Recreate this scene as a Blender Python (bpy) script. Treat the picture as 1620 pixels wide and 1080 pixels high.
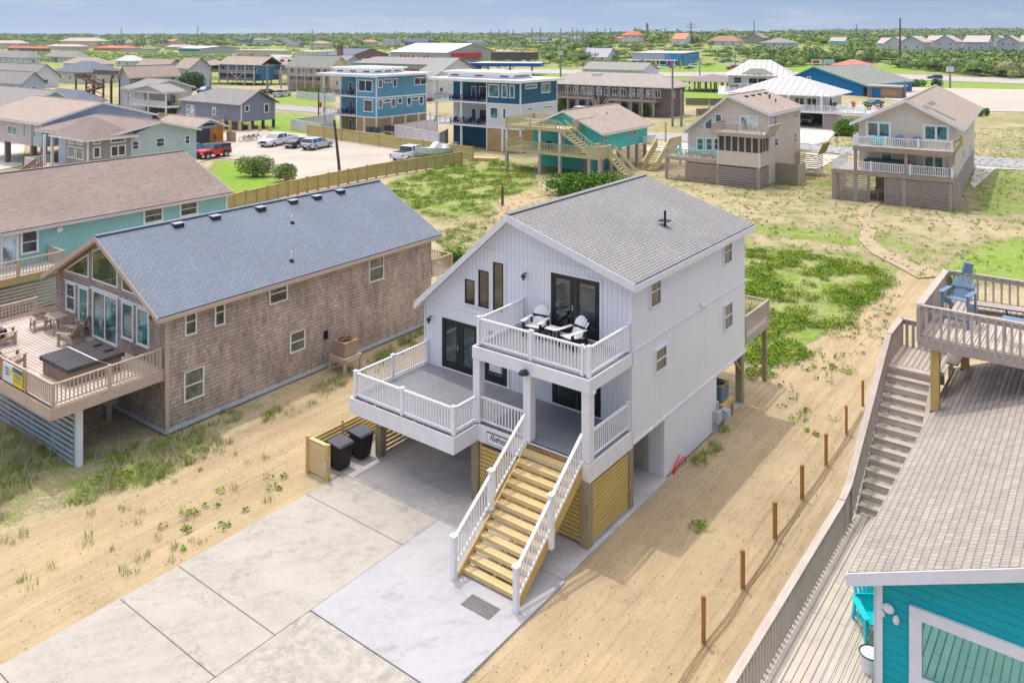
import bpy, math, random
import numpy as np
from mathutils import Vector, Matrix, noise
for o in list(bpy.data.objects): bpy.data.objects.remove(o)
SC=bpy.context.scene; COL=SC.collection; R=math.radians
random.seed(7); rng=np.random.default_rng(7)
# ---------------------------------------------------------------- camera, sky, sun
F=1285.; CX=810.; HY=58.; H=14.3          # photo focal length (px), principal column, horizon row, eye height (m)
cd=bpy.data.cameras.new('camera'); cam=bpy.data.objects.new('camera',cd); COL.objects.link(cam)
cam.location=(0,0,H); cam.rotation_euler=(R(90),0,0)
cd.sensor_width=36; cd.lens=36*F/1620; cd.shift_y=-(540-HY)/1620; cd.clip_end=20000; cd.clip_start=.5
SC.camera=cam
SHV=(.136,-.2595)                          # ground shadow of a 1 m post
elev=math.atan2(1,math.hypot(*SHV)); az=math.atan2(-SHV[0],-SHV[1])   # azimuth from +Y, clockwise towards +X
W=bpy.data.worlds.new('World'); SC.world=W; W.use_nodes=True
wn=W.node_tree.nodes; wl=W.node_tree.links
sky=wn.new('ShaderNodeTexSky'); sky.sky_type='NISHITA'; sky.sun_disc=False
sky.sun_elevation=elev; sky.sun_rotation=az; sky.altitude=10; sky.air_density=1.0; sky.dust_density=2.8; sky.ozone_density=1.9
tcw=wn.new('ShaderNodeTexCoord'); mpw=wn.new('ShaderNodeVectorMath'); mpw.operation='ADD'; mpw.inputs[1].default_value=(0,0,.2)   # look a little above the dusty horizon band
wl.new(tcw.outputs['Generated'],mpw.inputs[0]); wl.new(mpw.outputs[0],sky.inputs[0])
wn['Background'].inputs[1].default_value=.15
cn=wn.new('ShaderNodeTexNoise'); cm=wn.new('ShaderNodeMapping'); cm.inputs['Scale'].default_value=(3,3,26); wl.new(tcw.outputs['Generated'],cm.inputs[0]); wl.new(cm.outputs[0],cn.inputs['Vector']); cn.inputs['Scale'].default_value=2.2; cn.inputs['Detail'].default_value=7; cn.inputs['Roughness'].default_value=.6
cr=wn.new('ShaderNodeValToRGB'); cr.color_ramp.elements[0].position=.50; cr.color_ramp.elements[1].position=.74; cr.color_ramp.elements[1].color=(.55,.55,.55,1); wl.new(cn.outputs[0],cr.inputs[0])   # a few thin clouds
cx_=wn.new('ShaderNodeMix'); cx_.data_type='RGBA'; cx_.inputs[7].default_value=(5.2,5.5,5.9,1); wl.new(cr.outputs[0],cx_.inputs[0]); wl.new(sky.outputs[0],cx_.inputs[6]); sx_=wn.new('ShaderNodeSeparateXYZ'); wl.new(tcw.outputs['Generated'],sx_.inputs[0]); mr_=wn.new('ShaderNodeMapRange'); mr_.inputs[1].default_value=.05; mr_.inputs[2].default_value=.32; mr_.inputs[3].default_value=.80; mr_.inputs[4].default_value=1.42; wl.new(sx_.outputs[2],mr_.inputs[0])   # sky dimmed low down and boosted higher up to add fill light
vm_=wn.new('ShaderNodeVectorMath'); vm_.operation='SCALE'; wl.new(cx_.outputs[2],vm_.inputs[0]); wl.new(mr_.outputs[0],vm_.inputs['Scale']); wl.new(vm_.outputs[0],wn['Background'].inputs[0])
sl=bpy.data.lights.new('sun','SUN'); sl.energy=1.7; sl.angle=R(.5); sl.color=(1,.95,.87)
so=bpy.data.objects.new('sun',sl); COL.objects.link(so); so.location=(0,0,80)
so.rotation_euler=Vector((SHV[0],SHV[1],-1)).to_track_quat('-Z','Y').to_euler()
SC.view_settings.view_transform='Standard'; SC.view_settings.look='None'; SC.view_settings.exposure=.15
SC.cycles.max_bounces=6; SC.cycles.diffuse_bounces=4; SC.cycles.glossy_bounces=3; SC.cycles.transparent_max_bounces=6
# ---------------------------------------------------------------- pixel <-> world helpers (survey of the photo)
def G(u,v,z=0.):
    d=F*(H-z)/(v-HY); return ((u-CX)*d/F,d)
class Fr:
    """a building's frame: origin at its near ground corner, x along the facade, y to the back"""
    def __init__(s,u,v,ang,z=0):
        s.o=G(u,v,z); s.ang=R(ang); a=s.ang; s.ex=(math.cos(a),math.sin(a)); s.ey=(-math.sin(a),math.cos(a))
    def loc(s,p): dx,dy=p[0]-s.o[0],p[1]-s.o[1]; return (dx*s.ex[0]+dy*s.ex[1],dx*s.ey[0]+dy*s.ey[1])
    def z(s,u,v,z=0): return s.loc(G(u,v,z))
    def y(s,u,v,c=0):
        k=(u-CX)/F; bx,by=s.o[0]+c*s.ey[0],s.o[1]+c*s.ey[1]
        t=(k*by-bx)/(s.ex[0]-k*s.ex[1]); d=by+t*s.ex[1]; return t,H-(v-HY)*d/F
    def x(s,u,v,c=0):
        k=(u-CX)/F; bx,by=s.o[0]+c*s.ex[0],s.o[1]+c*s.ex[1]
        t=(k*by-bx)/(s.ey[0]-k*s.ey[1]); d=by+t*s.ey[1]; return t,H-(v-HY)*d/F
    def W(s,x,y,z=0): return (s.o[0]+x*s.ex[0]+y*s.ey[0],s.o[1]+x*s.ex[1]+y*s.ey[1],z)
# ---------------------------------------------------------------- scene graph helpers
def thing(name,label,cat,loc=(0,0,0),rz=0.,group=None,kind=None):
    o=bpy.data.objects.new(name,None); COL.objects.link(o); o.empty_display_size=.2
    o.location=loc if len(loc)==3 else (loc[0],loc[1],0); o.rotation_euler=(0,0,rz); tag(o,label,cat,group,kind); return o
def tag(o,label=None,cat=None,group=None,kind=None):
    if label: o['label']=label
    if cat: o['category']=cat
    if group: o['group']=group
    if kind: o['kind']=kind
    return o
def dup(o,loc,rz=None,label=None,parent=None,mats=None):
    c=o.copy(); COL.objects.link(c); c.parent=parent
    if parent is None:
        c.location=loc if len(loc)==3 else (loc[0],loc[1],0)
        if rz is not None: c.rotation_euler=(0,0,rz)
        if label: c['label']=label
    if mats and c.type=='MESH' and c.data.materials and c.data.materials[0].name in mats:
        c.data=c.data.copy(); c.data.materials[0]=mats[c.data.materials[0].name]
    for ch in [q for q in o.children]: dup(ch,None,parent=c,mats=mats)
    return c
class MB:
    def __init__(s): s.v=[];s.f=[]
    def add(s,vs,fs):
        n=len(s.v); s.v+= [tuple(p) for p in vs]; s.f+=[tuple(i+n for i in f) for f in fs]; return s
    def box(s,x0,x1,y0,y1,z0,z1):
        x0,x1=min(x0,x1),max(x0,x1);y0,y1=min(y0,y1),max(y0,y1);z0,z1=min(z0,z1),max(z0,z1)
        return s.add([(x0,y0,z0),(x1,y0,z0),(x1,y1,z0),(x0,y1,z0),(x0,y0,z1),(x1,y0,z1),(x1,y1,z1),(x0,y1,z1)],
          [(0,3,2,1),(4,5,6,7),(0,1,5,4),(1,2,6,5),(2,3,7,6),(3,0,4,7)])
    def beam(s,p,q,w,h,up=(0,0,1)):
        p=Vector(p);q=Vector(q);d=(q-p).normalized();u=Vector(up)
        a=d.cross(u)
        if a.length<1e-4: a=d.cross(Vector((0,1,0)))
        a.normalize(); b=a.cross(d).normalized(); a=a*w/2;b=b*h/2
        return s.add([p-a-b,p+a-b,p+a+b,p-a+b,q-a-b,q+a-b,q+a+b,q-a+b],[(0,1,2,3),(7,6,5,4),(0,4,5,1),(1,5,6,2),(2,6,7,3),(3,7,4,0)])
    def cyl(s,p,q,r0,r1=None,n=10):
        r1=r0 if r1 is None else r1; p=Vector(p);q=Vector(q);d=(q-p).normalized()
        a=d.cross(Vector((0,0,1)))
        if a.length<1e-4: a=Vector((1,0,0))
        a.normalize(); b=d.cross(a); vs=[]
        for c,r in ((p,r0),(q,r1)):
            for i in range(n): t=2*math.pi*i/n; vs.append(c+a*r*math.cos(t)+b*r*math.sin(t))
        return s.add(vs,[(i,(i+1)%n,n+(i+1)%n,n+i) for i in range(n)]+[tuple(range(n-1,-1,-1)),tuple(range(n,2*n))])
    def tube(s,pts,r,n=8):
        for a,b in zip(pts,pts[1:]): s.cyl(a,b,r,r,n)
        return s
    def prism(s,pts,axis,a,b):
        """extrude a polygon: axis 'y': pts=(x,z) ; 'x': pts=(y,z) ; 'z': pts=(x,y)"""
        f={'y':lambda p,t:(p[0],t,p[1]),'x':lambda p,t:(t,p[0],p[1]),'z':lambda p,t:(p[0],p[1],t)}[axis]
        n=len(pts); vs=[f(p,a) for p in pts]+[f(p,b) for p in pts]
        return s.add(vs,[tuple(range(n)),tuple(range(2*n-1,n-1,-1))]+[(i,n+i,n+(i+1)%n,(i+1)%n) for i in range(n)])
    def ell(s,c,r,n=10,m=6):
        vs=[];fs=[]
        for j in range(m+1):
            t=math.pi*j/m
            for i in range(n): a=2*math.pi*i/n; vs.append((c[0]+r[0]*math.sin(t)*math.cos(a),c[1]+r[1]*math.sin(t)*math.sin(a),c[2]+r[2]*math.cos(t)))
        for j in range(m):
            for i in range(n): fs.append((j*n+i,(j+1)*n+i,(j+1)*n+(i+1)%n,j*n+(i+1)%n))
        return s.add(vs,fs)
    def build(s,name,mat,par=None,label=None,swap=False,smooth=False,bevel=0,uv=True,seg=2):
        me=bpy.data.meshes.new(name); me.from_pydata(s.v,[],s.f)
        import bmesh
        bm=bmesh.new(); bm.from_mesh(me); bmesh.ops.recalc_face_normals(bm,faces=bm.faces)
        if bevel: bmesh.ops.bevel(bm,geom=bm.edges[:],offset=bevel,segments=seg,affect='EDGES',profile=.6,clamp_overlap=True)
        if uv:
            L=bm.loops.layers.uv.new('UVMap')
            for f in bm.faces:
                n=f.normal
                if abs(n.z)>.999: t=Vector((1,0,0)); b=Vector((0,1,0))
                else:
                    t=Vector((0,0,1)).cross(n).normalized(); b=n.cross(t)
                if swap: t,b=b,t
                for l in f.loops: c=l.vert.co; l[L].uv=(c.dot(t),c.dot(b))
        bm.to_mesh(me); bm.free()
        if smooth: me.shade_smooth()
        me.materials.append(mat)
        o=bpy.data.objects.new(name,me); COL.objects.link(o); o.parent=par
        if label: o['label']=label
        return o
def npmesh(name,V,Fc,mat,par=None,smooth=False):
    """fast mesh from numpy arrays: all faces with the same corner count"""
    me=bpy.data.meshes.new(name); V=np.asarray(V,np.float32); Fc=np.asarray(Fc,np.int32); k=Fc.shape[1]
    me.vertices.add(len(V)); me.vertices.foreach_set('co',V.ravel())
    me.loops.add(Fc.size); me.loops.foreach_set('vertex_index',Fc.ravel())
    me.polygons.add(len(Fc)); me.polygons.foreach_set('loop_start',np.arange(0,Fc.size,k,dtype=np.int32))
    me.update(calc_edges=True); me.validate()
    if smooth: me.shade_smooth()
    me.materials.append(mat); o=bpy.data.objects.new(name,me); COL.objects.link(o); o.parent=par; return o
# ---------------------------------------------------------------- materials
class NT:
    def __init__(s,name):
        s.m=bpy.data.materials.new(name); s.m.use_nodes=True; s.t=s.m.node_tree; s.b=s.t.nodes['Principled BSDF']; s.b.inputs['Specular IOR Level'].default_value=.3
    def n(s,ty,_props=None,**k):
        nd=s.t.nodes.new('ShaderNode'+ty)
        for a,b in (_props or {}).items(): setattr(nd,a,b)
        for a,b in k.items():
            key=a.replace('_',' ')
            sock=nd.inputs[int(a[1:])] if (a[0]=='i' and a[1:].isdigit()) else nd.inputs[key]
            if isinstance(b,bpy.types.NodeSocket): s.t.links.new(b,sock)
            else: sock.default_value=b
        return nd
    def co(s,obj=False,scale=(1,1,1),rot=(0,0,0)):
        tc=s.n('TexCoord'); o=tc.outputs['Object' if obj else 'UV']
        return s.n('Mapping',Vector=o,Scale=scale,Rotation=rot).outputs[0]
    def along(s,k):   # object coordinates turned so that y runs along the driveway, then stretched by k
        return s.n('Mapping',Vector=s.n('Mapping',Vector=s.n('TexCoord').outputs['Object'],Rotation=(0,0,R(37))).outputs[0],Scale=(1,k,1)).outputs[0]
    def noise(s,vec,scale,detail=4,rough=.55,dist=0): return s.n('TexNoise',Vector=vec,Scale=scale,Detail=detail,Roughness=rough,Distortion=dist).outputs[0]
    def mix(s,f,a,b,mode='MIX'):
        nd=s.t.nodes.new('ShaderNodeMix'); nd.data_type='RGBA'; nd.blend_type=mode
        for sock,val in ((nd.inputs[0],f),(nd.inputs[6],a),(nd.inputs[7],b)):
            if isinstance(val,bpy.types.NodeSocket): s.t.links.new(val,sock)
            else: sock.default_value=val if not isinstance(val,tuple) or len(val)==4 else (*val,1)
        return nd.outputs[2]
    def ramp(s,f,stops):
        nd=s.n('ValToRGB',Fac=f); e=nd.color_ramp.elements
        while len(e)<len(stops): e.new(.5)
        for q,(p,c) in zip(e,stops): q.position=p; q.color=(c,c,c,1) if not isinstance(c,tuple) else (*c,1)
        return nd.outputs[0]
    def math(s,op,a,b=0.):
        return s.n('Math',{'operation':op},i0=a,i1=b).outputs[0]
    def bump(s,h,st=.3,dist=.02): s.t.links.new(s.n('Bump',Height=h,Strength=st,Distance=dist).outputs[0],s.b.inputs['Normal'])
    def col(s,c):
        if isinstance(c,bpy.types.NodeSocket): s.t.links.new(c,s.b.inputs['Base Color'])
        else: s.b.inputs['Base Color'].default_value=(*c,1)
    def rough(s,r):
        if isinstance(r,bpy.types.NodeSocket): s.t.links.new(r,s.b.inputs['Roughness'])
        else: s.b.inputs['Roughness'].default_value=r
def sc3(c,k): return tuple(min(1,x*k) for x in c)
_mc={}
def paint(name,c,rough=.6,var=.12,scale=3.,bump=0,spec=.3):
    """painted or plain surface with soft wear"""
    if name in _mc: return _mc[name]
    n=NT(name); v=n.co(True); a=n.noise(v,scale,5); b=n.noise(v,scale*9,3)
    f=n.ramp(n.math('ADD',n.math('MULTIPLY',a,.7),n.math('MULTIPLY',b,.3)),[(.35,0.),(.68,1.)])
    n.col(n.mix(f,sc3(c,1-var),sc3(c,1+var*.4))); n.rough(rough); n.b.inputs['Specular IOR Level'].default_value=spec
    if bump: n.bump(b,bump,.01)
    _mc[name]=n.m; return n.m
def brick(name,c1,c2,mortar,bw,bh,ms=.01,rough=.85,var=.2,bump=.4,offset=.5,c3=None,bias=0.,scale=.7,smooth=.1,freq=2,warp=0.,row=0.):
    """rows of tabs, shakes, boards or siding laps, in metres of surface"""
    if name in _mc: return _mc[name]
    n=NT(name); v=n.co()
    if warp: v=n.n('VectorMath',{'operation':'ADD'},i0=v,i1=n.n('VectorMath',{'operation':'SCALE'},i0=n.n('TexNoise',Vector=v,Scale=3.1,Detail=2.).outputs[1],Scale=warp).outputs[0]).outputs[0]
    br=n.n('TexBrick',{'offset':offset,'offset_frequency':freq,'squash':.68 if warp else 1.,'squash_frequency':3},Vector=v,Color1=(*c1,1),Color2=(*c2,1),Mortar=(*mortar,1),Scale=1.,Mortar_Size=ms,Mortar_Smooth=smooth,Bias=bias,Brick_Width=bw,Row_Height=bh)
    c=br.outputs['Color']
    if c3:
        v2=n.n('Mapping',Vector=v,Location=(bw*7.,bh*24.,0)).outputs[0]
        b2=n.n('TexBrick',{'offset':offset,'offset_frequency':freq,'squash':.68 if warp else 1.,'squash_frequency':3},Vector=v2,Color1=(0,0,0,1),Color2=(1,1,1,1),Mortar=(0,0,0,1),Scale=1.,Mortar_Size=ms,Brick_Width=bw,Row_Height=bh)
        c=n.mix(n.math('MULTIPLY',b2.outputs['Color'],.8),c,n.mix(br.outputs['Fac'],c3,mortar))
    a=n.noise(v,scale,6,.6); g=n.noise(v,scale*30,3)
    f=n.math('ADD',n.math('MULTIPLY',a,.65),n.math('MULTIPLY',g,.35)); f=n.ramp(f,[(.3,1-var),(.7,1+var*.5)])
    c=n.mix(1.,c,f,'MULTIPLY')
    if row:   # shadow line at the butt edge of every course, painted into the colour
        rl=n.ramp(n.math('FRACT',n.math('DIVIDE',n.n('SeparateXYZ',Vector=v).outputs[1],bh)),[(.0,1-row),(.10,1-row),(.24,1.)]); c=n.mix(1.,c,rl,'MULTIPLY')
    st=n.ramp(n.noise(n.co(scale=(1.6,.5,1)),1.3,5,.65),[(.36,.74),(.62,1.06)]) if row>.33 else None   # weathered patches on shakes
    if st: c=n.mix(1.,c,st,'MULTIPLY')
    n.col(c); n.rough(rough)
    h=n.math('ADD',n.math('MULTIPLY',br.outputs['Fac'],-1.),n.math('MULTIPLY',g,.4)); n.bump(h,bump,.015)
    _mc[name]=n.m; return n.m
def lap(name,c,row=.12,var=.1,rough=.55):      # horizontal lap siding
    return brick(name,c,sc3(c,.96),sc3(c,.62),3.7,row,.008,rough,var,.35,scale=.5)
def batten(name,c,step=.14,var=.07):       # vertical board siding
    if name in _mc: return _mc[name]
    n=NT(name); v=n.co(); x=n.n('SeparateXYZ',Vector=v).outputs[0]
    fr=n.math('FRACT',n.math('DIVIDE',x,step)); d=n.math('ABSOLUTE',n.math('SUBTRACT',fr,.5))
    g=n.ramp(d,[(.43,0.),(.475,1.)]); a=n.noise(v,.8,5); b=n.noise(n.co(scale=(6,.4,1)),3,4)
    base=n.mix(n.ramp(n.math('ADD',n.math('MULTIPLY',a,.5),n.math('MULTIPLY',b,.5)),[(.3,0.),(.7,1.)]),sc3(c,1-var),c)
    n.col(n.mix(g,base,sc3(c,.70))); n.rough(.5); n.bump(n.math('MULTIPLY',g,-1.),.5,.012); _mc[name]=n.m; return n.m
def wood(name,c,c2,rough=.75,scale=1.,vert=False):
    if name in _mc: return _mc[name]
    n=NT(name); v=n.co(scale=(1.2,14,1) if not vert else (14,1.2,1)); a=n.noise(v,1.6*scale,6,.6,.6); v2=n.co(True); b=n.noise(v2,1.3,3); g=n.noise(v2,11.,2)
    f=n.ramp(n.math('ADD',n.math('MULTIPLY',a,.5),n.math('ADD',n.math('MULTIPLY',b,.3),n.math('MULTIPLY',g,.2))),[(.33,0.),(.66,1.)])
    n.col(n.mix(f,c2,c)); n.rough(rough); n.bump(a,.15,.005); _mc[name]=n.m; return n.m
def planks(name,c1,c2,gap,width=.115,length=3.2,var=.25,c3=None): return brick(name,c1,c2,gap,length,width,.006,.75,var,.35,offset=.37,c3=c3,scale=1.6)
def glass(name,c=(.02,.035,.04),rough=.04,var=True):
    if name in _mc: return _mc[name]
    n=NT(name)
    if var:
        v=n.co(True); a=n.noise(v,1.1,3); n.col(n.mix(n.ramp(a,[(.42,0.),(.6,1.)]),sc3(c,.5),sc3(c,2.2)))
    else: n.col(c)
    n.rough(rough); n.b.inputs['Specular IOR Level'].default_value=.9; n.b.inputs['IOR'].default_value=1.6; _mc[name]=n.m; return n.m
WHITE=paint('white_trim',(.78,.78,.78),.45,.06); VINYL=paint('white_vinyl',(.84,.84,.84),.35,.04)
BLACK=paint('black_frame',(.012,.014,.016),.35,.2,spec=.5); GLASS=glass('window_glass'); GLASST=glass('teal_tinted_glass',(.03,.12,.12)); GLASSB=glass('bronze_glass',(.05,.045,.035))
SIDING=batten('white_board_siding',(.83,.83,.84),.17); WTRIM=paint('warm_white_fascia',(.80,.78,.78),.5,.08)
YWOOD=wood('new_yellow_lumber',(.68,.50,.18),(.50,.33,.10)); YWOOD2=wood('bright_tread_lumber',(.72,.57,.30),(.56,.41,.18)); PTPOST=wood('treated_post',(.42,.35,.22),(.22,.17,.10),vert=True)
GRAYW=wood('weathered_lumber',(.52,.44,.37),(.34,.28,.235)); GRAYWV=wood('weathered_upright',(.56,.48,.41),(.38,.32,.265),vert=True)
TANW=wood('tan_rail_lumber',(.60,.48,.36),(.45,.35,.26)); OLIVEW=wood('olive_fence_lumber',(.46,.38,.17),(.33,.25,.09))
STEEL=paint('galvanised_metal',(.45,.46,.47),.4,.15); DKMETAL=paint('dark_metal',(.03,.035,.04),.4,.2)
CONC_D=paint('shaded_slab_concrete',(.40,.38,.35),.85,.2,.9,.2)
# ---------------------------------------------------------------- building bits
def pb(mb,pl,c,s0,s1,z0,z1,o0,o1):
    """box on a wall: plane 'y' faces -y, 'x' faces +x, 'Y' faces +y, 'X' faces -x"""
    if pl=='y': mb.box(s0,s1,c-o1,c-o0,z0,z1)
    elif pl=='x': mb.box(c+o0,c+o1,s0,s1,z0,z1)
    elif pl=='Y': mb.box(s0,s1,c+o0,c+o1,z0,z1)
    else: mb.box(c-o1,c-o0,s0,s1,z0,z1)
def win(par,pl,c,s0,s1,z0,z1,fm=None,gm=None,t=.07,bars='h',name='window',lab=None,d=.05,sash=None):
    s0,s1=min(s0,s1),max(s0,s1); fm=fm or WHITE; gm=gm or GLASS; m=MB()
    pb(m,pl,c,s0,s1,z1-t,z1,0,d); pb(m,pl,c,s0,s1,z0,z0+t,0,d+.012); pb(m,pl,c,s0,s0+t,z0+t,z1-t,0,d); pb(m,pl,c,s1-t,s1,z0+t,z1-t,0,d)
    zm=(z0+z1)/2; sm=(s0+s1)/2
    if bars=='h': pb(m,pl,c,s0+t,s1-t,zm-.022,zm+.022,0,d*.75)
    if bars=='v': pb(m,pl,c,sm-t*.45,sm+t*.45,z0+t,z1-t,0,d*.8)
    f=m.build(name,fm,par,lab); g=MB(); pb(g,pl,c,s0+t,s1-t,z0+t,z1-t,0,.012); g.build('pane',gm,f); return f
def pwin(par,fr,pl,c,u0,u1,v0,v1,**k):
    """window measured on the photo: left/right columns, top and bottom rows at the left edge"""
    fn=fr.y if pl=='y' else fr.x
    a,z1=fn(u0,v0,c); _,z0=fn(u0,v1,c); b,_=fn(u1,v0,c)
    return win(par,pl,c,a,b,z0,z1,**k)
def rail(par,pts,h=.82,mat=None,post=1.8,bal=.115,bw=.03,pw=.1,capw=.07,posts=True,first=True,last=True,cap=True,name='railing',bot=.09):
    """posts, top rail, bottom rail and balusters along a 3-D polyline"""
    mat=mat or VINYL
    for i,(p,q) in enumerate(zip(pts,pts[1:])):
        p=Vector(p);q=Vector(q);d=q-p; L=math.hypot(d.x,d.y); m=MB(); up=Vector((0,0,1))
        m.beam(p+up*(h-.03),q+up*(h-.03),capw,.05); m.beam(p+up*bot,q+up*bot,.04,.05)
        n=max(1,int(L/bal))
        for k in range(1,n): c=p+d*(k/n); m.box(c.x-bw/2,c.x+bw/2,c.y-bw/2,c.y+bw/2,c.z+bot,c.z+h-.04)
        m.build(name,mat,par)
        if posts:
            k=max(1,round(L/post))
            for j in range(k+1):
                if j==0 and (i>0 or not first): continue
                if j==k and not last and i==len(pts)-2: continue
                c=p+d*(j/k); w=pw/2; m=MB(); m.box(c.x-w,c.x+w,c.y-w,c.y+w,c.z-.01,c.z+h+.02)
                if cap: m.box(c.x-w-.018,c.x+w+.018,c.y-w-.018,c.y+w+.018,c.z+h+.02,c.z+h+.05); m.box(c.x-w*.6,c.x+w*.6,c.y-w*.6,c.y+w*.6,c.z+h+.05,c.z+h+.07)
                m.build('rail_post',mat,par)
def slab(m,p,t):
    """thick sheet under a planar polygon"""
    a,b,c=[Vector(q) for q in p[:3]]; n=(b-a).cross(c-a).normalized()
    if n.z<0: n=-n
    k=len(p); m.add([Vector(q) for q in p]+[Vector(q)-n*t for q in p],[tuple(range(k)),tuple(range(2*k-1,k-1,-1))]+[(i,k+i,k+(i+1)%k,(i+1)%k) for i in range(k)])
def groof(par,x0,x1,y0,y1,ze0,ze1,xr,zr,axis,mat,oh=.3,gh=.3,t=.12,trim=None,ft=.16):
    """gable roof. axis 'y': ridge along y at x=xr, eaves x0 (ze0) / x1 (ze1); axis 'x' swaps"""
    def q(a,b,z): return (a,b,z) if axis=='y' else (b,a,z)
    s0=(zr-ze0)/(xr-x0); s1=(zr-ze1)/(x1-xr)
    A=(x0-oh,ze0-s0*oh); B=(xr,zr); C=(x1+oh,ze1-s1*oh); a,b=y0-gh,y1+gh
    m=MB(); lift=.06
    for P,Q in ((A,B),(B,C)): slab(m,[q(P[0],a,P[1]+lift+t),q(Q[0],a,Q[1]+lift+t),q(Q[0],b,Q[1]+lift+t),q(P[0],b,P[1]+lift+t)],t*.45)
    r=m.build('roof',mat,par); w=.025
    cp=MB(); cp.beam(q(xr,a-.01,zr+lift+t+.008),q(xr,b+.01,zr+lift+t+.008),.26,.03); cp.build('ridge_cap',mat,r)
    if trim:
        m=MB()
        for yy0,yy1 in ((a-.03,a+.0),(b,b+.03)):
            for P,Q in ((A,B),(B,C)):
                pts=[(P[0],P[1]+lift+t*.4-ft),(Q[0],Q[1]+lift+t*.4-ft),(Q[0],Q[1]+lift+t*.9),(P[0],P[1]+lift+t*.9)]
                m.prism(pts,'y' if axis=='y' else 'x',yy0,yy1)
        for P,sg in ((A,-1),(C,1)):
            e0,e1=sorted((P[0]-.0*sg,P[0]+.03*sg)); zz=P[1]+lift+t*.45
            if axis=='y': m.box(e0,e1,a,b,zz-ft,zz)
            else: m.box(a,b,e0,e1,zz-ft,zz)
        # soffit under the sheet
        for P,Q in ((A,B),(B,C)): slab(m,[q(P[0],a,P[1]+lift+t*.45),q(Q[0],a,Q[1]+lift+t*.45),q(Q[0],b,Q[1]+lift+t*.45),q(P[0],b,P[1]+lift+t*.45)],.03)
        m.build('fascia',trim,par)
    return r
def gwalls(par,x0,x1,y0,y1,z0,ze0,ze1,xr,zr,axis,mat,name='wall'):
    pts=[(x0,z0),(x1,z0),(x1,ze1),(xr,zr),(x0,ze0)]
    m=MB(); m.prism(pts,'y' if axis=='y' else 'x',y0,y1); return m.build(name,mat,par)
def hiproof(par,x0,x1,y0,y1,ze,zr,mat,oh=.4,trim=None,run=None,t=.1,z_off=0):
    x0-=oh;x1+=oh;y0-=oh;y1+=oh; w=min(x1-x0,y1-y0)/2 if run is None else run; m=MB(); e=ze
    if x1-x0>=y1-y0: R0,R1=(x0+w,(y0+y1)/2,zr),(x1-w,(y0+y1)/2,zr)
    else: R0,R1=((x0+x1)/2,y0+w,zr),((x0+x1)/2,y1-w,zr)
    P=[(x0,y0,e),(x1,y0,e),(x1,y1,e),(x0,y1,e),(x0,y0,e+t),(x1,y0,e+t),(x1,y1,e+t),(x0,y1,e+t),(R0[0],R0[1],zr+t),(R1[0],R1[1],zr+t)]
    if x1-x0>=y1-y0: fs=[(4,5,9,8),(5,6,9),(6,7,8,9),(7,4,8)]
    else: fs=[(4,5,8),(5,6,9,8),(6,7,9),(7,4,8,9)]
    m.add(P,fs+[(0,3,2,1),(0,1,5,4),(1,2,6,5),(2,3,7,6),(3,0,4,7)]); r=m.build('roof',mat,par)
    if trim:
        m=MB(); b=.03
        m.box(x0-b,x1+b,y0-b,y0-.002,e-.06,e+t*.8);m.box(x0-b,x1+b,y1+.002,y1+b,e-.06,e+t*.8);m.box(x0-b,x0-.002,y0,y1,e-.06,e+t*.8);m.box(x1+.002,x1+b,y0,y1,e-.06,e+t*.8); m.build('fascia',trim,par)
    return r
def slats(m,pl,c,s0,s1,z0,z1,step=.13,h=.09,th=.03,o=0.):
    z=z0
    while z+h<=z1+.001: pb(m,pl,c,s0,s1,z,z+h,o,o+th); z+=step
def sconce(par,pl,c,s,z,mat=None):
    m=MB(); pb(m,pl,c,s-.09,s+.09,z-.11,z+.13,0,.02); l=m.build('wall_lamp',WHITE,par); m=MB()
    if pl=='y': m.tube([(s,c-.02,z+.06),(s,c-.12,z+.12),(s,c-.2,z+.06)],.018); m.cyl((s,c-.2,z+.1),(s,c-.2,z-.0),.03,.10,12)
    else: m.tube([(c+.02,s,z+.06),(c+.12,s,z+.12),(c+.2,s,z+.06)],.018); m.cyl((c+.2,s,z+.1),(c+.2,s,z),.03,.10,12)
    m.build('shade',mat or BLACK,l); m=MB(); p=(s,c-.2) if pl=='y' else (c+.2,s); m.cyl((*p,z),(*p,z-.11),.05,.04,10); m.build('bulb_cover',GLASSB,l); return l
# ---------------------------------------------------------------- ground
def elev_ground(X,Y):
    X=np.asarray(X,float);Y=np.asarray(Y,float)
    u=CX+F*X/np.maximum(Y,30.); A=np.interp(u,[-400,300,800,1150,1350,1620,2200],[7,7,9,13,15,21,24])
    s=np.clip((Y-620)/1100,0,1); s=s*s*(3-2*s)
    z=A*s*(1+.18*np.sin(X/140.)*np.cos(Y/170.))
    B=np.interp(u,[820,900,980,1260,1400,1620,2200],[0,5,9,9,5.8,5.8,5.8]); q=np.clip((Y-415)/110,0,1); q=q*q*(3-2*q); z=np.maximum(z,B*q)
    z+=-.05+.018*np.sin(X*1.3+.7*Y)*np.sin(Y*1.1)*np.clip((60-Y)/30,0,1)
    return z
def GT(u,v):
    z=0.
    for _ in range(12): x,y=G(u,max(v,HY+.6+(0 if z<H-2 else 0)),z); z=.5*z+.5*float(elev_ground(x,y))
    return x,y,float(elev_ground(x,y))
def inpoly(u,v,poly):
    ins=np.zeros(u.shape,bool); n=len(poly)
    for i in range(n):
        x0,y0=poly[i];x1,y1=poly[(i+1)%n]
        c=((y0>v)!=(y1>v))&(u<(x1-x0)*(v-y0)/((y1-y0)+1e-9)+x0); ins^=c
    return ins
rows=np.concatenate([np.linspace(-60,8,10),11*np.exp(np.linspace(0,math.log(8000/11.),430))]); cols=np.linspace(-1.15,1.15,330)
YY=np.repeat(rows[:,None],len(cols),1); XX=cols[None,:]*(np.abs(YY)+10)
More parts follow.
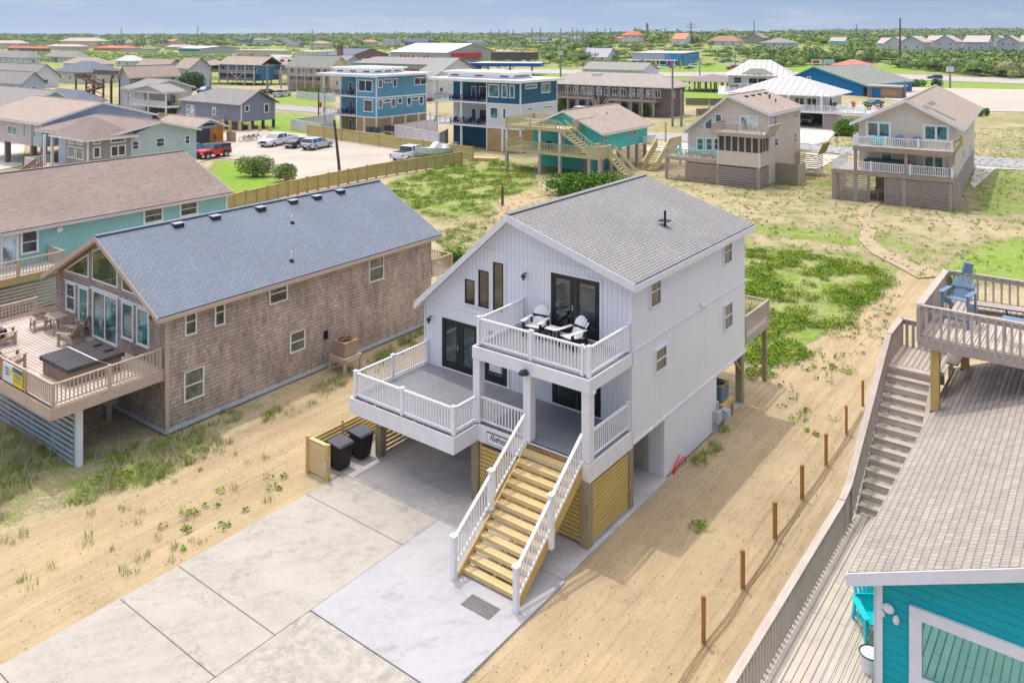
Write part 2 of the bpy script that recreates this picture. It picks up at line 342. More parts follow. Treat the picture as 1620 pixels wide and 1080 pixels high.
ZZ=elev_ground(XX,YY); uu=np.where(YY>9,CX+F*XX/np.maximum(YY,9),-9999); vv=HY+F*H/np.maximum(YY,9)
# plant cover surveyed on the photo: (polygon in photo pixels, cover, lawn)
COVER=[([(690,225),(1200,240),(1660,235),(1660,460),(1200,470),(690,470)],.44,0),
 ([(1180,225),(1660,170),(1660,300),(1180,300)],.46,0),
 ([(700,262),(850,258),(1200,300),(1190,460),(690,470)],.44,0),
 ([(590,300),(640,282),(700,262),(790,252),(830,262),(845,285),(820,305),(770,318),(700,330),(640,325)],.78,.0),
 ([(640,325),(780,322),(790,340),(700,352),(650,340)],.58,0),
 ([(690,360),(790,340),(780,420),(700,470)],.50,0),
 ([(1175,385),(1260,392),(1400,420),(1425,450),(1370,480),(1345,520),(1290,560),(1240,590),(1170,600)],.72,.0),
 ([(1170,560),(1300,540),(1340,600),(1250,660),(1170,640)],.42,0),
 ([(1180,355),(1370,372),(1375,384),(1180,368)],.60,.5),([(1385,375),(1460,388),(1460,396),(1390,386)],.62,.5),
 ([(1500,425),(1560,385),(1660,375),(1660,445),(1520,440)],.72,.6),
 ([(1545,300),(1580,268),(1660,275),(1660,330),(1560,345)],.60,.2),
 ([(-60,640),(60,670),(150,715),(270,680),(330,655),(440,640),(330,720),(250,760),(120,800),(60,830),(-60,880)],.46,0),
 ([(-60,690),(40,690),(60,790),(-60,840)],.55,0),
 ([(330,655),(600,560),(700,500),(690,520),(560,600),(400,670)],.40,0),
 ([(340,252),(400,262),(446,290),(420,297),(375,309),(358,300),(335,270)],1.,1),
 ([(340,215),(430,222),(520,232),(520,240),(400,232),(330,225)],.3,0),
 ([(430,180),(520,186),(540,214),(430,210),(380,200)],.9,.7),([(400,200),(470,185),(480,215),(380,215)],.8,.7),([(440,150),(520,157),(520,168),(440,163)],.7,.6),
 ([(1060,130),(1200,130),(1250,160),(1180,170),(1040,165)],.9,.9),([(1020,160),(1100,160),(1130,200),(1040,206)],.45,.1),([(880,185),(1060,165),(1200,190),(1100,212),(900,215)],.45,.1),
 ([(840,117),(1040,121),(1400,125),(1660,134),(1660,142),(1400,139),(1040,150),(840,135)],.8,.6),
 ([(1180,97),(1440,97),(1460,112),(1400,114),(1240,113),(1150,113),(1040,113),(1040,106)],1.,1),
 ([(-900,60),(2600,60),(2600,97),(1400,105),(800,100),(-900,100)],.85,.0),
 ([(-60,330),(-60,215),(40,215),(30,300)],.35,0)]
cov=np.full(uu.shape,.30); law=np.zeros(uu.shape)
cov[YY>130]=.42; cov[YY>240]=.62
for p,c,l in COVER:
    k=inpoly(uu,vv,p); cov[k]=c; law[k]=l
bare=[[(440,640),(700,480),(700,600),(480,760),(0,1100),(-300,1100),(-60,860),(250,770)],[(700,900),(940,860),(1180,620),(1450,420),(1480,440),(1400,560),(1200,1100),(700,1100)],[(780,326),(830,300),(860,322),(800,345)]]
for p in bare: k=inpoly(uu,vv,p); cov[k]=.10
cov[YY<9]=.1
def blur(a,n):
    for _ in range(n):
        b=a.copy(); b[1:-1,1:-1]=(a[1:-1,1:-1]*2+a[:-2,1:-1]+a[2:,1:-1]+a[1:-1,:-2]+a[1:-1,2:])/6; a=b
    return a
cov=blur(cov,3); law=blur(law,1)
nr,nc=XX.shape; idx=np.arange(nr*nc).reshape(nr,nc)
Fq=np.stack([idx[:-1,:-1],idx[:-1,1:],idx[1:,1:],idx[1:,:-1]],-1).reshape(-1,4)
n=NT('sand_and_dune_plants'); GM=n.m; v=n.co(True); at=n.n('Attribute',{'attribute_name':'cover'}); sp=n.n('SeparateColor',Color=at.outputs['Color'])
cv,lw=sp.outputs[0],sp.outputs[1]
n0=n.noise(v,.09,3); n1=n.noise(v,.55,5,.6,.4); n2=n.noise(v,2.6,5,.65); n3=n.noise(v,13,4,.7); n4=n.noise(v,60,2)
vt=n.along(.16); tr=n.noise(vt,2.2,5,.65,.5)
sand=n.mix(n.ramp(n.math('ADD',n.math('MULTIPLY',n1,.5),n.math('MULTIPLY',tr,.5)),[(.36,0.),(.64,1.)]),(.35,.26,.14),(.53,.405,.235))
sand=n.mix(n.ramp(n3,[(.3,.0),(.7,.55)]),sand,(.54,.43,.28)); sand=n.mix(n.ramp(n4,[(.60,.0),(.72,.55)]),sand,(.32,.25,.16)); sand=n.mix(n.ramp(n.noise(v,28,3,.7),[(.58,.0),(.72,.6)]),sand,(.38,.30,.20))
pale=n.mix(n.ramp(n2,[(.35,0.),(.62,1.)]),(.36,.30,.16),(.54,.455,.285)); tk=n.noise(n.along(.02),1.1,2,.5,.15); sand=n.mix(n.ramp(tk,[(.52,0.),(.58,.28),(.62,0.)]),sand,(.27,.20,.12)); sand=n.mix(n.ramp(cv,[(.2,0.),(.38,1.)]),sand,pale)
gr=n.mix(n.ramp(n2,[(.3,0.),(.7,1.)]),(.09,.18,.012),(.22,.34,.035)); gr=n.mix(n.ramp(n3,[(.40,0.),(.72,.6)]),gr,(.38,.38,.15)); dry=n.mix(n3,(.34,.30,.15),(.52,.46,.27))
gr=n.mix(n.ramp(n1,[(.38,.75),(.62,0.)]),gr,dry)
lawn=n.mix(n.ramp(n2,[(.3,0.),(.7,1.)]),(.15,.29,.03),(.28,.40,.06))
gr=n.mix(lw,gr,lawn)
m_=n.math('ADD',n.math('MULTIPLY',n1,.26),n.math('ADD',n.math('MULTIPLY',n2,.36),n.math('MULTIPLY',n3,.38)))
m_=n.math('ADD',m_,n.math('MULTIPLY',n.math('SUBTRACT',n0,.5),.25))
fac=n.ramp(n.math('ADD',m_,n.math('MULTIPLY',n.math('SUBTRACT',cv,.5),.62)),[(.47,0.),(.52,1.)])
n.col(n.mix(fac,sand,gr)); n.rough(.95); n.b.inputs['Specular IOR Level'].default_value=.1
hgt=n.math('ADD',n.math('MULTIPLY',tr,.9),n.math('ADD',n.math('MULTIPLY',n2,.4),n.math('MULTIPLY',n3,.35))); hgt=n.math('ADD',hgt,n.math('MULTIPLY',fac,.5)); fp=n.n('TexVoronoi',Vector=n.co(True),Scale=2.4,Randomness=1.).outputs['Distance']; hgt=n.math('ADD',hgt,n.math('MULTIPLY',n.ramp(fp,[(.0,0.),(.28,1.)]),.28)); rut=n.noise(n.along(.04),4.2,3,.6,.25); hgt=n.math('ADD',hgt,n.math('MULTIPLY',n.ramp(rut,[(.44,0.),(.56,1.)]),.3)); n.bump(hgt,.7,.11)
gnd=npmesh('ground',np.stack([XX,YY,ZZ],-1).reshape(-1,3),Fq,GM,smooth=True); tag(gnd,kind='structure')
ca=gnd.data.color_attributes.new('cover','FLOAT_COLOR','POINT'); ca.data.foreach_set('color',np.stack([cov,law,cov*0,cov*0+1],-1).astype(np.float32).ravel())
def sheet(name,px,z,mat,th=0):
    """flat paving whose outline was surveyed at photo pixels"""
    m=MB(); pts=[G(u,v,0) for u,v in px]
    if th: m.prism(pts,'z',z-th,z)
    else: m.add([(x,y,z) for x,y in pts],[tuple(range(len(pts)))])
    o=m.build(name,mat); tag(o,kind='structure'); return o
def pavmat(name,c,var=.15,sc=.25,fine=9.,crack=0,bump=.15,streak=0,blot=None):
    n=NT(name); v=n.co(True); a=n.noise(v,sc,6,.6); b=n.noise(v,fine,4,.7); s=n.noise(n.along(.07),3.,4)
    f=n.math('ADD',n.math('MULTIPLY',a,.5),n.math('ADD',n.math('MULTIPLY',b,.25),n.math('MULTIPLY',s,.25))); f=n.ramp(f,[(.36,0.),(.62,1.)])
    c_=n.mix(f,sc3(c,1-var),sc3(c,1+var*.5))
    if blot: c_=n.mix(n.ramp(n.noise(v,3.6,8,.75,.15),[(.44,0.),(.62,.85)]),c_,blot)
    stn=n.ramp(n.noise(n.along(.5),1.7,5,.7),[(.56,1.),(.66,.84)]); spt=n.ramp(n.noise(v,34,2,.6),[(.66,1.),(.74,.72)]); c_=n.mix(1.,n.mix(1.,c_,stn,'MULTIPLY'),spt,'MULTIPLY')
    h=b
    if crack:
        w=n.n('VectorMath',{'operation':'ADD'},i0=v,i1=n.n('VectorMath',{'operation':'SCALE'},i0=n.n('TexNoise',Vector=v,Scale=.9,Detail=6.,Roughness=.62).outputs[1],Scale=2.6).outputs[0]).outputs[0]
        vo=n.n('TexVoronoi',{'feature':'DISTANCE_TO_EDGE'},Vector=w,Scale=crack); k=n.ramp(vo.outputs['Distance'],[(.0,1.),(.0016,1.),(.0042,0.)])
        k=n.math('MULTIPLY',k,n.ramp(n.noise(v,.35,2),[(.42,0.),(.55,.8)])); c_=n.mix(k,c_,sc3(c,.5)); h=n.math('SUBTRACT',b,k)
    n.col(c_); n.rough(.9); n.bump(h,bump,.02); return n.m
ASPH=pavmat('pale_asphalt',(.36,.355,.36),.1); HWY=pavmat('highway_surface',(.45,.40,.36),.12,.05,3); GRAV=pavmat('gravel_lot',(.50,.45,.37),.22,.15,5,bump=.4); CONCF=pavmat('far_concrete',(.62,.58,.50),.12)
LOTM=pavmat('beach_access_lot',(.52,.45,.37),.16,.04,2.,blot=None); PATHM=pavmat('tan_path_paving',(.43,.345,.205),.15,.6)
sheet('road',[(380,162),(520,173),(1060,212),(1300,230),(1545,247),(1760,262),(1760,282),(1545,261),(1300,241),(1060,222),(520,180),(380,169)],.012,ASPH)
sheet('highway',[(600,106),(840,109),(1040,115),(1240,114),(1400,117),(1700,128),(1700,136),(1400,125),(1150,122.5),(1040,121),(840,116),(600,112)],.05,HWY)
sheet('parking_lot',[(1395,139),(1440,138),(1700,144),(1700,179),(1550,176),(1470,166),(1400,157)],.03,LOTM)
sheet('parking_lot',[(298,262),(318,222),(345,212),(400,204),(520,216),(700,232),(752,240),(700,252),(560,281),(470,286),(440,270),(395,254),(340,250)],.012,GRAV)
sheet('driveway',[(1040,224),(1138,230),(1130,246),(1020,238)],.016,CONCF); sheet('driveway',[(1266,199),(1330,203),(1308,224),(1290,229),(1262,226)],.014,CONCF); sheet('driveway',[(1276,242),(1330,246),(1296,268),(1268,268)],.016,CONCF)
sheet('driveway',[(1545,262),(1640,270),(1575,267),(1541,298),(1535,290)],.016,CONCF); sheet('driveway',[(880,178),(950,172),(1000,176),(960,190),(890,192)],.016,GRAV); sheet('driveway',[(-30,205),(40,218),(36,262),(-30,275)],.012,CONCF)
L_=[(1378,316),(1358,332),(1355,350),(1362,364),(1359,380),(1378,400),(1416,420),(1452,440)]; R_=[(1480,438),(1441,413),(1404,397),(1382,379),(1387,364),(1377,349),(1380,333),(1400,316)]
sheet('path',L_+R_,.012,PATHM)
# ---------------------------------------------------------------- driveway and slab of the white house (its own frame)
M=Fr(1000,805,-37.1)
def local(o,fr): o.location=(fr.o[0],fr.o[1],0); o.rotation_euler=(0,0,fr.ang); return o
C1=pavmat('old_driveway_concrete',(.43,.395,.33),.22,.8,16,crack=.2,streak=1,blot=(.455,.425,.375)); C2=pavmat('new_smooth_concrete',(.43,.42,.425),.16,.7,9,blot=(.455,.445,.45)); C3=pavmat('worn_aggregate_concrete',(.40,.375,.33),.28,1.1,22,crack=0,bump=.9,blot=(.53,.49,.42)); CARP=pavmat('carport_slab',(.52,.50,.49),.22,.5,6,blot=(.46,.41,.36))
def dslab(x0,x1,y0,y1,mat,z=.02,name='driveway'):
    m=MB(); m.box(x0,x1,y0,y1,-.2,z); o=m.build(name,mat,bevel=.008,seg=1); local(o,M); tag(o,kind='structure'); return o
g=.012
ys=[-3.95,-5.45,-9.75,-11.35,-14.2,-17,-22]
for a,b in zip(ys,ys[1:]): dslab(-8.5,-4.28-g,b+g,a-g,C1)
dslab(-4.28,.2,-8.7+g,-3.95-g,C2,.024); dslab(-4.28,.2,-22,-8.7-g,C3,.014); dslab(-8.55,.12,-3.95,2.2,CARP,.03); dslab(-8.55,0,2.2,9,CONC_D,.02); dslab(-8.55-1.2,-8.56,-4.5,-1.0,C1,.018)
m=MB()
for a in ys[1:-1]: m.box(-8.45,-4.3,a-g*1.3,a+g*1.3,.0,.012)
m.box(-4.3-g,-4.27,-22,-3.95,.0,.012); o=local(m.build('driveway_joint',paint('joint_dirt',(.12,.09,.06))),M); tag(o,kind='structure')
# ================================================================ the white beach house
def rootat(fr,name,label,cat,group=None): return thing(name,label,cat,(fr.o[0],fr.o[1],0),fr.ang,group)
def place(fr,x,y,z,name,label,cat,rz=0.,group=None): return thing(name,label,cat,fr.W(x,y,z),fr.ang+R(rz),group)
ROOFM=brick('grey_brown_roof_shingles',(.315,.305,.292),(.28,.27,.258),(.165,.158,.152),.24,.12,.012,.9,.2,.4,c3=(.35,.337,.323),row=.3,scale=.35)
DECKM=planks('grey_composite_deck',(.38,.34,.31),(.34,.31,.285),(.10,.10,.10),.14,4.8,.12)
DECKB=wood('grey_composite_board',(.285,.29,.30),(.225,.23,.24),rough=.35)
wh=rootat(M,'beach_house','white board sided saltbox house with front balcony, in the middle of the photo','house')
z0,ze1,ze0,xr,zr=1.95,6.85,4.69,-4.55,8.2
gwalls(wh,-8.54,0,0,9.1,z0,ze0,ze1,xr,zr,'y',SIDING)
rf=groof(wh,-8.54,0,0,9.1,ze0,ze1,xr,zr,'y',ROOFM,.28,.3,.12,WTRIM,.2)
m=MB(); m.cyl((-1.39,5,7.35),(-1.39,5,8.0),.045); m.box(-1.6,-1.2,4.85,5.15,7.62,7.66); m.build('vent_pipe',DKMETAL,rf)
m=MB(); m.box(.0,.035,.0,9.1,4.74,4.79); m.box(.0,.035,0,9.1,1.93,2.0); m.box(-8.54,-.0,-.02,-.0,4.66,4.69) ; m.box(-6.7,-1.2,-.02,0,7.0,7.03)
for x in (-.02,-8.56): m.box(x-.0,x+.05,-.045,.06,1.95,4.6 if x<-1 else 6.85)
m.build('wall_trim',WTRIM,wh)
def casing(par,pl,c,s0,s1,z0,z1,w=.09,mat=None):
    m=MB(); pb(m,pl,c,s0-w,s0,z0,z1+w,0,.03); pb(m,pl,c,s1,s1+w,z0,z1+w,0,.03); pb(m,pl,c,s0,s1,z1,z1+w,0,.03); pb(m,pl,c,s0-w,s1+w,z0-.05,z0,0,.05); return m.build('casing',mat or WTRIM,par)
for s0,s1,a,b in ((-6.61,-6.17,4.95,5.80),(-6.0,-5.54,4.95,6.22),(-5.35,-4.91,4.95,6.6)):
    f=win(wh,'y',0,s0,s1,a,b,BLACK,GLASSB,.035,'',d=.04); casing(f,'y',0,s0,s1,a,b)
def french(par,s0,s1,z0,z1,leafs=2,c=0.,glassm=None,name='french_door'):
    f=casing(par,'y',c,s0,s1,z0,z1); f.name=name; w=(s1-s0)/leafs
    for i in range(leafs):
        a=s0+i*w+.015;b=a+w-.03; m=MB()
        pb(m,'y',c,a,a+.15,z0,z1,0,.035);pb(m,'y',c,b-.15,b,z0,z1,0,.035);pb(m,'y',c,a+.15,b-.15,z1-.14,z1,0,.035);pb(m,'y',c,a+.15,b-.15,z0,z0+.24,0,.035)
        m.build('door_leaf',BLACK,f); m=MB(); pb(m,'y',c,a+.15,b-.15,z0+.24,z1-.14,0,.01); m.build('pane',glassm or GLASS,f)
    m=MB(); q=s0+w; pb(m,'y',c,q-.08,q-.05,(z0+z1)/2-.15,(z0+z1)/2+.02,.035,.07); m.build('handle',STEEL,f); return f
french(wh,-2.96,-1.13,4.82,6.66); french(wh,-7.70,-6.02,2.47,4.22); french(wh,-5.75,-4.75,2.47,4.2,1,name='door'); french(wh,-2.91,-1.08,2.47,4.2)
m=MB()
for i in range(11): m.box(-5.52,-5.0,-.022,-.012,2.85+i*.09,2.92+i*.09)
m.build('louvre_shutter',WHITE,wh)
for u0,u1,v0,v1 in [(1027,1045,438,490),(1143.5,1157,381,421),(1035,1054,554,593),(1144.5,1158,483,525)]:
    pwin(wh,M,'x',0,u0,u1,v0,v1,fm=WTRIM,gm=GLASS,t=.06,d=.05)
for s,z in ((-3.94,6.37),(-.73,4.02),(-8.19,4.05)): sconce(wh,'y',0,s,z)
# ground level
m=MB(); m.box(-4.2,0,2.15,6.35,-.4,1.93); m.build('ground_floor_wall',SIDING,wh)
m=MB(); m.box(-8.5,-4.25,5.6,5.7,0,1.93); m.build('carport_back_wall',paint('carport_wall',(.45,.42,.38)),wh)
d=MB(); d.box(-1.5,-.55,2.09,2.14,.03,1.72); dd=d.build('door',paint('beige_door',(.50,.45,.40)),wh)
d=MB()
for a in (-1.4,-.98):
    for b,c in ((.15,.75),(.85,1.25),(1.32,1.6)): d.box(a,a+.33,2.07,2.088,b,c)
d.build('door_panel',paint('beige_door_panel',(.44,.40,.35)),dd)
m=MB()
for x,y in ((-.13,-2.4),(-.13,-.05),(-4.1,-2.4),(-8.36,-2.4),(-8.36,3.4),(-4.1,8.9),(-.14,8.95),(-8.36,8.9)):
    m=MB(); m.box(x-.13,x+.13,y-.13,y+.13,-.3,1.9); m.build('piling',PTPOST,wh)
m=MB(); slats(m,'y',-2.42,-3.95,-.28,.12,1.84,.125,.102,.035); [m.box(a,a+.08,-2.42,-2.34,.05,1.86) for a in (-3.97,-2.1,-.36)]; m.build('slat_screen',YWOOD,wh)
m=MB(); slats(m,'x',-.06,-2.24,-.2,.16,1.84,.125,.102,.035); [m.box(-.12,-.06,a,a+.08,.05,1.86) for a in (-2.25,-1.2,-.28)]; m.build('slat_screen',YWOOD,wh)
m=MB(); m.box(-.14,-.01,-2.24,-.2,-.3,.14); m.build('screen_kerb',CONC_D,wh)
m=MB(); slats(m,'X',-8.44,-2.2,5.5,.08,1.84,.155,.095,.03); [m.box(-8.5,-8.44,a,a+.09,.03,1.86) for a in (-.6,1.2,3.1)]; m.build('slat_screen',YWOOD,wh)
# decks with open board gaps
def boards(par,x0,x1,y0,y1,z,mat,w=.14,gap=.018,t=.035,axis='x',name='deck_boards'):
    m=MB()
    if axis=='x':
        y=y1
        while y-w>=y0-.01: m.box(x0,x1,max(y0,y-w+gap),y,z-t,z); y-=w
    else:
        x=x0
        while x+w<=x1+.01: m.box(x,min(x1,x+w-gap),y0,y1,z-t,z); x+=w
    return m.build(name,mat,par,swap=(axis=='y'))
def joists(par,x0,x1,y0,y1,z,mat,step=.45,w=.05,h=.2,axis='y'):
    m=MB()
    if axis=='y':
        x=x0+.1
        while x<x1: m.box(x,x+w,y0,y1,z-h,z); x+=step
    else:
        y=y0+.1
        while y<y1: m.box(x0,x1,y,y+w,z-h,z); y+=step
    return m.build('joists',mat,par)
boards(wh,-8.5,-4.06,-3.56,-.02,2.4,DECKB); boards(wh,-4.05,-.04,-2.42,-.02,2.4,DECKB); joists(wh,-8.45,-.1,-2.4,0,2.36,GRAYW); joists(wh,-8.45,-4.2,-3.5,-2.4,2.36,GRAYW)
boards(wh,-4.16,-.04,-2.4,-.02,4.75,DECKB); joists(wh,-4.1,-.1,-2.35,0,4.71,WHITE)
m=MB(); zt=2.375; m.box(-8.56,-4.0,-3.62,-3.57,1.87,zt); m.box(-8.56,-8.51,-3.57,-.02,1.87,zt); m.box(-4.05,-4.0,-3.57,-2.50,1.87,zt); m.box(-4.0,.03,-2.5,-2.44,1.87,zt); m.box(-.03,.03,-2.44,0,1.87,zt); m.box(-8.5,-4.1,-2.5,-2.3,1.9,2.15); m.build('deck_fascia',WTRIM,wh)
m=MB(); zt=4.73; m.box(-4.22,.03,-2.5,-2.42,4.36,zt); m.box(-4.22,-4.16,-2.42,-.02,4.36,zt); m.box(-.03,.03,-2.42,0,4.36,zt); m.build('balcony_fascia',WTRIM,wh)
for x in (-4.08,-2.15,-.12):
    m=MB(); m.box(x-.13,x+.13,-2.47,-2.21,2.4,4.38); m.box(x-.17,x+.17,-2.425,-2.18,4.28,4.37); m.build('column',WTRIM,wh)
m=MB(); m.cyl((-2.15,-2.62,4.42),(-2.15,-2.62,4.5),.17,.12,14); m.cyl((-2.15,-2.5,4.5),(-2.15,-2.62,4.5),.03); m.build('deck_lamp',BLACK,wh)
rail(wh,[(-8.4,-.06,2.4),(-8.4,-3.5,2.4),(-4.1,-3.5,2.4),(-4.1,-2.5,2.4)],last=False,post=2.1); rail(wh,[(-3.95,-2.38,2.4),(-2.3,-2.38,2.4)],posts=False); rail(wh,[(-.08,-2.2,2.4),(-.08,-.08,2.4)],first=False)
rail(wh,[(-4.08,-.06,4.75),(-4.08,-2.34,4.75),(-.08,-2.34,4.75),(-.08,-.06,4.75)],post=2.1,h=.84); m=MB(); m.box(-.34,-.25,-2.39,-2.29,4.75,5.62); m.build('rail_post',VINYL,wh)
# stairs
N_=13; y0_,y1_=-2.5,-5.62; run=(y0_-y1_)/N_; rise=2.4/N_
for k in range(1,N_):
    z=2.4-k*rise; y=y0_-(k-1)*run; m=MB(); m.box(-2.12,-.26,y-.13,y-.005,z-.04,z); m.box(-2.12,-.26,y-run-.02,y-.14,z-.04,z); m.box(-2.12,-.26,y-run-.015,y-run+.02,z-.12,z-.041); m.build('tread',YWOOD2,wh)
for x in (-2.17,-.26): m=MB(); m.prism([(y0_,2.3),(y1_+.05,.12),(y1_+.05,-.0),(y1_+.3,-.0),(y0_,1.9)],'x',x,x+.045); m.build('stringer',YWOOD,wh)
m=MB()
for k in range(1,N_): z=2.4-k*rise; y=y0_-(k-1)*run; m.box(-1.3,-1.2,y-run,y-.05,z-.2,z-.045)
m.build('carriage',YWOOD,wh)
m=MB(); m.box(-2.1,-.25,-2.535,-2.505,2.13,2.37); m.build('top_riser',wood('stained_riser',(.42,.27,.13),(.10,.07,.05)),wh)
for xa,xb in ((-2.2,-2.1),(-.15,-.13)):
    P0=Vector((xa,-5.66,.16)); P1=Vector((xb,-2.62,2.36)); m=MB(); h=.9
    m.beam(P0+Vector((0,0,h)),P1+Vector((0,0,h)),.09,.05); m.beam(P0+Vector((0,0,.14)),P1+Vector((0,0,.14)),.05,.05)
    for k in range(1,27): c=P0.lerp(P1,k/27); m.box(c.x-.016,c.x+.016,c.y-.016,c.y+.016,c.z+.13,c.z+h)
    m.build('stair_railing',VINYL,wh)
    for t,zb in ((.0,-.14),(.5,-.42 if xa>-1 else -.1)):
        c=P0.lerp(P1,t); m=MB(); m.box(c.x-.065,c.x+.065,c.y-.065,c.y+.065,c.z+zb,c.z+h+.07); m.box(c.x-.09,c.x+.09,c.y-.09,c.y+.09,c.z+h+.07,c.z+h+.11); m.box(c.x-.04,c.x+.04,c.y-.04,c.y+.04,c.z+h+.11,c.z+h+.13); m.build('newel',VINYL,wh)
# name board
m=MB(); m.box(-3.62,-2.72,-2.525,-2.502,1.93,2.27); sg=m.build('name_board',BLACK,wh); m=MB(); m.box(-3.6,-2.74,-2.532,-2.526,1.95,2.25); m.build('board_face',WHITE,sg)
fc=bpy.data.curves.new('lettering','FONT'); fc.body='Refresh'; fc.size=.27; fc.shear=.5; fc.extrude=.002; fc.space_character=.85; fo=bpy.data.objects.new('lettering',fc); COL.objects.link(fo); bpy.context.view_layer.update(); me_=bpy.data.meshes.new_from_object(fo); bpy.data.objects.remove(fo); fo=bpy.data.objects.new('lettering',me_); COL.objects.link(fo); me_.materials.clear(); me_.materials.append(BLACK); fo.parent=sg; fo.location=(-3.52,-2.536,2.05); fo.rotation_euler=(R(90),0,0)
# rear deck of grey lumber
boards(wh,-3.2,0,9.2,11.7,2.5,GRAYW,axis='x'); m=MB(); m.box(-3.2,.02,11.7,11.75,2.2,2.48); m.box(0,.04,9.15,11.7,2.2,2.48); m.build('rear_deck_fascia',GRAYW,wh); rail(wh,[(-.0,9.2,2.5),(-.0,11.7,2.5),(-3.2,11.7,2.5)],mat=GRAYWV,cap=False,post=2.5)
for x in (-.1,-3.): m=MB(); m.box(x-.08,x+.08,11.5,11.66,-.2,2.3); m.build('deck_post',PTPOST,wh)
m=MB(); m.beam((-.1,8.95,1.2),(-.1,8.3,1.85),.1,.1); m.build('brace',PTPOST,wh)
# meter and conduits
m=MB(); m.box(.0,.22,6.0,6.3,.35,.75); m.cyl((.12,6.15,.75),(.12,6.15,1.1),.05); m.cyl((.2,6.75,.35),(.2,6.75,.6),.16,.16,14); m.box(.05,.2,6.6,6.9,.25,.62); m.box(0,.05,5.95,6.32,-.3,.3); m.build('electric_meter',paint('meter_grey',(.50,.53,.56),.4),wh)
m=MB(); m.cyl((.04,5.0,4.75),(.1,5.0,4.9),.09,.09,12); m.build('round_vent',WTRIM,wh)
# red hose coiled against the wall
def pxwall(fr,pl,c,pts,o=.03):
    out=[]
    for u,v in pts:
        s,z=(fr.x if pl=='x' else fr.y)(u,v,c); out.append((c+o,s,z) if pl=='x' else (s,c-o,z))
    return out
hs=place(M,0,0,0,'garden_hose','thin red hose looped against the white side wall','hose')
m=MB(); m.tube(pxwall(M,'x',.05,[(1074.5,719),(1070,727),(1067,734),(1064.5,742),(1064,750),(1063,758),(1062,757),(1067,743),(1073,730),(1079,723),(1083,723),(1084,730),(1081,741),(1074,749),(1068,753),(1062,757),(1061,761)]),.022,6); m.build('hose_loop',paint('red_rubber',(.75,.02,.02),.4),hs)
# heat pump on its stand behind
def acunit(fr,x,y,z,lab,body,rz=0,stand=None,s=.36,h=.62):
    a=place(fr,x,y,z,'heat_pump',lab,'air conditioner',rz); m=MB(); m.box(-s,s,-s,s,0,h); b=m.build('cabinet',body,a,bevel=.07,seg=3)
    m=MB(); m.cyl((0,0,h+.002),(0,0,h+.015),s*.86,s*.86,24); m.build('fan_grille',DKMETAL,a)
    m=MB(); [m.cyl((0,0,h+.02),(s*.8*math.cos(t),s*.8*math.sin(t),h+.025),.035,.06,4) for t in (0.4,2.5,4.6)]; m.cyl((0,0,h+.01),(0,0,h+.05),.07); m.build('fan',paint('fan_brown',(.30,.14,.06)),a)
    m=MB(); m.box(-s-.015,s+.015,-s-.015,s+.015,h-.04,h-.005); m.build('top_rim',paint('rim_ochre',(.42,.26,.09)),a)
    if stand:
        st=place(fr,x,y,0,'equipment_stand',stand[0],'stand',rz); m=MB(); w=stand[2]; m.box(-w,w,-w,w,z-.05,z); m.box(-w,w,-w,-w+.04,z-.17,z-.05);m.box(-w,w,w-.04,w,z-.17,z-.05);m.box(w-.04,w,-w,w,z-.17,z-.05); m.build('platform',stand[1],st)
        for p in (-1,1):
            for q in (-1,1): m=MB(); m.box(p*(w-.05)-.05,p*(w-.05)+.05,q*(w-.05)-.05,q*(w-.05)+.05,-.1,z-.05); m.build('leg',stand[1],st)
    return a
acunit(M,-.45,7.4,.62,'blue grey heat pump behind the white house corner',paint('blue_grey_cabinet',(.13,.19,.25)),0,('new yellow lumber stand under the heat pump behind the white house',YWOOD,.5))
# ---------------------------------------------------------------- furniture builders
def adirondack(root,slat,frame,tall=0.,w=.56,k=.85):
    t=tall
    for i in range(7):
        x=(i-3)*w/7.6; top=(.98-.02*(i-3)**2)*k+t; m=MB(); m.beam((x*.85,.22,.32*k+t),(x*1.12,.50,top),w/8.4,.02,(0,1,0)); m.build('back_slat',slat,root)
    m=MB()
    for i in range(5): y=-.26+i*.115; z=.38*k-.015*i+t; m.box(-w/2+.02,w/2-.02,y,y+.1,z,z+.022)
    m.build('seat',slat,root)
    for s in (-1,1):
        x=s*(w/2+.02); m=MB(); m.box(x-.07,x+.07,-.36,.34,.58*k+t,.605*k+t); m.build('armrest',slat,root,bevel=.01,seg=1)
        m=MB(); m.box(x-.02,x+.02,-.30,-.20,0,.58*k+t); m.build('front_leg',frame,root)
        m=MB(); m.beam((x,.42,0),(x,.26,.58*k+t),.035,.09); m.build('rear_leg',frame,root)
        m=MB(); m.beam((x-s*.03,-.3,.36*k+t),(x-s*.03,.44,.16*k+t*.6),.03,.11); m.build('side_rail',frame,root)
    m=MB(); m.beam((-w/2,.34,.62*k+t),(w/2,.34,.62*k+t),.03,.07); 
    if t: m.box(-w/2,w/2,-.29,-.24,t*.45,t*.45+.06)
    m.build('back_brace',frame,root)
def sidetable(root,mat,leg,w=.42,h=.40,d=.36):
    m=MB(); [m.box(-w/2,w/2,-d/2+i*d/4+.004,-d/2+(i+1)*d/4-.004,h-.025,h) for i in range(4)]; m.build('table_top',mat,root)
    for p in (-1,1):
        for q in (-1,1): m=MB(); m.box(p*(w/2-.05)-.02,p*(w/2-.05)+.02,q*(d/2-.04)-.02,q*(d/2-.04)+.02,0,h-.025); m.build('leg',leg,root)
PWH=paint('white_poly_lumber',(.82,.80,.77),.4,.05)
c1=place(M,-3.15,-.62,4.75,'adirondack_chair','white slatted chair on the white balcony, nearer the three narrow windows','chair',8,'white chairs on the balcony'); adirondack(c1,PWH,BLACK)
c2=dup(c1,M.W(-1.72,-.72,4.75),M.ang-R(12),'white slatted chair on the white balcony, nearer the doubled corner post')
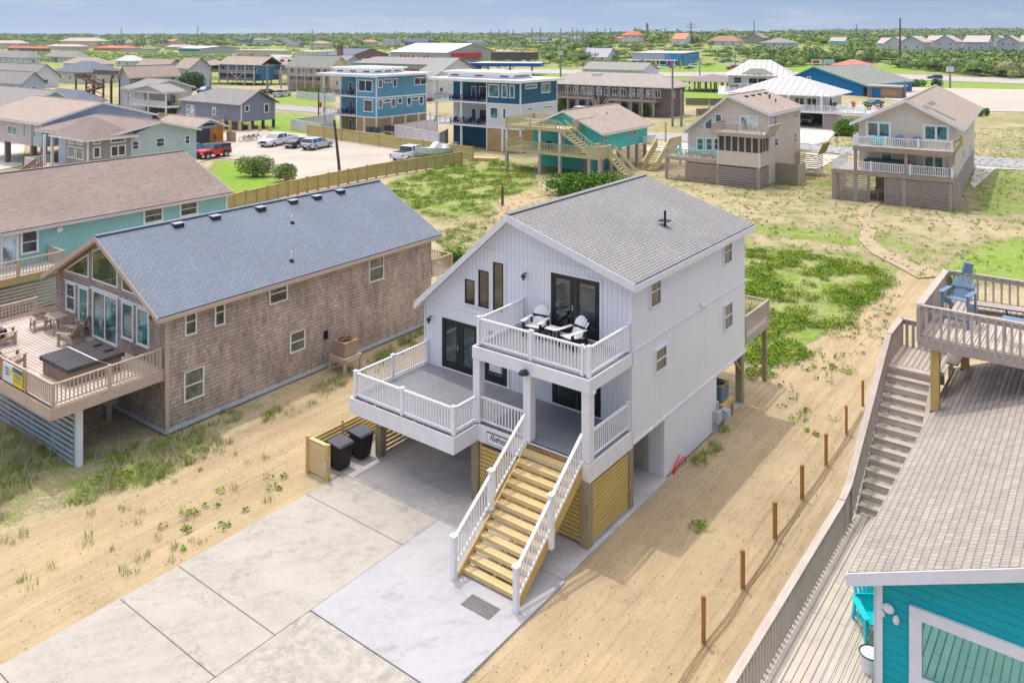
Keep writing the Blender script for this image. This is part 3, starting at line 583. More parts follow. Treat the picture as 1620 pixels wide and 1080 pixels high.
t1=place(M,-2.44,-.66,4.75,'side_table','small white and black table between the two balcony chairs','table'); sidetable(t1,PWH,BLACK)
mt=place(M,-.97,-6.05,.024,'door_mat','grey rectangular mat at the foot of the yellow stairs','mat'); m=MB(); m.box(-.45,.45,-.24,.22,0,.015); m.build('mat',brick('mat_weave',(.20,.19,.19),(.27,.26,.26),(.13,.12,.12),.06,.06,.01,.95),mt)
# bins and their yellow enclosure
be=place(M,-9.0,-2.9,0,'bin_enclosure','new yellow lumber enclosure around two black bins','enclosure')
m=MB(); slats(m,'y',-1.62,-.5,.42,.06,1.08,.125,.118,.03); m.box(-.5,.42,-1.66,-1.53,1.08,1.12); m.build('end_panel',YWOOD2,be)
for x in (-.56,.42): m=MB(); m.box(x-.06,x+.06,-1.68,-1.56,-.05,1.17); m.build('post',YWOOD,be)
m=MB(); slats(m,'x',-.54,-1.5,1.9,.06,1.08,.125,.095,.03); [m.box(-.58,-.54,a,a+.09,0,1.12) for a in (-.2,1.75)]; m.build('side_panel',YWOOD,be)
m=MB(); slats(m,'Y',1.9,-.5,.6,.06,1.08,.125,.095,.03); m.build('back_panel',YWOOD,be)
m=MB(); m.box(.36,.45,-1.70,-1.683,.35,.72); nb=m.build('number_plate',paint('plate_blue_grey',(.35,.40,.50)),be); m=MB(); [m.box(.385,.42,-1.712,-1.701,.40+i*.07,.44+i*.07) for i in range(4)]; m.build('plate_digits',WHITE,nb)
BINM=paint('black_bin_plastic',(.028,.024,.024),.45,.3); LIDM=paint('grey_black_lid',(.075,.08,.095),.35,.2)
def bin_(x,y,lab,grp,rz):
    b=place(M,x,y,.02,'wheelie_bin',lab,'bin',rz,grp); m=MB(); k=.24;q=.30
    m.add([(-k,-k,.04),(k,-k,.04),(k,k,.04),(-k,k,.04),(-q,-q-.04,.80),(q,-q-.04,.80),(q,q,.80),(-q,q,.80)],[(0,3,2,1),(4,5,6,7),(0,1,5,4),(1,2,6,5),(2,3,7,6),(3,0,4,7)]); m.build('tub',BINM,b,bevel=.03)
    m=MB(); m.prism([(-.38,.82),(-.30,.88),(.30,.93),(.40,.90),(.40,.82)],'x',-.33,.33); m.build('lid',LIDM,b,bevel=.02); b.scale=(.96,.96,.98)
    m=MB(); m.cyl((-.30,.40,.84),(.30,.40,.84),.025); m.build('handle',BINM,b)
    for s in (-1,1):
        m=MB(); m.cyl((s*.27,.28,.13),(s*.33,.28,.13),.14,.14,16); w=m.build('wheel',BLACK,b); m=MB(); m.cyl((s*.331,.28,.13),(s*.336,.28,.13),.07,.07,12); m.build('hub',DKMETAL,w)
bin_(-8.88,-3.75,'black wheelie bin nearest the end of the yellow enclosure','black bins in the enclosure',90); bin_(-8.85,-2.85,'black wheelie bin on the side nearer the house post','black bins in the enclosure',90)
# stakes along the boundary and the rope between them
STK=wood('orange_brown_stake',(.50,.25,.07),(.36,.17,.05),vert=True)
st=None; tops=[]
lab=['nearest the camera','second from the camera','third from the camera','fourth from the camera','fifth from the camera','sixth from the camera','farthest along the row']
for i,(u,v,h) in enumerate([(1113,1015,1.10),(1175,929,.98),(1226,850,1.02),(1269,787,1.02),(1307,733,1.0),(1339,684,.98),(1365,640,.95)]):
    x,y=G(u,v); o=thing('boundary_stake','square wooden stake in the sand, '+lab[i],'stake',(x,y,-.05),R(i*13),'stakes along the boundary')
    m=MB(); m.box(-.045,.045,-.045,.045,-.2,h+.05); m.build('post',STK,o); tops.append((x,y))
rp=thing('boundary_rope','thin tan rope lying on the sand along the wooden stakes','rope'); m=MB(); a=tops[0]; b=tops[1]; pts=[(a[0]-(b[0]-a[0])*.9+.12,a[1]-(b[1]-a[1])*.9,.0)]
for i,(p,q) in enumerate(zip(tops,tops[1:])):
    for t in (0.,.2,.4,.6,.8): s_=math.sin(t*math.pi); pts.append((p[0]+(q[0]-p[0])*t+.06+.05*s_,p[1]+(q[1]-p[1])*t,.0+.0*s_))
m.tube([(p[0],p[1],.012) for p in pts],.016,5); m.build('rope_line',paint('rope_tan',(.30,.21,.10)),rp)
m=MB(); m.tube([(p[0]+.12+.03*math.sin(p[1]*2),p[1],.01) for p in pts],.014,5); m.build('rope_line',paint('rope_tan',(.30,.21,.10)),rp)
# ================================================================ cedar shake house on the left
S=Fr(262,688,-36.3)
SHAKE=brick('cedar_shakes',(.60,.475,.37),(.45,.34,.255),(.36,.27,.20),.12,.145,.006,.9,.36,.6,c3=(.68,.59,.51),warp=.06,row=.38,scale=.45,offset=.37)
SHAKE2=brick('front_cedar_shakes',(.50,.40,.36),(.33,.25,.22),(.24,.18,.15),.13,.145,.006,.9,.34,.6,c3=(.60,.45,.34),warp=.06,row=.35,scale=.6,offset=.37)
BLUER=brick('blue_grey_roof_shingles',(.225,.258,.31),(.20,.228,.275),(.13,.145,.18),.24,.115,.010,.9,.15,.4,c3=(.25,.28,.325),row=.25,scale=.3)
BROWNR=brick('brown_roof_shingles',(.33,.255,.215),(.265,.20,.17),(.15,.115,.10),.26,.115,.010,.9,.2,.5,c3=(.37,.30,.26),row=.22,scale=.3)
DECKP=planks('bleached_deck_planks',(.62,.52,.44),(.52,.43,.37),(.20,.16,.14),.14,3.6,.2,c3=(.68,.60,.52))
sh=rootat(S,'shake_house','long cedar shake house with blue grey roof and big gable windows, at the left','house')
ze,zr=4.35,6.45
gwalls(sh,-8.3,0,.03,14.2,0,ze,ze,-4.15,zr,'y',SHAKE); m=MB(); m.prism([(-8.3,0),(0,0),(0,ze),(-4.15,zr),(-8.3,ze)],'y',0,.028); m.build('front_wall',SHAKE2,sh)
rf=groof(sh,-8.3,0,0,14.2,ze,ze,-4.15,zr,'y',BLUER,.3,.45,.12,TANW,.14)
m=MB(); m.box(0,.03,0,14.2,.02,.16); m.box(-8.3,0,-.03,0,.02,.14); m.build('base_trim',paint('pale_blue_base',(.50,.56,.60)),sh)
m=MB(); m.box(-.0,.03,-.02,.12,.16,4.3); m.box(-8.3,.03,-.04,-.0,2.2,2.3); m.build('corner_board',TANW,sh)
def head(par,pl,c,s0,s1,z,mat=TANW): m=MB(); pb(m,pl,c,s0-.12,s1+.12,z+.03,z+.09,0,.07); m.build('head_trim',mat,par)
for s0,s1,a,b in ((.74,1.22,3.31,4.30),(1.97,2.42,3.31,4.32),(4.44,5.36,3.47,4.30),(5.47,6.26,1.18,2.04),(.70,1.52,.9,2.03),(9.92,10.87,3.02,4.25)):
    f=win(sh,'x',0,s0,s1,a,b,WHITE,glass('green_grey_glass',(.06,.085,.07)),.055,d=.05); head(f,'x',0,s0,s1,b)
for s0,s1,a,b,br in ((-7.37,-6.60,3.05,4.22,'h'),(-6.31,-5.52,2.72,4.22,''),(-5.19,-3.28,2.42,4.30,'v'),(-2.98,-2.14,2.86,4.26,''),(-1.89,-1.05,2.86,4.26,'')):
    f=win(sh,'y',0,s0,s1,a,b,WHITE,GLASST if br!='h' else GLASS,.07,br,name='sliding_door' if br=='v' else 'window'); head(f,'y',0,s0,s1,b,WHITE)
def polywin(par,pts,c,t=.08,fm=None,gm=None):
    cx=sum(p[0] for p in pts)/len(pts); cz=sum(p[1] for p in pts)/len(pts)
    m=MB(); m.prism(pts,'y',c-.035,c); f=m.build('gable_window',fm or WHITE,par)
    q=[]; n=len(pts)
    for i in range(n):     # inset polygon
        a=Vector(pts[i-1]);b=Vector(pts[i]);d=Vector(pts[(i+1)%n]); e1=(b-a).normalized();e2=(d-b).normalized()
        s=1 if sum((pts[k][0]*pts[(k+1)%n][1]-pts[(k+1)%n][0]*pts[k][1]) for k in range(n))>0 else -1
        n1=Vector((-e1.y,e1.x))*s;n2=Vector((-e2.y,e2.x))*s; bis=(n1+n2); bis=bis/max(.12,bis.dot(n1)); q.append(tuple(b+bis*t))
    m=MB(); m.prism(q,'y',c-.045,c-.036); m.build('pane',gm or glass('green_reflecting_glass',(.05,.085,.02)),f)
polywin(sh,[(-7.6,4.62),(-5.5,4.66),(-5.5,5.66)],0); polywin(sh,[(-5.22,4.66),(-3.28,4.66),(-3.28,5.78),(-4.15,6.22),(-5.22,5.80)],0); polywin(sh,[(-2.96,4.66),(-.95,4.62),(-2.96,5.62)],0)
sconce(sh,'y',0,-.6,4.15)
for i,(u,v) in enumerate([(281,357),(340,345),(412,331),(463,320),(501,313),(538,304)]):
    # point on the right roof slope under that pixel
    best=min(((abs((S.x(u,v,x)[1])-(zr+.18-(x+4.15)*(zr-ze)/4.15)),x) for x in np.linspace(-4.1,0,80))); x=best[1]; y,z=S.x(u,v,x)
    vt=MB(); vt.box(x-.17,x+.17,y-.2,y+.2,z-.1,z+.10); q=vt.build('roof_vent',DKMETAL,rf); c=MB(); c.box(x-.19,x+.19,y-.22,y+.22,z+.10,z+.13); c.build('vent_cap',STEEL,q)
for (u,v,h) in ((462,352,.35),(461,412,.4)):
    best=min(((abs((S.x(u,v,x)[1])-(zr+.18-(x+4.15)*(zr-ze)/4.15)),x) for x in np.linspace(-4.1,.2,90))); x=best[1]; y,z=S.x(u,v,x); m=MB(); m.cyl((x,y,z-.05),(x,y,z+h),.04); p=m.build('vent_pipe',WHITE,rf); m=MB(); m.cyl((x,y,z-.05),(x,y,z+.07),.13,.06,12); m.build('pipe_boot',DKMETAL,p)
m=MB(); m.box(0,.09,7.28,7.46,1.25,1.6); m.build('electric_box',BLACK,sh); m=MB(); m.cyl((.05,7.37,.2),(.05,7.37,1.25),.025); m.build('conduit',STEEL,sh)
boards(sh,-10,-.12,-3.85,-.02,2.35,DECKP,w=.14); joists(sh,-9.9,-.2,-3.75,0,2.31,GRAYW)
m=MB(); m.box(-10.03,-.1,-3.9,-3.85,1.95,2.33); m.box(-.12,-.07,-3.85,0,1.95,2.33); m.box(-10.05,-10,-3.85,0,1.95,2.33); m.build('deck_fascia',TANW,sh)
rail(sh,[(-9.92,-.1,2.35),(-9.92,-3.78,2.35),(-.18,-3.78,2.35),(-.18,-.1,2.35)],mat=TANW,post=1.9,cap=False,bw=.035,h=.74,bal=.13)
BLUW=paint('blue_grey_painted_lumber',(.42,.48,.53),.6,.15)
m=MB(); slats(m,'y',-2.95,-9.9,-.55,.0,1.9,.19,.11,.03); m.build('skirt_slats',BLUW,sh)
for x in (-8.2,-5.6,-3.7,-2.1,-.5): m=MB(); m.box(x-.1,x+.1,-2.92,-2.72,-.3,1.95); m.build('deck_post',BLUW if x<-1 else WHITE,sh)
boards(sh,-3.2,0,14.2,15.9,2.3,GRAYW); rail(sh,[(-.05,14.3,2.3),(-.05,15.8,2.3),(-3.,15.8,2.3)],mat=TANW,cap=False); m=MB(); m.box(-.15,0,15.6,15.8,-.1,2.27); m.box(-3.1,-2.95,15.6,15.8,-.1,2.27); m.build('deck_post',TANW,sh)
# hot tub
ht=place(S,-2.25,-1.85,2.35,'hot_tub','hot tub with dark folded cover and white straps on the shake house deck','hot tub'); m=MB(); m.box(-.98,.98,-.92,.92,0,.50); m.build('cabinet',wood('hot_tub_cabinet',(.30,.22,.18),(.22,.16,.13),vert=True),ht,bevel=.06)
COVR=paint('dark_vinyl_cover',(.065,.062,.068),.45,.15)
for a,b in ((-1.05,-.01),(.01,1.05)): m=MB(); m.prism([(a,.47),(b,.47),(b,.64 if b>.5 else .67),(a,.67 if b>.5 else .64)],'y',-1,1) if 0 else m.box(a,b,-1,1,.48,.64); m.build('cover_panel',COVR,ht,bevel=.03)
m=MB(); m.box(-1.07,1.07,-.03,.02,.641,.655); m.beam((-1.08,0,.64),(-1.2,-.85,.03),.04,.015); m.beam((1.07,0,.64),(1.0,.9,.1),.04,.015); m.build('strap',WHITE,ht); m=MB(); [m.box(a-.08,a+.08,.55,.85,.645,.68) for a in (-.3,.5)]; m.build('cover_latch',BLACK,ht)
# sign on the rail
sn=place(S,-2.9,-3.86,2.35,'rail_banner','small banner with a white half and a yellow half on the left deck rail','sign'); m=MB(); m.box(-.75,.0,-.012,.012,.06,.68); m.build('white_half',paint('banner_white',(.72,.76,.80)),sn); m=MB(); m.box(.0,.72,-.012,.012,.06,.68); m.build('yellow_half',paint('banner_yellow',(.78,.60,.03)),sn)
m=MB(); m.box(.0,.72,-.016,-.0121,.52,.68); [m.box(-.6,-.3,-.016,-.0121,a,a+.05) for a in (.3,.4,.5)]; [m.box(.1,.62,-.016,-.0121,a,a+.03) for a in (.22,.34,.42)]; m.build('blue_print',paint('banner_blue',(.05,.14,.35)),sn); m=MB(); m.cyl((-.16,-.012,.46),(-.16,-.017,.46),.12,.12,18); m.build('yellow_disc',paint('banner_yellow',(.78,.60,.03)),sn)
# deck furniture
TW=wood('weathered_chair_wood',(.50,.38,.28),(.33,.25,.19))
def chairs(fr,lst,slat,frame,grp,cat='chair',name='adirondack_chair',z=2.35,tall=0):
    first=None
    for (x,y,rz,lab) in lst:
        if first is None: first=place(fr,x,y,z,name,lab,cat,rz,grp); adirondack(first,slat,frame,tall)
        else: dup(first,fr.W(x,y,z),fr.ang+R(rz),lab)
    return first
chairs(S,[(-5.3,-.85,-70,'tan wooden chair nearest the hot tub cover on the shake house deck'),(-5.9,-.25,-60,'tan wooden chair between the small table and the glass door'),(-7.95,-.75,80,'tan wooden chair at the far side of the small table by the corner'),(-7.3,-2.3,165,'tan wooden chair with a black bag on its seat at the left edge'),(-4.6,-3.15,180,'low tan wooden chair behind the banner on the rail')],TW,TW,'wooden chairs on the shake house deck')
tb=place(S,-7.1,-.55,2.35,'deck_table','tall tan wooden table under the left gable windows','table'); sidetable(tb,TW,TW,.85,.66,.6)
tb2=place(S,-8.1,-2.6,2.35,'deck_table','pale grey wooden table at the left edge of the photo','table'); sidetable(tb2,GRAYW,TW,.9,.6,.6)
bg=place(S,-7.3,-2.45,2.7,'beach_bag','black round bag on a wooden chair at the left edge','bag'); m=MB(); m.ell((0,0,.14),(.2,.16,.16)); m.build('bag_body',BLACK,bg,smooth=True); m=MB(); m.ell((.1,-.1,.26),(.04,.04,.04)); m.ell((-.1,-.08,.2),(.04,.04,.04)); m.build('red_patch',paint('red_rubber',(.75,.02,.02),.4),bg,smooth=True)
tr_=place(S,-3.1,-.6,-.05,'wooden_trestle','low wooden trestle table in the shade under the left deck','table'); m=MB(); m.box(-.6,.5,-.25,.25,.68,.8); m.build('table_top',GRAYW,tr_)
for a in (-.35,.3): m=MB(); m.box(a-.07,a+.07,-.07,.07,0,.68); m.build('leg',TANW,tr_)
acunit(S,.86,7.75,.68,'tan air conditioner cabinet beside the shake wall',paint('tan_cabinet',(.36,.28,.20),.5),0,('tan lumber stand carrying the air conditioner beside the shake wall',TANW,.5),.37,.62)
# ================================================================ long turquoise house behind it
TEAL=lap('pale_turquoise_siding',(.30,.62,.60),.13)
tl=rootat(S,'turquoise_house','long pale turquoise house with brown roof, behind the shake house at the left edge','house')
gwalls(tl,-29,-18.2,-16,14.95,0,4.3,4.3,-23.6,6.35,'y',TEAL); groof(tl,-29,-18.2,-16,14.95,4.3,4.3,-23.6,6.35,'y',BROWNR,.3,.3,.12,paint('pale_pink_fascia',(.66,.60,.58)),.14)
for s0,s1,a,b in ((9.35,10.6,3.3,4.22),(11.65,12.9,3.3,4.22),(2.7,3.6,2.95,4.2)): win(tl,'x',-18.2,s0,s1,a,b,WHITE,GLASS,.11)
win(tl,'x',-18.2,1.0,2.62,2.42,4.15,WHITE,glass('curtained_glass',(.30,.38,.42)),.13,'v',name='sliding_door'); m=MB(); m.box(-18.2,-18.16,14.85,14.98,0,4.3); m.build('corner_board',WHITE,tl)
m=MB(); m.cyl((-18.19,4.6,4.0),(-18.0,4.6,3.95),.13,.16,12); m.build('porch_lamp',WHITE,tl)
boards(tl,-18.15,-16.3,-7,4.1,2.4,DECKP,axis='y'); m=MB(); m.box(-16.3,-16.25,-7,4.1,2.05,2.38); m.box(-18.1,-16.3,4.1,4.15,2.05,2.38); m.build('deck_fascia',OLIVEW,tl); rail(tl,[(-16.35,-7,2.4),(-16.35,4.05,2.4),(-18.1,4.05,2.4)],mat=TANW,cap=False,post=2.2,bal=.15)
m=MB(); slats(m,'x',-16.35,-7,4.1,.1,2.0,.17,.10,.03); m.build('skirt_slats',GRAYW,tl)
for y in (-6.8,-3.2,.4,4.0): m=MB(); m.box(-16.5,-16.36,y-.08,y+.08,-.1,2.3); m.build('deck_post',TANW,tl)
# ================================================================ turquoise house at the lower right
BTEAL=lap('deep_turquoise_siding',(.0,.40,.44),.16,.08)
TABR=brick('multicolour_roof_tabs',(.37,.325,.28),(.325,.295,.27),(.21,.18,.155),.125,.15,.007,.92,.16,.5,c3=(.47,.41,.32),warp=.02,row=.2,scale=.6,offset=.42)
q=rootat(M,'turquoise_cottage','deep turquoise cottage with tan tabbed roof at the lower right corner','house')
sl_=.43; zq=4.55
gwalls(q,8.35,23.6,-6.2,4.5,-.1,zq+.12,zq+.12,16,zq+.12+sl_*7.65,'y',BTEAL)
groof(q,8.35,23.6,-6.2,4.5,zq+.12,zq+.12,16,zq+.12+sl_*7.65,'y',TABR,.42,.3,.11,WTRIM,.17)
m=MB(); m.box(8.33,8.46,-6.235,-6.2,-.1,zq); m.box(8.315,8.35,-6.235,-6.08,-.1,zq); m.build('corner_board',WTRIM,q)
MIRG=glass('sea_green_reflection_glass',(.16,.42,.42),.03,False); MIRG.node_tree.nodes['Principled BSDF'].inputs['Metallic'].default_value=.85
wf=win(q,'y',-6.2,8.9,13.4,2.95,4.34,WTRIM,MIRG,.2,'',name='picture_window',d=.06)
shl=MB(); 
for (x,z,a,b) in ((8.56,4.13,.105,.09),(8.44,3.99,.07,.07),(8.69,3.98,.06,.085)): shl.ell((x,-6.24,z),(a,.06,b),12,6)
shl.build('shell_lamp',WTRIM,q,smooth=True)
DECKY=planks('grey_walk_planks',(.60,.53,.46),(.51,.445,.385),(.14,.11,.09),.14,3.4,.22,c3=(.60,.52,.42))
wk=rootat(M,'side_walkway','weathered plank walkway and stairs climbing beside the turquoise cottage','walkway')
boards(wk,6.55,8.3,-20,-.35,2.4,GRAYW if 0 else DECKY,w=.15,axis='y',gap=.008); m=MB(); m.box(6.5,6.54,-20,-.35,2.05,2.38); m.build('walk_fascia',GRAYW,wk)
for y in (-19,-16,-13,-10,-7,-4,-1): m=MB(); m.box(6.56,6.7,y-.07,y+.07,-.2,2.36); m.build('walk_post',GRAYWV,wk)
def plankrail(par,pts,mat,side=1,h=.78,bal=.16,bw=.052,cap=.16,off=(0,0)):
    for p,q_ in zip(pts,pts[1:]):
        p=Vector(p);q_=Vector(q_);d=q_-p;L=math.hypot(d.x,d.y); m=MB(); up=Vector((0,0,1)); m.beam(p+up*h,q_+up*h,cap,.035); m.beam(p+up*(h-.1),q_+up*(h-.1),.04,.1)
        nx=Vector((d.y/L,-d.x/L,0))*.04*side; n=int(L/bal)
        for k in range(n+1):
            c=p+d*(k/n)+nx; m.box(c.x-(bw/2 if abs(d.x)>abs(d.y) else .018),c.x+(bw/2 if abs(d.x)>abs(d.y) else .018),c.y-(bw/2 if abs(d.y)>=abs(d.x) else .018),c.y+(bw/2 if abs(d.y)>=abs(d.x) else .018),c.z-.16,c.z+h-.02)
        m.build('railing',mat,par)
plankrail(wk,[(6.5,-20,2.4),(6.5,-1.5,2.4)],GRAYWV); 
SX0,SX1=6.58,7.78; n_=14
for k in range(n_): z=2.4+(k+1)*(5.0-2.4)/n_; y=-.35+k*(3.5/n_); m=MB(); m.box(SX0,SX1,y,y+.27,z-.035,z); m.box(SX0,SX1,y+.01,y+.03,z-.17,z-.035); m.build('tread',DECKY,wk,swap=False)
for x in (SX0-.05,SX1): m=MB(); m.prism([(-.45,2.05),(-.45,2.5),(3.2,5.0),(3.2,4.6)],'x',x,x+.045); m.build('stringer',GRAYW,wk)
boards(wk,6.55,7.95,3.2,4.9,5.0,DECKY,axis='y'); m=MB(); m.box(6.5,6.55,3.2,4.95,4.7,4.98); m.box(6.5,7.9,4.9,4.95,4.7,4.98); m.box(6.55,7.95,3.15,3.19,4.72,4.98); m.build('landing_fascia',GRAYW,wk)
plankrail(wk,[(6.5,-1.5,2.42),(6.5,-.9,2.52),(6.5,3.25,5.0)],GRAYWV,bw=.10); plankrail(wk,[(6.5,3.3,5.0),(6.5,4.9,5.0),(7.7,4.9,5.0)],GRAYWV,bw=.08); plankrail(wk,[(7.84,-.2,2.6),(7.84,3.3,5.0)],GRAYWV,side=-1,bw=.12)
for x,y in ((6.6,3.3),(6.6,4.85),(7.85,4.85)): m=MB(); m.box(x-.06,x+.06,y-.06,y+.06,-.2,4.98); m.build('landing_post',GRAYWV,wk)
for k in range(4): m=MB(); m.box(7.95+k*.3,8.25+k*.3,3.4,4.7,5.0+(k+1)*.28-.04,5.0+(k+1)*.28); m.build('tread',DECKY,wk)
for s_,(yy,zz) in enumerate([(1.05,3.42),(2.1,4.1),(-.2,2.6)]): m=MB(); m.box(7.1,7.25,yy-.05,yy-.03,zz-.1,zz-.05); m.build('step_light',BLACK,wk)
boards(q,8.4,15,-10,-6.25,2.4,DECKY,axis='y',name='front_deck_boards'); plankrail(q,[(8.45,-9.9,2.4),(15,-9.9,2.4)],paint('teal_rail_paint',(.0,.30,.32)),bw=.07,bal=.2)
ud=rootat(M,'roof_deck','raised grey plank deck on yellow posts above the turquoise cottage roof','deck')
boards(ud,7.7,14.5,1.27,5.2,6.6,DECKY,axis='y',w=.15); m=MB(); m.box(7.66,14.5,1.2,1.25,6.3,6.58); m.box(7.64,7.69,1.25,5.25,6.3,6.58); m.box(7.7,14.5,5.2,5.25,6.3,6.58); m.build('deck_beam',GRAYW,ud); joists(ud,7.7,14.5,1.3,5.2,6.56,GRAYW,.5)
plankrail(ud,[(7.68,1.24,6.6),(14.5,1.24,6.6)],GRAYWV,side=1,bw=.06,bal=.17,cap=.12); plankrail(ud,[(7.68,1.24,6.6),(7.68,5.2,6.6)],GRAYWV,side=-1,bw=.15,bal=.16,cap=.17); plankrail(ud,[(7.68,5.2,6.6),(14.5,5.2,6.6)],GRAYWV,side=-1,bw=.05,bal=.2,cap=.12)
for x,y,zb in ((8.02,1.42,4.5),(8.25,4.6,4.6),(12.2,1.42,6.2),(12.2,5.0,2.)): m=MB(); m.box(x-.1,x+.1,y-.1,y+.1,zb,6.3); p=m.build('deck_post',wood('yellow_post',(.60,.42,.15),(.44,.30,.10),vert=True),ud); m=MB(); m.box(x-.11,x+.11,y-.11,y+.11,zb,zb+.2); m.build('post_foot',paint('brown_flashing',(.14,.07,.04)),p)
SLATE=paint('slate_blue_poly',(.17,.25,.33),.45,.08)
bc=place(M,8.35,2.75,6.6,'adirondack_chair','tall slate blue slatted chair in the corner of the raised deck','chair',-10); adirondack(bc,SLATE,SLATE,.38,.60)
bt=place(M,9.75,2.0,6.6,'bar_table','slate blue tall side table on the raised deck by the front rail','table'); sidetable(bt,SLATE,SLATE,.62,.62,.42)
ln=place(M,9.0,4.3,6.6,'sun_lounger','thin black framed lounger at the back of the raised deck','lounger',8); m=MB(); m.tube([(-.7,-.25,.22),(1.3,-.25,.22)],.02);m.tube([(-.7,.25,.22),(1.3,.25,.22)],.02); m.build('frame',DKMETAL,ln)
for a in (-.6,.3,1.2): m=MB(); m.tube([(a,-.27,0),(a,-.25,.22)],.018); m.tube([(a,.27,0),(a,.25,.22)],.018); m.build('leg',DKMETAL,ln)
m=MB(); m.box(-.65,1.25,-.23,.23,.215,.23); m.build('sling',paint('taupe_sling',(.40,.34,.29)),ln)
bx=place(M,8.18,5.19,7.40,'speaker_box','small slate blue box standing on the far rail behind the blue chair','box',20); m=MB(); m.prism([(-.1,0),(.16,0),(.2,.26),(-.02,.30)],'y',-.08,.08); m.build('box_body',SLATE,bx,bevel=.01)
TQ=paint('turquoise_poly',(.0,.55,.58),.4,.08)
tc=place(M,7.95,-4.5,2.4,'adirondack_chair','bright turquoise chair by the cottage corner on the plank walkway','chair',35); adirondack(tc,TQ,TQ)
bk=place(M,8.1,-5.55,2.4,'bucket','white round bucket with a dark rim against the cottage corner','bucket'); m=MB(); m.cyl((0,0,0),(0,0,.3),.17,.2,20); m.build('tub',WTRIM,bk); m=MB(); m.cyl((0,0,.3),(0,0,.315),.2,.2,20); m.build('lid',paint('lid_pale',(.7,.66,.68)),bk); m=MB(); m.tube([(.2*math.cos(a),.2*math.sin(a),.32) for a in np.linspace(0,6.28,20)],.012,5); m.build('rim',DKMETAL,bk)
# ================================================================ neighbourhood houses
class Hs:
    """frame with extents measured by photo columns at the near corner (u,v)"""
    def __init__(s,u,v,ang=-36.8,uL=None,uR=None,z=0):
        s.f=Fr(u,v,ang,z); s.u=u; s.W=-s.f.y(uL,v)[0] if uL is not None else 8; s.D=s.f.x(uR,v)[0] if uR is not None else 8
    def z(s,v,pl='y',u=None,c=0): return (s.f.y if pl=='y' else s.f.x)(s.u if u is None else u,v,c)[1]
def near(u,v,z): # ground row under a point seen at height z
    d=F*(H-z)/(v-HY); return HY+F*H/d
def hroot(h,name,label,cat='house',group=None): return rootat(h.f,name,label,cat,group)
def wrow(r,pl,c,a,b,n,z0,z1,w,fm=None,gm=None,t=.08,bars='h'):
    for i in range(n): x=a+(b-a)*(i+.5)/n; win(r,pl,c,x-w/2,x+w/2,z0,z1,fm,gm,t,bars)
def posts(r,pts,z0,z1,w,mat,name='post'):
    for x,y in pts: m=MB(); m.box(x-w/2,x+w/2,y-w/2,y+w/2,z0,z1); m.build(name,mat,r)
TANSL=brick('tan_horizontal_slats',(.52,.36,.17),(.46,.31,.14),(.22,.15,.07),4.,.11,.012,.8,.2,.4)
BLUE1=lap('mid_blue_siding',(.11,.34,.46),.2); NAVY=lap('dark_teal_blue_siding',(.012,.12,.20),.2); WSID=lap('white_lap_siding',(.70,.70,.71),.18); BEIGE=lap('beige_lap_siding',(.70,.61,.51),.17,.08)
TURQ=batten('turquoise_board_siding',(.10,.62,.58),.3); CREAM=lap('cream_siding',(.66,.56,.42),.2); PURP=lap('purple_grey_siding',(.27,.275,.36),.18); PGREEN=lap('pale_green_siding',(.50,.59,.60),.2); PBLUE=lap('pale_blue_siding',(.46,.55,.66),.22); LPINK=lap('pale_pink_siding',(.58,.50,.50),.22); GREYS=lap('grey_green_siding',(.40,.44,.46),.2)
ROOFW=paint('white_membrane_roof',(.80,.79,.78),.6,.05); TANR=brick('tan_roof_shingles',(.44,.35,.28),(.37,.29,.23),(.24,.19,.15),.3,.14,.01,.9,.15,.4,c3=(.48,.40,.33)); GREYR=brick('grey_roof_shingles',(.33,.31,.29),(.27,.255,.24),(.17,.16,.15),.3,.14,.01,.9,.2,.4,c3=(.37,.35,.33)); SLATER=brick('slate_roof_shingles',(.20,.225,.27),(.16,.18,.22),(.09,.10,.12),.3,.14,.01,.9,.15,.4)
CONCG=paint('grey_cladding_wood',(.36,.32,.30),.8,.2,2.)
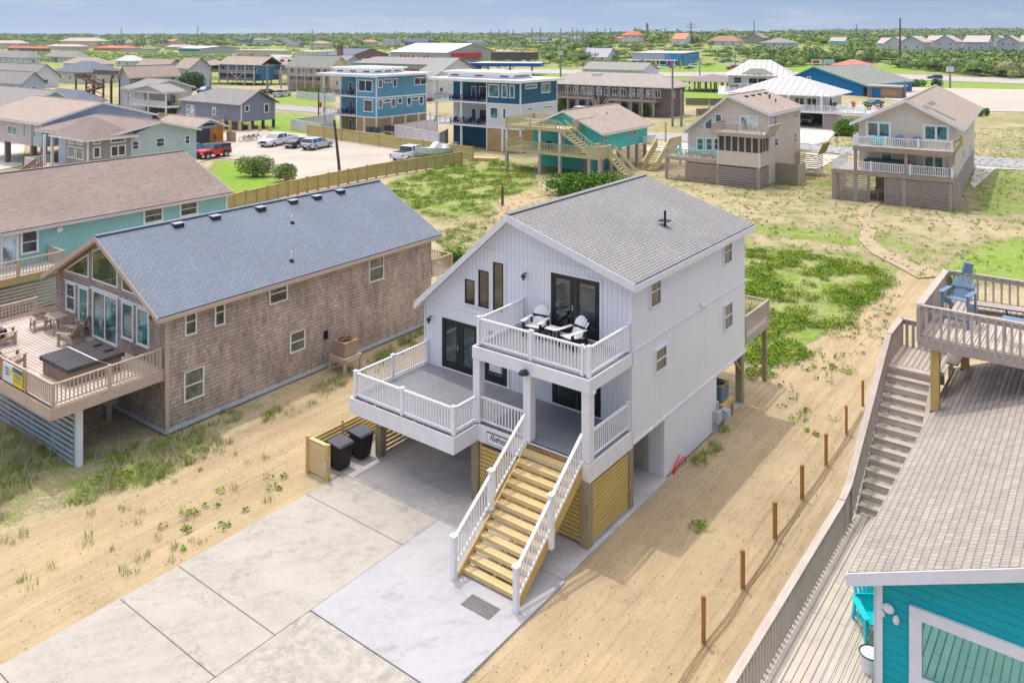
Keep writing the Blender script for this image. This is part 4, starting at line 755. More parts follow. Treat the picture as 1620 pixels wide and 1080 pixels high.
def modern(h,name,label,upper,lower,v1,v2,vr,xr,uroof,dback=None):
    """three storey block: recessed balconies at the left, slatted ground floor, flat roof with a clerestory box"""
    r=hroot(h,name,label); z2,z1,zt=h.z(v1),h.z(v2),h.z(vr); X=h.f.y(xr,0)[0]; W_,D=h.W,h.D; rec=2.6
    m=MB(); m.box(X,0,0,D,z2,zt); m.box(-W_+1.0,X,rec,D,z2,zt); m.build('upper_wall',upper,r)
    m=MB(); m.box(X,0,0,D,z1,z2); m.box(-W_+1.0,X,rec,D,z1,z2); m.build('middle_wall',lower,r)
    m=MB(); m.box(X,-.02,.02,D-.02,0,z1); m.box(-W_+1.,X,rec,D,0,z1) ; m.build('ground_wall',TANSL,r)
    m=MB()
    for z in (z1,z2): m.box(-W_,.04,-.05,D+.02,z-.13,z+.07)
    for x,y in ((0,0),(0,D),(X,0)): m.box(x-.1,x+.05,y-.05,y+.1,0,zt)
    m.box(-W_,.02,-.04,.0,zt-.14,zt); m.build('white_band',WHITE,r)
    m=MB(); m.box(-W_-.5,.8,-.8,D+.8,zt,zt+.32); rf=m.build('roof',ROOFW,r)
    m=MB(); m.box(-W_+1.2,-2.2,1.2,D-2.5,zt+.32,zt+.95); cl=m.build('clerestory',WHITE,rf); m=MB(); m.box(-W_+.7,-1.8,.8,D-2.1,zt+.95,zt+1.18); m.build('clerestory_roof',ROOFW,cl)
    for a in np.linspace(-W_+1.8,-4,3): m=MB(); m.box(a,a+1.3,1.17,1.2,zt+.55,zt+.72); m.build('clerestory_glass',GLASS,cl)
    for a in np.linspace(1.8,D-4.5,3): m=MB(); m.box(-2.2,-2.17,a,a+1.3,zt+.55,zt+.72); m.build('clerestory_glass',GLASS,cl)
    for k in range(3):
        z0_,z1_=[0,z1,z2][k],[z1,z2,zt][k]
        for x in (-W_+.15,(X-W_)/2+.1): m=MB(); m.box(x-.12,x+.12,.0,.24,z0_,z1_-.14); m.build('column',WHITE,r)
        if k:
            m=MB(); m.box(-W_,X,-.02,rec,z0_-.13,z0_+.06); m.build('balcony_floor',paint('dark_deck',(.05,.06,.08)),r)
            m=MB(); m.box(-W_,X,-.04,.0,z0_+.82,z0_+.86); m.box(-W_-.04,-W_,-.04,rec,z0_+.82,z0_+.86)
            for x in np.arange(-W_,X+.01,.9): m.box(x-.025,x+.025,-.045,0,z0_,z0_+.84)
            for zz in np.arange(.12,.8,.11): m.box(-W_,X,-.028,-.014,z0_+zz,z0_+zz+.012)
            m.build('balcony_railing',BLACK,r)
        win(r,'y',rec,X-3.3,X-.5,z0_+.1,z0_+1.9,WHITE,GLASS,.1,'v',name='sliding_door'); win(r,'y',rec,X-4.6,X-3.8,z0_+.1,z0_+1.9,WHITE,GLASS,.1,'')
    return r,z1,z2,zt,X
def chair_far(h,x,y,z,lab,grp,mat,rz=0): o=place(h.f,x,y,z,'deck_chair',lab,'chair',rz,grp); adirondack(o,mat,mat); return o
hb=Hs(595.5,218.5,-37,uL=511,uR=674)
r,z1,z2,zt,X=modern(hb,'three_storey_house','mid blue three storey house with white flat roof beyond the parked cars',BLUE1,BLUE1,155,186.5,122,564.5,None)
for u0,u1,v0,v1,b in ((567,589.5,126,145,'v'),(575.5,590,157,177,'')): pwin(r,hb.f,'y',0,u0,u1,v0,v1,t=.14,gm=GLASS,bars=b)
for u0,u1,v0,v1,b in ((598,605,126,140,''),(607,619.5,125,132,''),(621.5,628,124.5,138.5,''),(655,675,123,135.5,'v'),(598.5,605,157,172,''),(606.5,618,157,163.5,''),(619,626,156,170.5,''),(629,636,155.5,165,''),(643.5,650.5,154,168,''),(652,662.5,153.5,159.5,''),(663,669.5,152.5,166,'')): pwin(r,hb.f,'x',0,u0,u1,v0,v1,t=.13,bars=b)
for y in (2.9,5.6,8.4,11.): m=MB(); m.box(-.02,.06,y,y+.28,0,z1); m.build('ground_pilaster',WHITE,r)
m=MB(); m.box(-2.6,-2.3,-.04,.02,0,z1); m.build('ground_pilaster',WHITE,r)
grp='dark blue chairs on the mid blue house balconies'; NV=paint('navy_poly',(.01,.045,.12),.5); c0=None
for i,(x,z,w) in enumerate(((X-5.2,z2,'top balcony, left end'),(X-2.6,z2,'top balcony, beside the blue wall'),(X-5.0,z1,'middle balcony, left end'),(X-3.9,z1,'middle balcony, middle of the row'),(X-2.7,z1,'middle balcony, beside the blue wall'))):
    lab='dark blue chair of the mid blue house, '+w
    if c0 is None: c0=chair_far(hb,x,1.2,z+.06,lab,grp,NV)
    else: dup(c0,hb.f.W(x,1.2,z+.06),hb.f.ang,lab)
hn=Hs(823.5,243,-36,uL=688,uR=880.7)
r,z1,z2,zt,X=modern(hn,'three_storey_house','dark teal and white three storey house with white flat roof',NAVY,WSID,166.5,205,131.5,770.5,None)
for u0,u1,v0,v1,b in ((773,790,133,154,''),(793.5,803,134,155,''),(806,814.5,134.5,155.5,''),(775,788.5,169,188,''),(795,801,170.5,189,'')): pwin(r,hn.f,'y',0,u0,u1,v0,v1,t=.13,bars=b,gm=GLASST)
for u0,u1,v0,v1,b in ((830.5,849,134,141.5,''),(856,870,132,148,''),(834.5,842.5,170.5,175.5,''),(858.5,873.5,168,172.5,'')): pwin(r,hn.f,'x',0,u0,u1,v0,v1,t=.12,bars=b,gm=GLASST)
m=MB(); m.box(-2.9,-2.6,-.04,.02,0,z1); m.build('ground_pilaster',WHITE,r)
m=MB(); m.box(-hn.W+1.2,X-.2,2.45,2.59,.05,z1-.2); m.build('ground_wall_panel',NAVY,r)
grp='dark blue chairs on the dark teal house balconies'
for i,(x,z,w) in enumerate(((X-6.6,z2,'first from left on the top balcony'),(X-5.4,z2,'second from left on the top balcony'),(X-4.4,z2,'third from left on the top balcony'),(X-3.5,z2,'fourth from left on the top balcony'),(X-2.4,z2,'top balcony, beside the dark teal wall'),(X-6.4,z1,'first from left on the middle balcony'),(X-5.2,z1,'second from left on the middle balcony'),(X-3.9,z1,'third from left on the middle balcony'),(X-2.4,z1,'fourth from left on the middle balcony'))):
    dup(c0,hn.f.W(x,1.1,z+.06),hn.f.ang,'dark blue chair of the dark teal house, '+w)['group']=grp
# ---------------------------------------------------------------- turquoise roof deck house
ht_=Hs(952,277,-36.5,uL=843,uR=1024); t=hroot(ht_,'roof_deck_house','turquoise house on pilings with olive wood roof deck and outside stairs'); f=ht_.f; W_,D=ht_.W,ht_.D; zc=4.42
OLV=wood('olive_deck_lumber',(.60,.52,.30),(.48,.40,.22)); OLVV=wood('olive_deck_upright',(.62,.55,.34),(.48,.40,.22),vert=True)
gwalls(t,-W_,0,0,D,2.35,zc,zc,-W_/2,6.3,'y',TURQ); groof(t,-W_,0,0,D,zc,zc,-W_/2,6.3,'y',TANR,.6,.7,.12,WTRIM,.14)
m=MB(); m.box(-W_,-2.2,1.0,D*.5,0,2.33); m.build('ground_floor_wall',TURQ,t)
for u0,u1,v0,v1 in ((903,916,216,226),(851,857,213,222),(919,926,218,227)): pwin(t,f,'y',0,u0,u1,v0,v1,t=.13,fm=paint('pink_white_trim',(.68,.60,.58)))
a,b=f.y(884,214)[0],f.y(894,214)[0]; m=MB(); m.box(a,b,-.05,0,2.42,4.1); m.build('door',WSID,t)
for u0,u1,v0,v1 in ((946,953,210.5,223),(1000,1007,200,215.5)): pwin(t,f,'x',0,u0 if u0>950 else 955,u1+(0 if u0>950 else 8),v0,v1,t=.13,fm=paint('pink_white_trim',(.68,.60,.58)))
boards(t,-W_-1.4,1.6,-3.1,0,2.4,OLV,w=.2,gap=.01); m=MB(); m.box(-W_-1.45,1.6,-3.15,-3.1,2.05,2.38); m.box(1.6,1.65,-3.1,0,2.05,2.38); m.box(-W_-1.45,-W_-1.4,-3.1,0,2.05,2.38); m.build('deck_fascia',OLV,t)
rail(t,[(-W_-1.4,0,2.4),(-W_-1.4,-3.1,2.4),(-1.0,-3.1,2.4)],mat=OLVV,bal=.2,bw=.06,post=2.4,cap=False,h=.85)
posts(t,[(-W_-1.3,-3),(-W_+3,-3),(-3.2,-3),(.3,-3),(1.5,-3)],-.05,2.1,.28,GRAYWV,'piling'); posts(t,[(-W_-1.3,-3),(-W_+3,-3),(-3.2,-3)],2.4,4.6,.22,WTRIM,'column')
boards(t,-W_-1.4,-2.4,-3.1,2.2,4.85,OLV,w=.2,gap=.01); m=MB(); m.box(-W_-1.45,-2.4,-3.15,-3.1,4.5,4.83); m.box(-2.45,-2.4,-3.1,2.2,4.5,4.83); m.build('roof_deck_fascia',OLV,t)
rail(t,[(-W_-1.4,2.2,4.85),(-W_-1.4,-3.1,4.85),(-3.6,-3.1,4.85)],mat=OLVV,bal=.13,bw=.05,post=2.6,cap=False,h=.85); rail(t,[(-W_-1.4,2.2,4.85),(-2.4,2.2,4.85),(-2.4,-1.7,4.85)],mat=OLVV,bal=.13,bw=.05,post=2.6,cap=False,h=.85)
for k in range(10): z=4.85-(k+1)*.22; m=MB(); m.box(-3.0+k*.3,-2.68+k*.3,-3.05,-1.9,z-.05,z); m.build('tread',OLV,t)
for y in (-3.1,-1.85):
    m=MB(); m.beam((-3.4,y,4.75),(.1,y,2.6),.05,.25); m.beam((-3.4,y,5.6),(.1,y,3.4),.05,.08)
    for k in range(9): x=-3.2+k*.38; m.box(x,x+.06,y-.02,y+.02,4.75-(x+3.4)*.615,5.6-(x+3.4)*.63)
    m.build('stair_railing',OLVV,t)
plankrail(t,[(.1,-3.1,2.4),(1.6,-3.1,2.4),(1.6,-.9,2.4)],OLVV,bw=.16,bal=.18,h=.95); plankrail(t,[(.2,-1.8,2.4),(.2,-.2,2.4)],OLVV,bw=.16,bal=.18,h=1.0)
for k in range(9): z=2.4-(k+1)*.25; m=MB(); m.box(1.65+k*.28,1.95+k*.28,-1.7,-.3,z-.05,z); m.build('tread',OLV,t)
for y in (-1.75,-.25): m=MB(); m.beam((1.65,y,2.3),(4.1,y,.05),.05,.25); m.beam((1.65,y,3.1),(4.1,y,.85),.05,.3); m.build('stair_railing',OLVV,t)
posts(t,[(-.2,y) for y in np.linspace(.3,D-.2,6)]+[(-2.4,y) for y in np.linspace(.6,D,5)],-.05,2.35,.28,GRAYWV,'piling')
m=MB(); slats(m,'x',-.25,D*.42,D,.05,2.2,.2,.11,.03); m.build('slat_screen',GRAYW,t)
boards(t,.0,3.4,D-1.5,D+1.5,2.3,OLV,axis='y'); plankrail(t,[(.2,D-1.5,2.3),(.2,D+1.5,2.3)],WTRIM,bw=.05); 
for k in range(10): z=2.3-(k+1)*.22; m=MB(); m.box(2.0,3.4,D-1.8-k*.33,D-1.5-k*.33,z-.05,z); m.build('tread',OLIVEW,t)
for x in (1.95,3.45): plankrail(t,[(x,D-4.9,.1),(x,D-1.5,2.3)],OLVV,bw=.14,bal=.17,h=.85)
plankrail(t,[(3.45,D-1.5,2.3),(3.45,D+1.4,2.3)],OLVV,bw=.14,bal=.17,h=.85); posts(t,[(3.4,D-1.5),(3.4,D+1.4),(1.9,D+1.4)],-.05,2.3,.2,OLVV,'piling'); posts(t,[(1.6,D+1.4)],2.3,4.6,.16,OLVV,'post')
m=MB(); m.cyl((-W_*.3,D*.55,5.3),(-W_*.3,D*.55,5.95),.05); m.build('vent_pipe',DKMETAL,t)
o=place(f,-W_+3.0,-1.8,2.4,'deck_bench','pair of dark blue chairs on the front deck of the turquoise roof deck house','bench'); adirondack(o,NV,NV,w=.9)
o=place(f,-5.0,.6,4.85,'patio_table','round turquoise table on the olive roof deck','table'); m=MB(); m.cyl((0,0,.65),(0,0,.72),.75,.75,20); m.build('table_top',TQ,o); m=MB(); m.cyl((0,0,0),(0,0,.65),.06); m.build('leg',TQ,o)
o=place(f,-W_+1.6,-1.6,4.85,'patio_table','long white table at the left of the olive roof deck','table'); sidetable(o,WHITE,WHITE,2.6,.6,1.0)
# ---------------------------------------------------------------- beige saltbox house
hg=Hs(1217,292.5,-36.5,uL=1088,uR=1266); g=hroot(hg,'beige_house','beige saltbox house with screened bay, flared wooden balcony and turquoise deck chairs'); f=hg.f; W_,D=hg.W,hg.D
zr_=8.35; xr_=f.y(1154,150,0)[0]; zl=f.y(1088,205,0)[1]
gwalls(g,-W_,0,0,D,0,zl,6.85,xr_,zr_,'y',BEIGE); groof(g,-W_,0,0,D,zl,6.85,xr_,zr_,'y',BROWNR if 0 else TANR,.35,.45,.12,WHITE,.2)
m=MB(); m.box(-.1,.02,-.03,.0,0,6.8); m.box(0,.025,-.03,.12,0,6.8); m.box(-W_,-W_+.12,-.03,0,0,zl); m.build('corner_board',WHITE,g)
for (u0,u1,v0,v1,b) in ((1170,1199,182,207,'v'),): pwin(g,f,'y',0,u0,u1,v0,v1,t=.16,bars=b,gm=glass('pale_curtain_glass',(.35,.40,.38)),name='sliding_door')
pwin(g,f,'y',0,1131,1142.5,179.5,202,t=.12,bars='',gm=GLASST); polywin(g,[(f.y(1115,205)[0],f.y(1115,205)[1]),(f.y(1127.5,206)[0],f.y(1127.5,206)[1]),(f.y(1127.5,184)[0],f.y(1127.5,184)[1]),(f.y(1115,193)[0],f.y(1115,193)[1])],0,.12,gm=GLASST); polywin(g,[(f.y(1103,203)[0],f.y(1103,203)[1]),(f.y(1112,204)[0],f.y(1112,204)[1]),(f.y(1112,196)[0],f.y(1112,196)[1])],0,.08,gm=GLASST)
for u0,u1 in ((1102,1114),(1116.5,1128),(1129,1140)): pwin(g,f,'y',0,u0,u1,217.5,238,t=.13,gm=GLASST)
for u0,u1,v0,v1 in ((1224,1228.5,182,198.5),(1257,1261,174,189),(1225,1231,219,232.5),(1256,1260,211,227)): pwin(g,f,'x',0,u0,u1,v0,v1,t=.08)
# bay with screened porch and balcony above
yb=f.x(1202,266,0)[0]; xb=f.y(1134.7,259.5,yb)[0]; zb=f.x(1202,266,0)[1]; 
m=MB(); m.box(xb,-.0,yb,0,zb,zb+1.35); m.build('bay_wall',BEIGE,g); m=MB(); m.box(-.1,.03,yb-.03,yb+.1,zb,zb+1.35); m.build('bay_trim',WHITE,g); m=MB(); m.box(xb-.02,xb+.1,yb-.03,yb+.05,zb,zb+1.35); m.build('bay_trim',WHITE,g)
m=MB(); m.box(xb+.1,-.1,yb+.15,-.05,zb+1.35,zb+3.0); m.build('porch_shade_box',paint('porch_shade',(.09,.08,.075)),g)  # solid dark box, the porch's inner shade put into its colour
m=MB()
for x in np.linspace(xb+.1,-.1,7): m.box(x-.08,x+.08,yb,yb+.14,zb+1.35,zb+3.0)
for y in np.linspace(yb+.9,-.15,3): m.box(-.14,0,y-.07,y+.07,zb+1.35,zb+3.0)
m.build('screen_post',GRAYWV,g)
zB=zb+3.05; boards(g,xb-.4,.5,yb-.3,0,zB+.1,DECKP); m=MB(); m.box(xb-.45,.5,yb-.35,yb-.3,zB-.25,zB+.08); m.box(.5,.55,yb-.3,0,zB-.25,zB+.08); m.build('balcony_fascia',GRAYW,g)
rail(g,[(xb-.4,-.1,zB+.1),(xb-.4,yb-.3,zB+.1),(.3,yb-.3,zB+.1)],mat=GRAYWV,bal=.16,bw=.05,cap=False,post=3.0,h=.85)
m=MB(); 
for k in range(12): y=yb-.3+k*(-yb+.2)/11; m.beam((.45,y,zB-.2),(1.1,y,zB+.95),.05,.12)
m.beam((1.1,yb-.35,zB+.97),(1.1,-.05,zB+.97),.14,.06); m.build('flared_railing',GRAYWV,g)
# lower left deck with turquoise chairs and slatted skirt
xl=f.y(1052,262,yb)[0]; zd=zb+.35; boards(g,xl,xb-.05,yb,0,zd,DECKP); m=MB(); m.box(xl,xb-.02,yb-.05,yb,zd-.35,zd-.02); m.box(xl-.05,xl,yb,0,zd-.35,zd-.02); m.build('deck_fascia',GRAYW,g)
rail(g,[(xl+.05,-.05,zd),(xl+.05,yb+.05,zd),(xb-.1,yb+.05,zd)],mat=TANW,bal=.16,bw=.05,cap=False,post=2.5,h=.8)
m=MB(); slats(m,'y',yb,xl,-.05,.05,zb-.08,.2,.1,.04); slats(m,'x',-.06,yb,-.02,.05,zb-.08,.2,.1,.04); m.build('skirt_slats',GRAYW,g); posts(g,[(xl+.1,yb+.15),(xl+2.3,yb+.15),(xb,yb+.15),(-.15,yb+.15)],-.05,zb,.26,GRAYWV,'piling')
grp='turquoise chairs on the beige house deck'; cc=None
for i,(dx,w) in enumerate((((xb-xl)*.18,'nearest the left end'),((xb-xl)*.40,'second from the left end'),((xb-xl)*.62,'third from the left end beside the yellow table'),((xb-xl)*.84,'nearest the screened bay'))):
    lab='turquoise chair on the beige saltbox deck, '+w
    if cc is None: cc=place(f,xl+dx,yb+1.0,zd,'deck_chair',lab,'chair',5,grp); adirondack(cc,TQ,TQ)
    else: dup(cc,f.W(xl+dx,yb+1.0,zd),f.ang+R(-8*i),lab)
o=place(f,xl+(xb-xl)*.73,yb+.6,zd,'side_table','small yellow table between turquoise chairs on the beige house deck','table'); YEL=paint('yellow_table_paint',(.72,.42,.03)); sidetable(o,YEL,YEL,.6,.5,.45)
o=place(f,.8,2.4,0,'shower_enclosure','grey green board enclosure beside the beige saltbox house','shed'); m=MB(); [m.box(a,a+.19,-1.0,-.96,0,2.0) for a in np.arange(-.7,1.5,.2)]; m.build('front_boards',wood('greenish_boards',(.34,.30,.20),(.26,.23,.16),vert=True),o); m=MB(); [m.box(1.5,1.54,a,a+.19,0,2.0) for a in np.arange(-1.,1.2,.2)]; m.build('side_boards',GRAYWV,o)
boards(g,.1,2.4,D-1.8,D+.5,2.4,GRAYW,axis='y'); m=MB(); [m.beam((2.4,y,2.2),(2.9,y,3.3),.05,.16) for y in np.arange(D-1.8,D+.5,.2)]; m.beam((2.9,D-1.8,3.35),(2.9,D+.5,3.35),.14,.06); m.build('flared_railing',OLIVEW,g); m=MB(); slats(m,'x',2.2,D-1.8,D+.5,.05,2.2,.2,.1,.04); slats(m,'y',D-1.8,.1,2.2,.05,2.2,.2,.1,.04); m.build('skirt_slats',GRAYW,g)
m=MB(); m.cyl((xr_+2.2,D*.55,7.9),(xr_+2.2,D*.55,8.35),.09); m.cyl((xr_+3.0,D*.5,7.6),(xr_+3.0,D*.5,7.95),.07); [m.box(xr_+.7,xr_+1.0,y,y+.6,8.2,8.33) for y in (2,3.9,5.8,7.7)]; m.build('roof_vent',DKMETAL,g)
# ---------------------------------------------------------------- beige house with white railings, upper right
hr=Hs(1507.5,333,-33,uL=1351,uR=1543); e=hroot(hr,'double_deck_house','beige gabled house with two white railed decks over slatted screens'); f=hr.f; W_=hr.W; yw=2.3; D=hr.f.x(1541,280,0)[0]+.6
zr_=f.y(1434,158,yw)[1]-.1; xr_=f.y(1434,158,yw)[0]; zE=6.75
gwalls(e,-W_,0,yw,D,2.2,zE,zE,xr_,zr_,'y',BEIGE); groof(e,-W_,0,yw,D,zE,zE,xr_,zr_,'y',TANR,.7,.5,.12,WHITE,.2)
for u0,u1,v0,v1,cl in ((1373,1407,192,215,GLASST),(1463,1499,197,221,GLASST)): pwin(e,f,'y',yw,u0-3,u1+3,v0-1,v1+2,t=.2,bars='v',gm=cl,name='sliding_door')
pwin(e,f,'y',yw,1393,1413,238,262,t=.15,bars='',gm=GLASST); pwin(e,f,'y',yw,1460,1495,244,272,t=.2,bars='v',gm=GLASST,name='sliding_door')
m=MB(); m.box(f.y(1431,250,yw)[0],f.y(1449,250,yw)[0],yw-.05,yw,2.6,4.4); m.build('door',paint('beige_door',(.50,.45,.40)),e)
for u0,u1,v0,v1 in ((1521,1526,196,211),(1522.5,1525,238,255),(1533,1535.5,230,247)): pwin(e,f,'x',0,u0,u1,v0,v1,t=.08)
z1d,z2d=2.62,4.78
xL=f.y(1316,300,0)[0]
boards(e,xL,0,0,yw,z1d,DECKP,w=.2,gap=.01); boards(e,xL,-W_,yw,yw+4,z1d,DECKP,w=.2,gap=.01); boards(e,-W_-.1,0,0,yw,z2d,DECKP,w=.2,gap=.01)
BRB=wood('brown_beam',(.42,.32,.25),(.30,.23,.18)); m=MB(); m.box(xL-.05,.05,-.06,0,z1d-.38,z1d-.02); m.box(0,.05,0,yw,z1d-.38,z1d-.02); m.box(xL-.05,xL,0,yw+4,z1d-.38,z1d-.02); m.box(-W_-.1,.05,-.06,0,z2d-.42,z2d-.02); m.box(0,.05,0,yw,z2d-.42,z2d-.02); m.build('deck_beam',BRB,e)
rail(e,[(xL+.1,yw+3.9,z1d),(xL+.1,.08,z1d),(-.08,.08,z1d),(-.08,yw-.1,z1d)],bal=.17,bw=.055,post=3.,h=.82,pw=.14); rail(e,[(-W_,yw-.1,z2d),(-W_,.08,z2d),(-.08,.08,z2d)],bal=.17,bw=.055,post=3.,h=.85,pw=.14)
m=MB(); [m.beam((.0,y,z2d-.3),(.55,y,z2d+.75),.05,.16) for y in np.arange(.1,yw,.2)]; m.beam((-.6,.2,z2d+.5),(.6,.9,z2d+1.1),.1,.18); m.box(.45,.62,.7,.9,z2d+.5,z2d+1.4); m.build('flared_railing',OLIVEW,e)
posts(e,[(xL+.15,.15),(-W_+.1,.15),(-W_*.48,.15),(-.15,.15)],-.05,z1d-.4,.28,BRB,'piling'); posts(e,[(-W_+.1,.15),(-W_*.46,.15),(-.15,.15)],z1d,z2d-.4,.24,BRB,'column')
u_a,u_b=f.y(1374,300,0)[0],f.y(1401,300,0)[0]; m=MB(); slats(m,'y',0,xL,u_a,.02,2.2,.17,.1,.04,-.04); slats(m,'y',0,u_b,0,.02,2.2,.17,.1,.04,-.04); slats(m,'x',0,0,D,.02,2.2,.17,.1,.04,-.04); slats(m,'X',xL,0,yw+4,.02,2.2,.17,.1,.04,-.04); m.build('slat_screen',paint('faded_slat',(.46,.38,.33),.8,.2),e)
posts(e,[(u_a,.1),(u_b,.1),(u_a-2.5,.1),(u_b+2.6,.1),(u_b+5.5,.1),(-.1,4),(-.1,8)],-.05,2.2,.2,BRB,'post')
m=MB(); m.box(-W_+1,-1,yw+2.5,yw+2.6,0,2.2); m.build('ground_back_wall',BEIGE,e)
m=MB(); sk=(zr_-zE)/(-xr_); 
for (xx,y,wd) in ((1.2,4.,.8),(1.2,6.4,.45),(1.2,7.6,.45),(1.2,8.8,.45),(1.2,2.4,.5)): 
    x=xr_+xx; m.add([(x,y,zr_-sk*xx+.24),(x+wd*(3 if wd>.7 else 1),y,zr_-sk*(xx+wd*(3 if wd>.7 else 1))+.24),(x+wd*(3 if wd>.7 else 1),y+.35,zr_-sk*(xx+wd*(3 if wd>.7 else 1))+.24),(x,y+.35,zr_-sk*xx+.24)],[(0,1,2,3)])
m.build('skylight',GLASST,e)
o=place(f,-W_+1.7,1.2,z2d,'deck_chair','turquoise chair at the left end of the upper white railed deck','chair'); adirondack(o,TQ,TQ,w=1.0)
grp='round backed blue chairs on the upper white railed deck'; SB=paint('dusty_blue_poly',(.16,.24,.38))
for x,w in ((-W_*.56,'left of the small wooden table'),(-W_*.38,'right of the small wooden table')): o=place(f,x,1.6,z2d,'deck_chair','round backed blue chair on the upper white deck, '+w,'chair',0,grp); adirondack(o,SB,TW,.1,.7)
o=place(f,-W_*.47,1.4,z2d,'side_table','small wooden table between the two dusty blue chairs','table'); sidetable(o,TW,TW,.9,.5,.5)
o=place(f,(u_a+u_b)/2+.6,1.6,0,'work_table','white table standing in the opening of the slatted screen','table'); sidetable(o,WHITE,WHITE,1.6,.85,.7)
o=place(f,-W_+2.4,1.4,z1d,'covered_tub','dark covered hot tub on the lower white railed deck','hot tub'); m=MB(); m.box(-1.6,1.6,-.7,.7,0,.75); m.build('cabinet',CONCG,o); m=MB(); m.box(-1.7,1.7,-.75,.75,.76,.92); m.build('cover',paint('dark_teal_cover',(.05,.09,.10)),o)
# ================================================================ left cluster
# pale green house with hipped bay
ha=Hs(138.5,296,-36.8,uR=312); a=hroot(ha,'bay_window_house','pale green house with grey corner bay, hipped brown roof and entry stairs'); f=ha.f; D=ha.D; y1=f.x(207,250,0)[0]; ze=4.4; xW=f.y(104,230,0)[0]
GBAY=batten('grey_bay_boards',(.33,.30,.28),.25)
zp=f.x(254,192,0)[1]; yp=f.x(254,192,0)[0]
gwalls(a,y1+.02,D,-13,-.15,0,ze,ze,yp,zp-.15,'x',PGREEN); groof(a,y1-3.,D,-13,-.15,ze-.0,ze,yp,zp-.15,'x',BROWNR,.35,.4,.12,WHITE,.13)
m=MB(); m.box(xW,0,0,y1,0,ze); m.build('bay_wall',GBAY,a); hiproof(a,xW-2,0,-.0,y1,ze+.02,ze+1.75,BROWNR,.5,WHITE)
for u0,u1,v0,v1,b in ((147,159,233,251,''),(147,159,223,229,''),(174.5,199,231,249,'v'),(174.5,199,220,227,'')): pwin(a,f,'x',0,u0,u1,v0,v1,t=.12,bars=b,gm=GLASS)
for u0,u1,v0,v1 in ((108,119,230,249),(121,132.5,232,252),(108,118.5,221.5,227),(121.5,132,223,228.5)): pwin(a,f,'y',0,u0,u1,v0,v1,t=.12,bars='',gm=GLASST)
for u0,u1,v0,v1 in ((209,219.5,224,237.5),(247,260,219,233),(292.5,300,215,228)): pwin(a,f,'x',-.15,u0,u1,v0,v1,t=.07)
m=MB(); m.box(.0,.08,-.05,.08,0,ze); m.build('downpipe',WHITE,a)
m=MB(); m.box(xW-4.2,xW,1.2,1.3,1.3,ze); m.box(xW-4.2,xW,1.2,y1,1.2,1.3); m.build('porch_back',PBLUE,a); posts(a,[(xW-3.9,-.3),(xW-2.2,-.3)],1.3,ze,.22,WHITE,'column')
boards(a,xW-5.4,xW,-1.6,1.2,1.35,DECKP); rail(a,[(xW-5.3,1.1,1.35),(xW-5.3,-1.5,1.35),(xW-3.4,-1.5,1.35)],mat=WHITE,bal=.2,bw=.05,post=1.9,h=.8)
for k in range(6): z=1.35-(k+1)*.22; m=MB(); m.box(xW-2.9,xW-1.5,-1.9-k*.3,-1.6-k*.3,z-.06,z); m.build('tread',TANW,a)
for x in (xW-3.0,xW-1.4): plankrail(a,[(x,-3.5,.1),(x,-1.6,1.35)],wood('brown_rail_lumber',(.36,.25,.17),(.25,.17,.11),vert=True),bw=.14,bal=.16,h=.85)
# house behind: beige roof, pale blue side wall, raised pink grey front
hb2=Hs(66,269,-36.8,uR=241); b=hroot(hb2,'raised_house','raised house with broad tan roof, pale blue side wall and pinkish front'); f=hb2.f; D=hb2.D; zE=5.0; zp=f.x(160,161,0)[1]; yp=f.x(160,161,0)[0]
gwalls(b,0,D,-16,0,2.4,zE,zE,yp,zp-.2,'x',PBLUE); groof(b,0,D,-16,0,zE,zE,yp,zp-.2,'x',TANR,.5,.4,.12,WHITE,.16); m=MB(); m.box(-16,-2.2,-.12,-.02,2.4,zE-.05); m.build('front_wall',LPINK,b)
posts(b,[(-2.4,.2),(-9,.2),(-.2,.3)],-.05,2.4,.5,paint('brown_piling',(.20,.15,.13)),'piling')
for u0,u1,v0,v1 in ((12,27.5,198,212),(37,42,193,218),(52.5,57,200,218)): pwin(b,f,'y',-.12 if u0<45 else 0,u0,u1,v0,v1,t=.09,bars='v' if u0<20 else '',gm=GLASST)
# pale blue house with grey roof
hc=Hs(23,226,-36.8,uR=121); c=hroot(hc,'pale_blue_house','pale blue gabled house with wide grey roof at the left edge'); f=hc.f; D=hc.D; yp=f.x(86,143,0)[0]; zp=f.x(86,143,0)[1]
gwalls(c,0,D,-22,0,0,4.4,4.4,yp,zp-.15,'x',lap('sky_blue_siding',(.28,.50,.66),.25)); groof(c,0,D,-22,0,4.4,4.4,yp,zp-.15,'x',GREYR,.5,.5,.12,paint('cream_fascia',(.72,.64,.54)),.2); wrow(c,'x',0,2,D-2,2,3.0,3.7,2.,bars='v')
# small grey hip roof behind it
hz=Hs(115,196,-36.8,uL=55,uR=128); c2=hroot(hz,'slate_roof_house','low house with plain slate grey hip roof behind the pale blue gable'); m=MB(); m.box(-hz.W,0,0,hz.D+2,0,3.4); m.build('wall',WSID,c2); hiproof(c2,-hz.W,0,0,hz.D+4,3.4,5.2,SLATER)
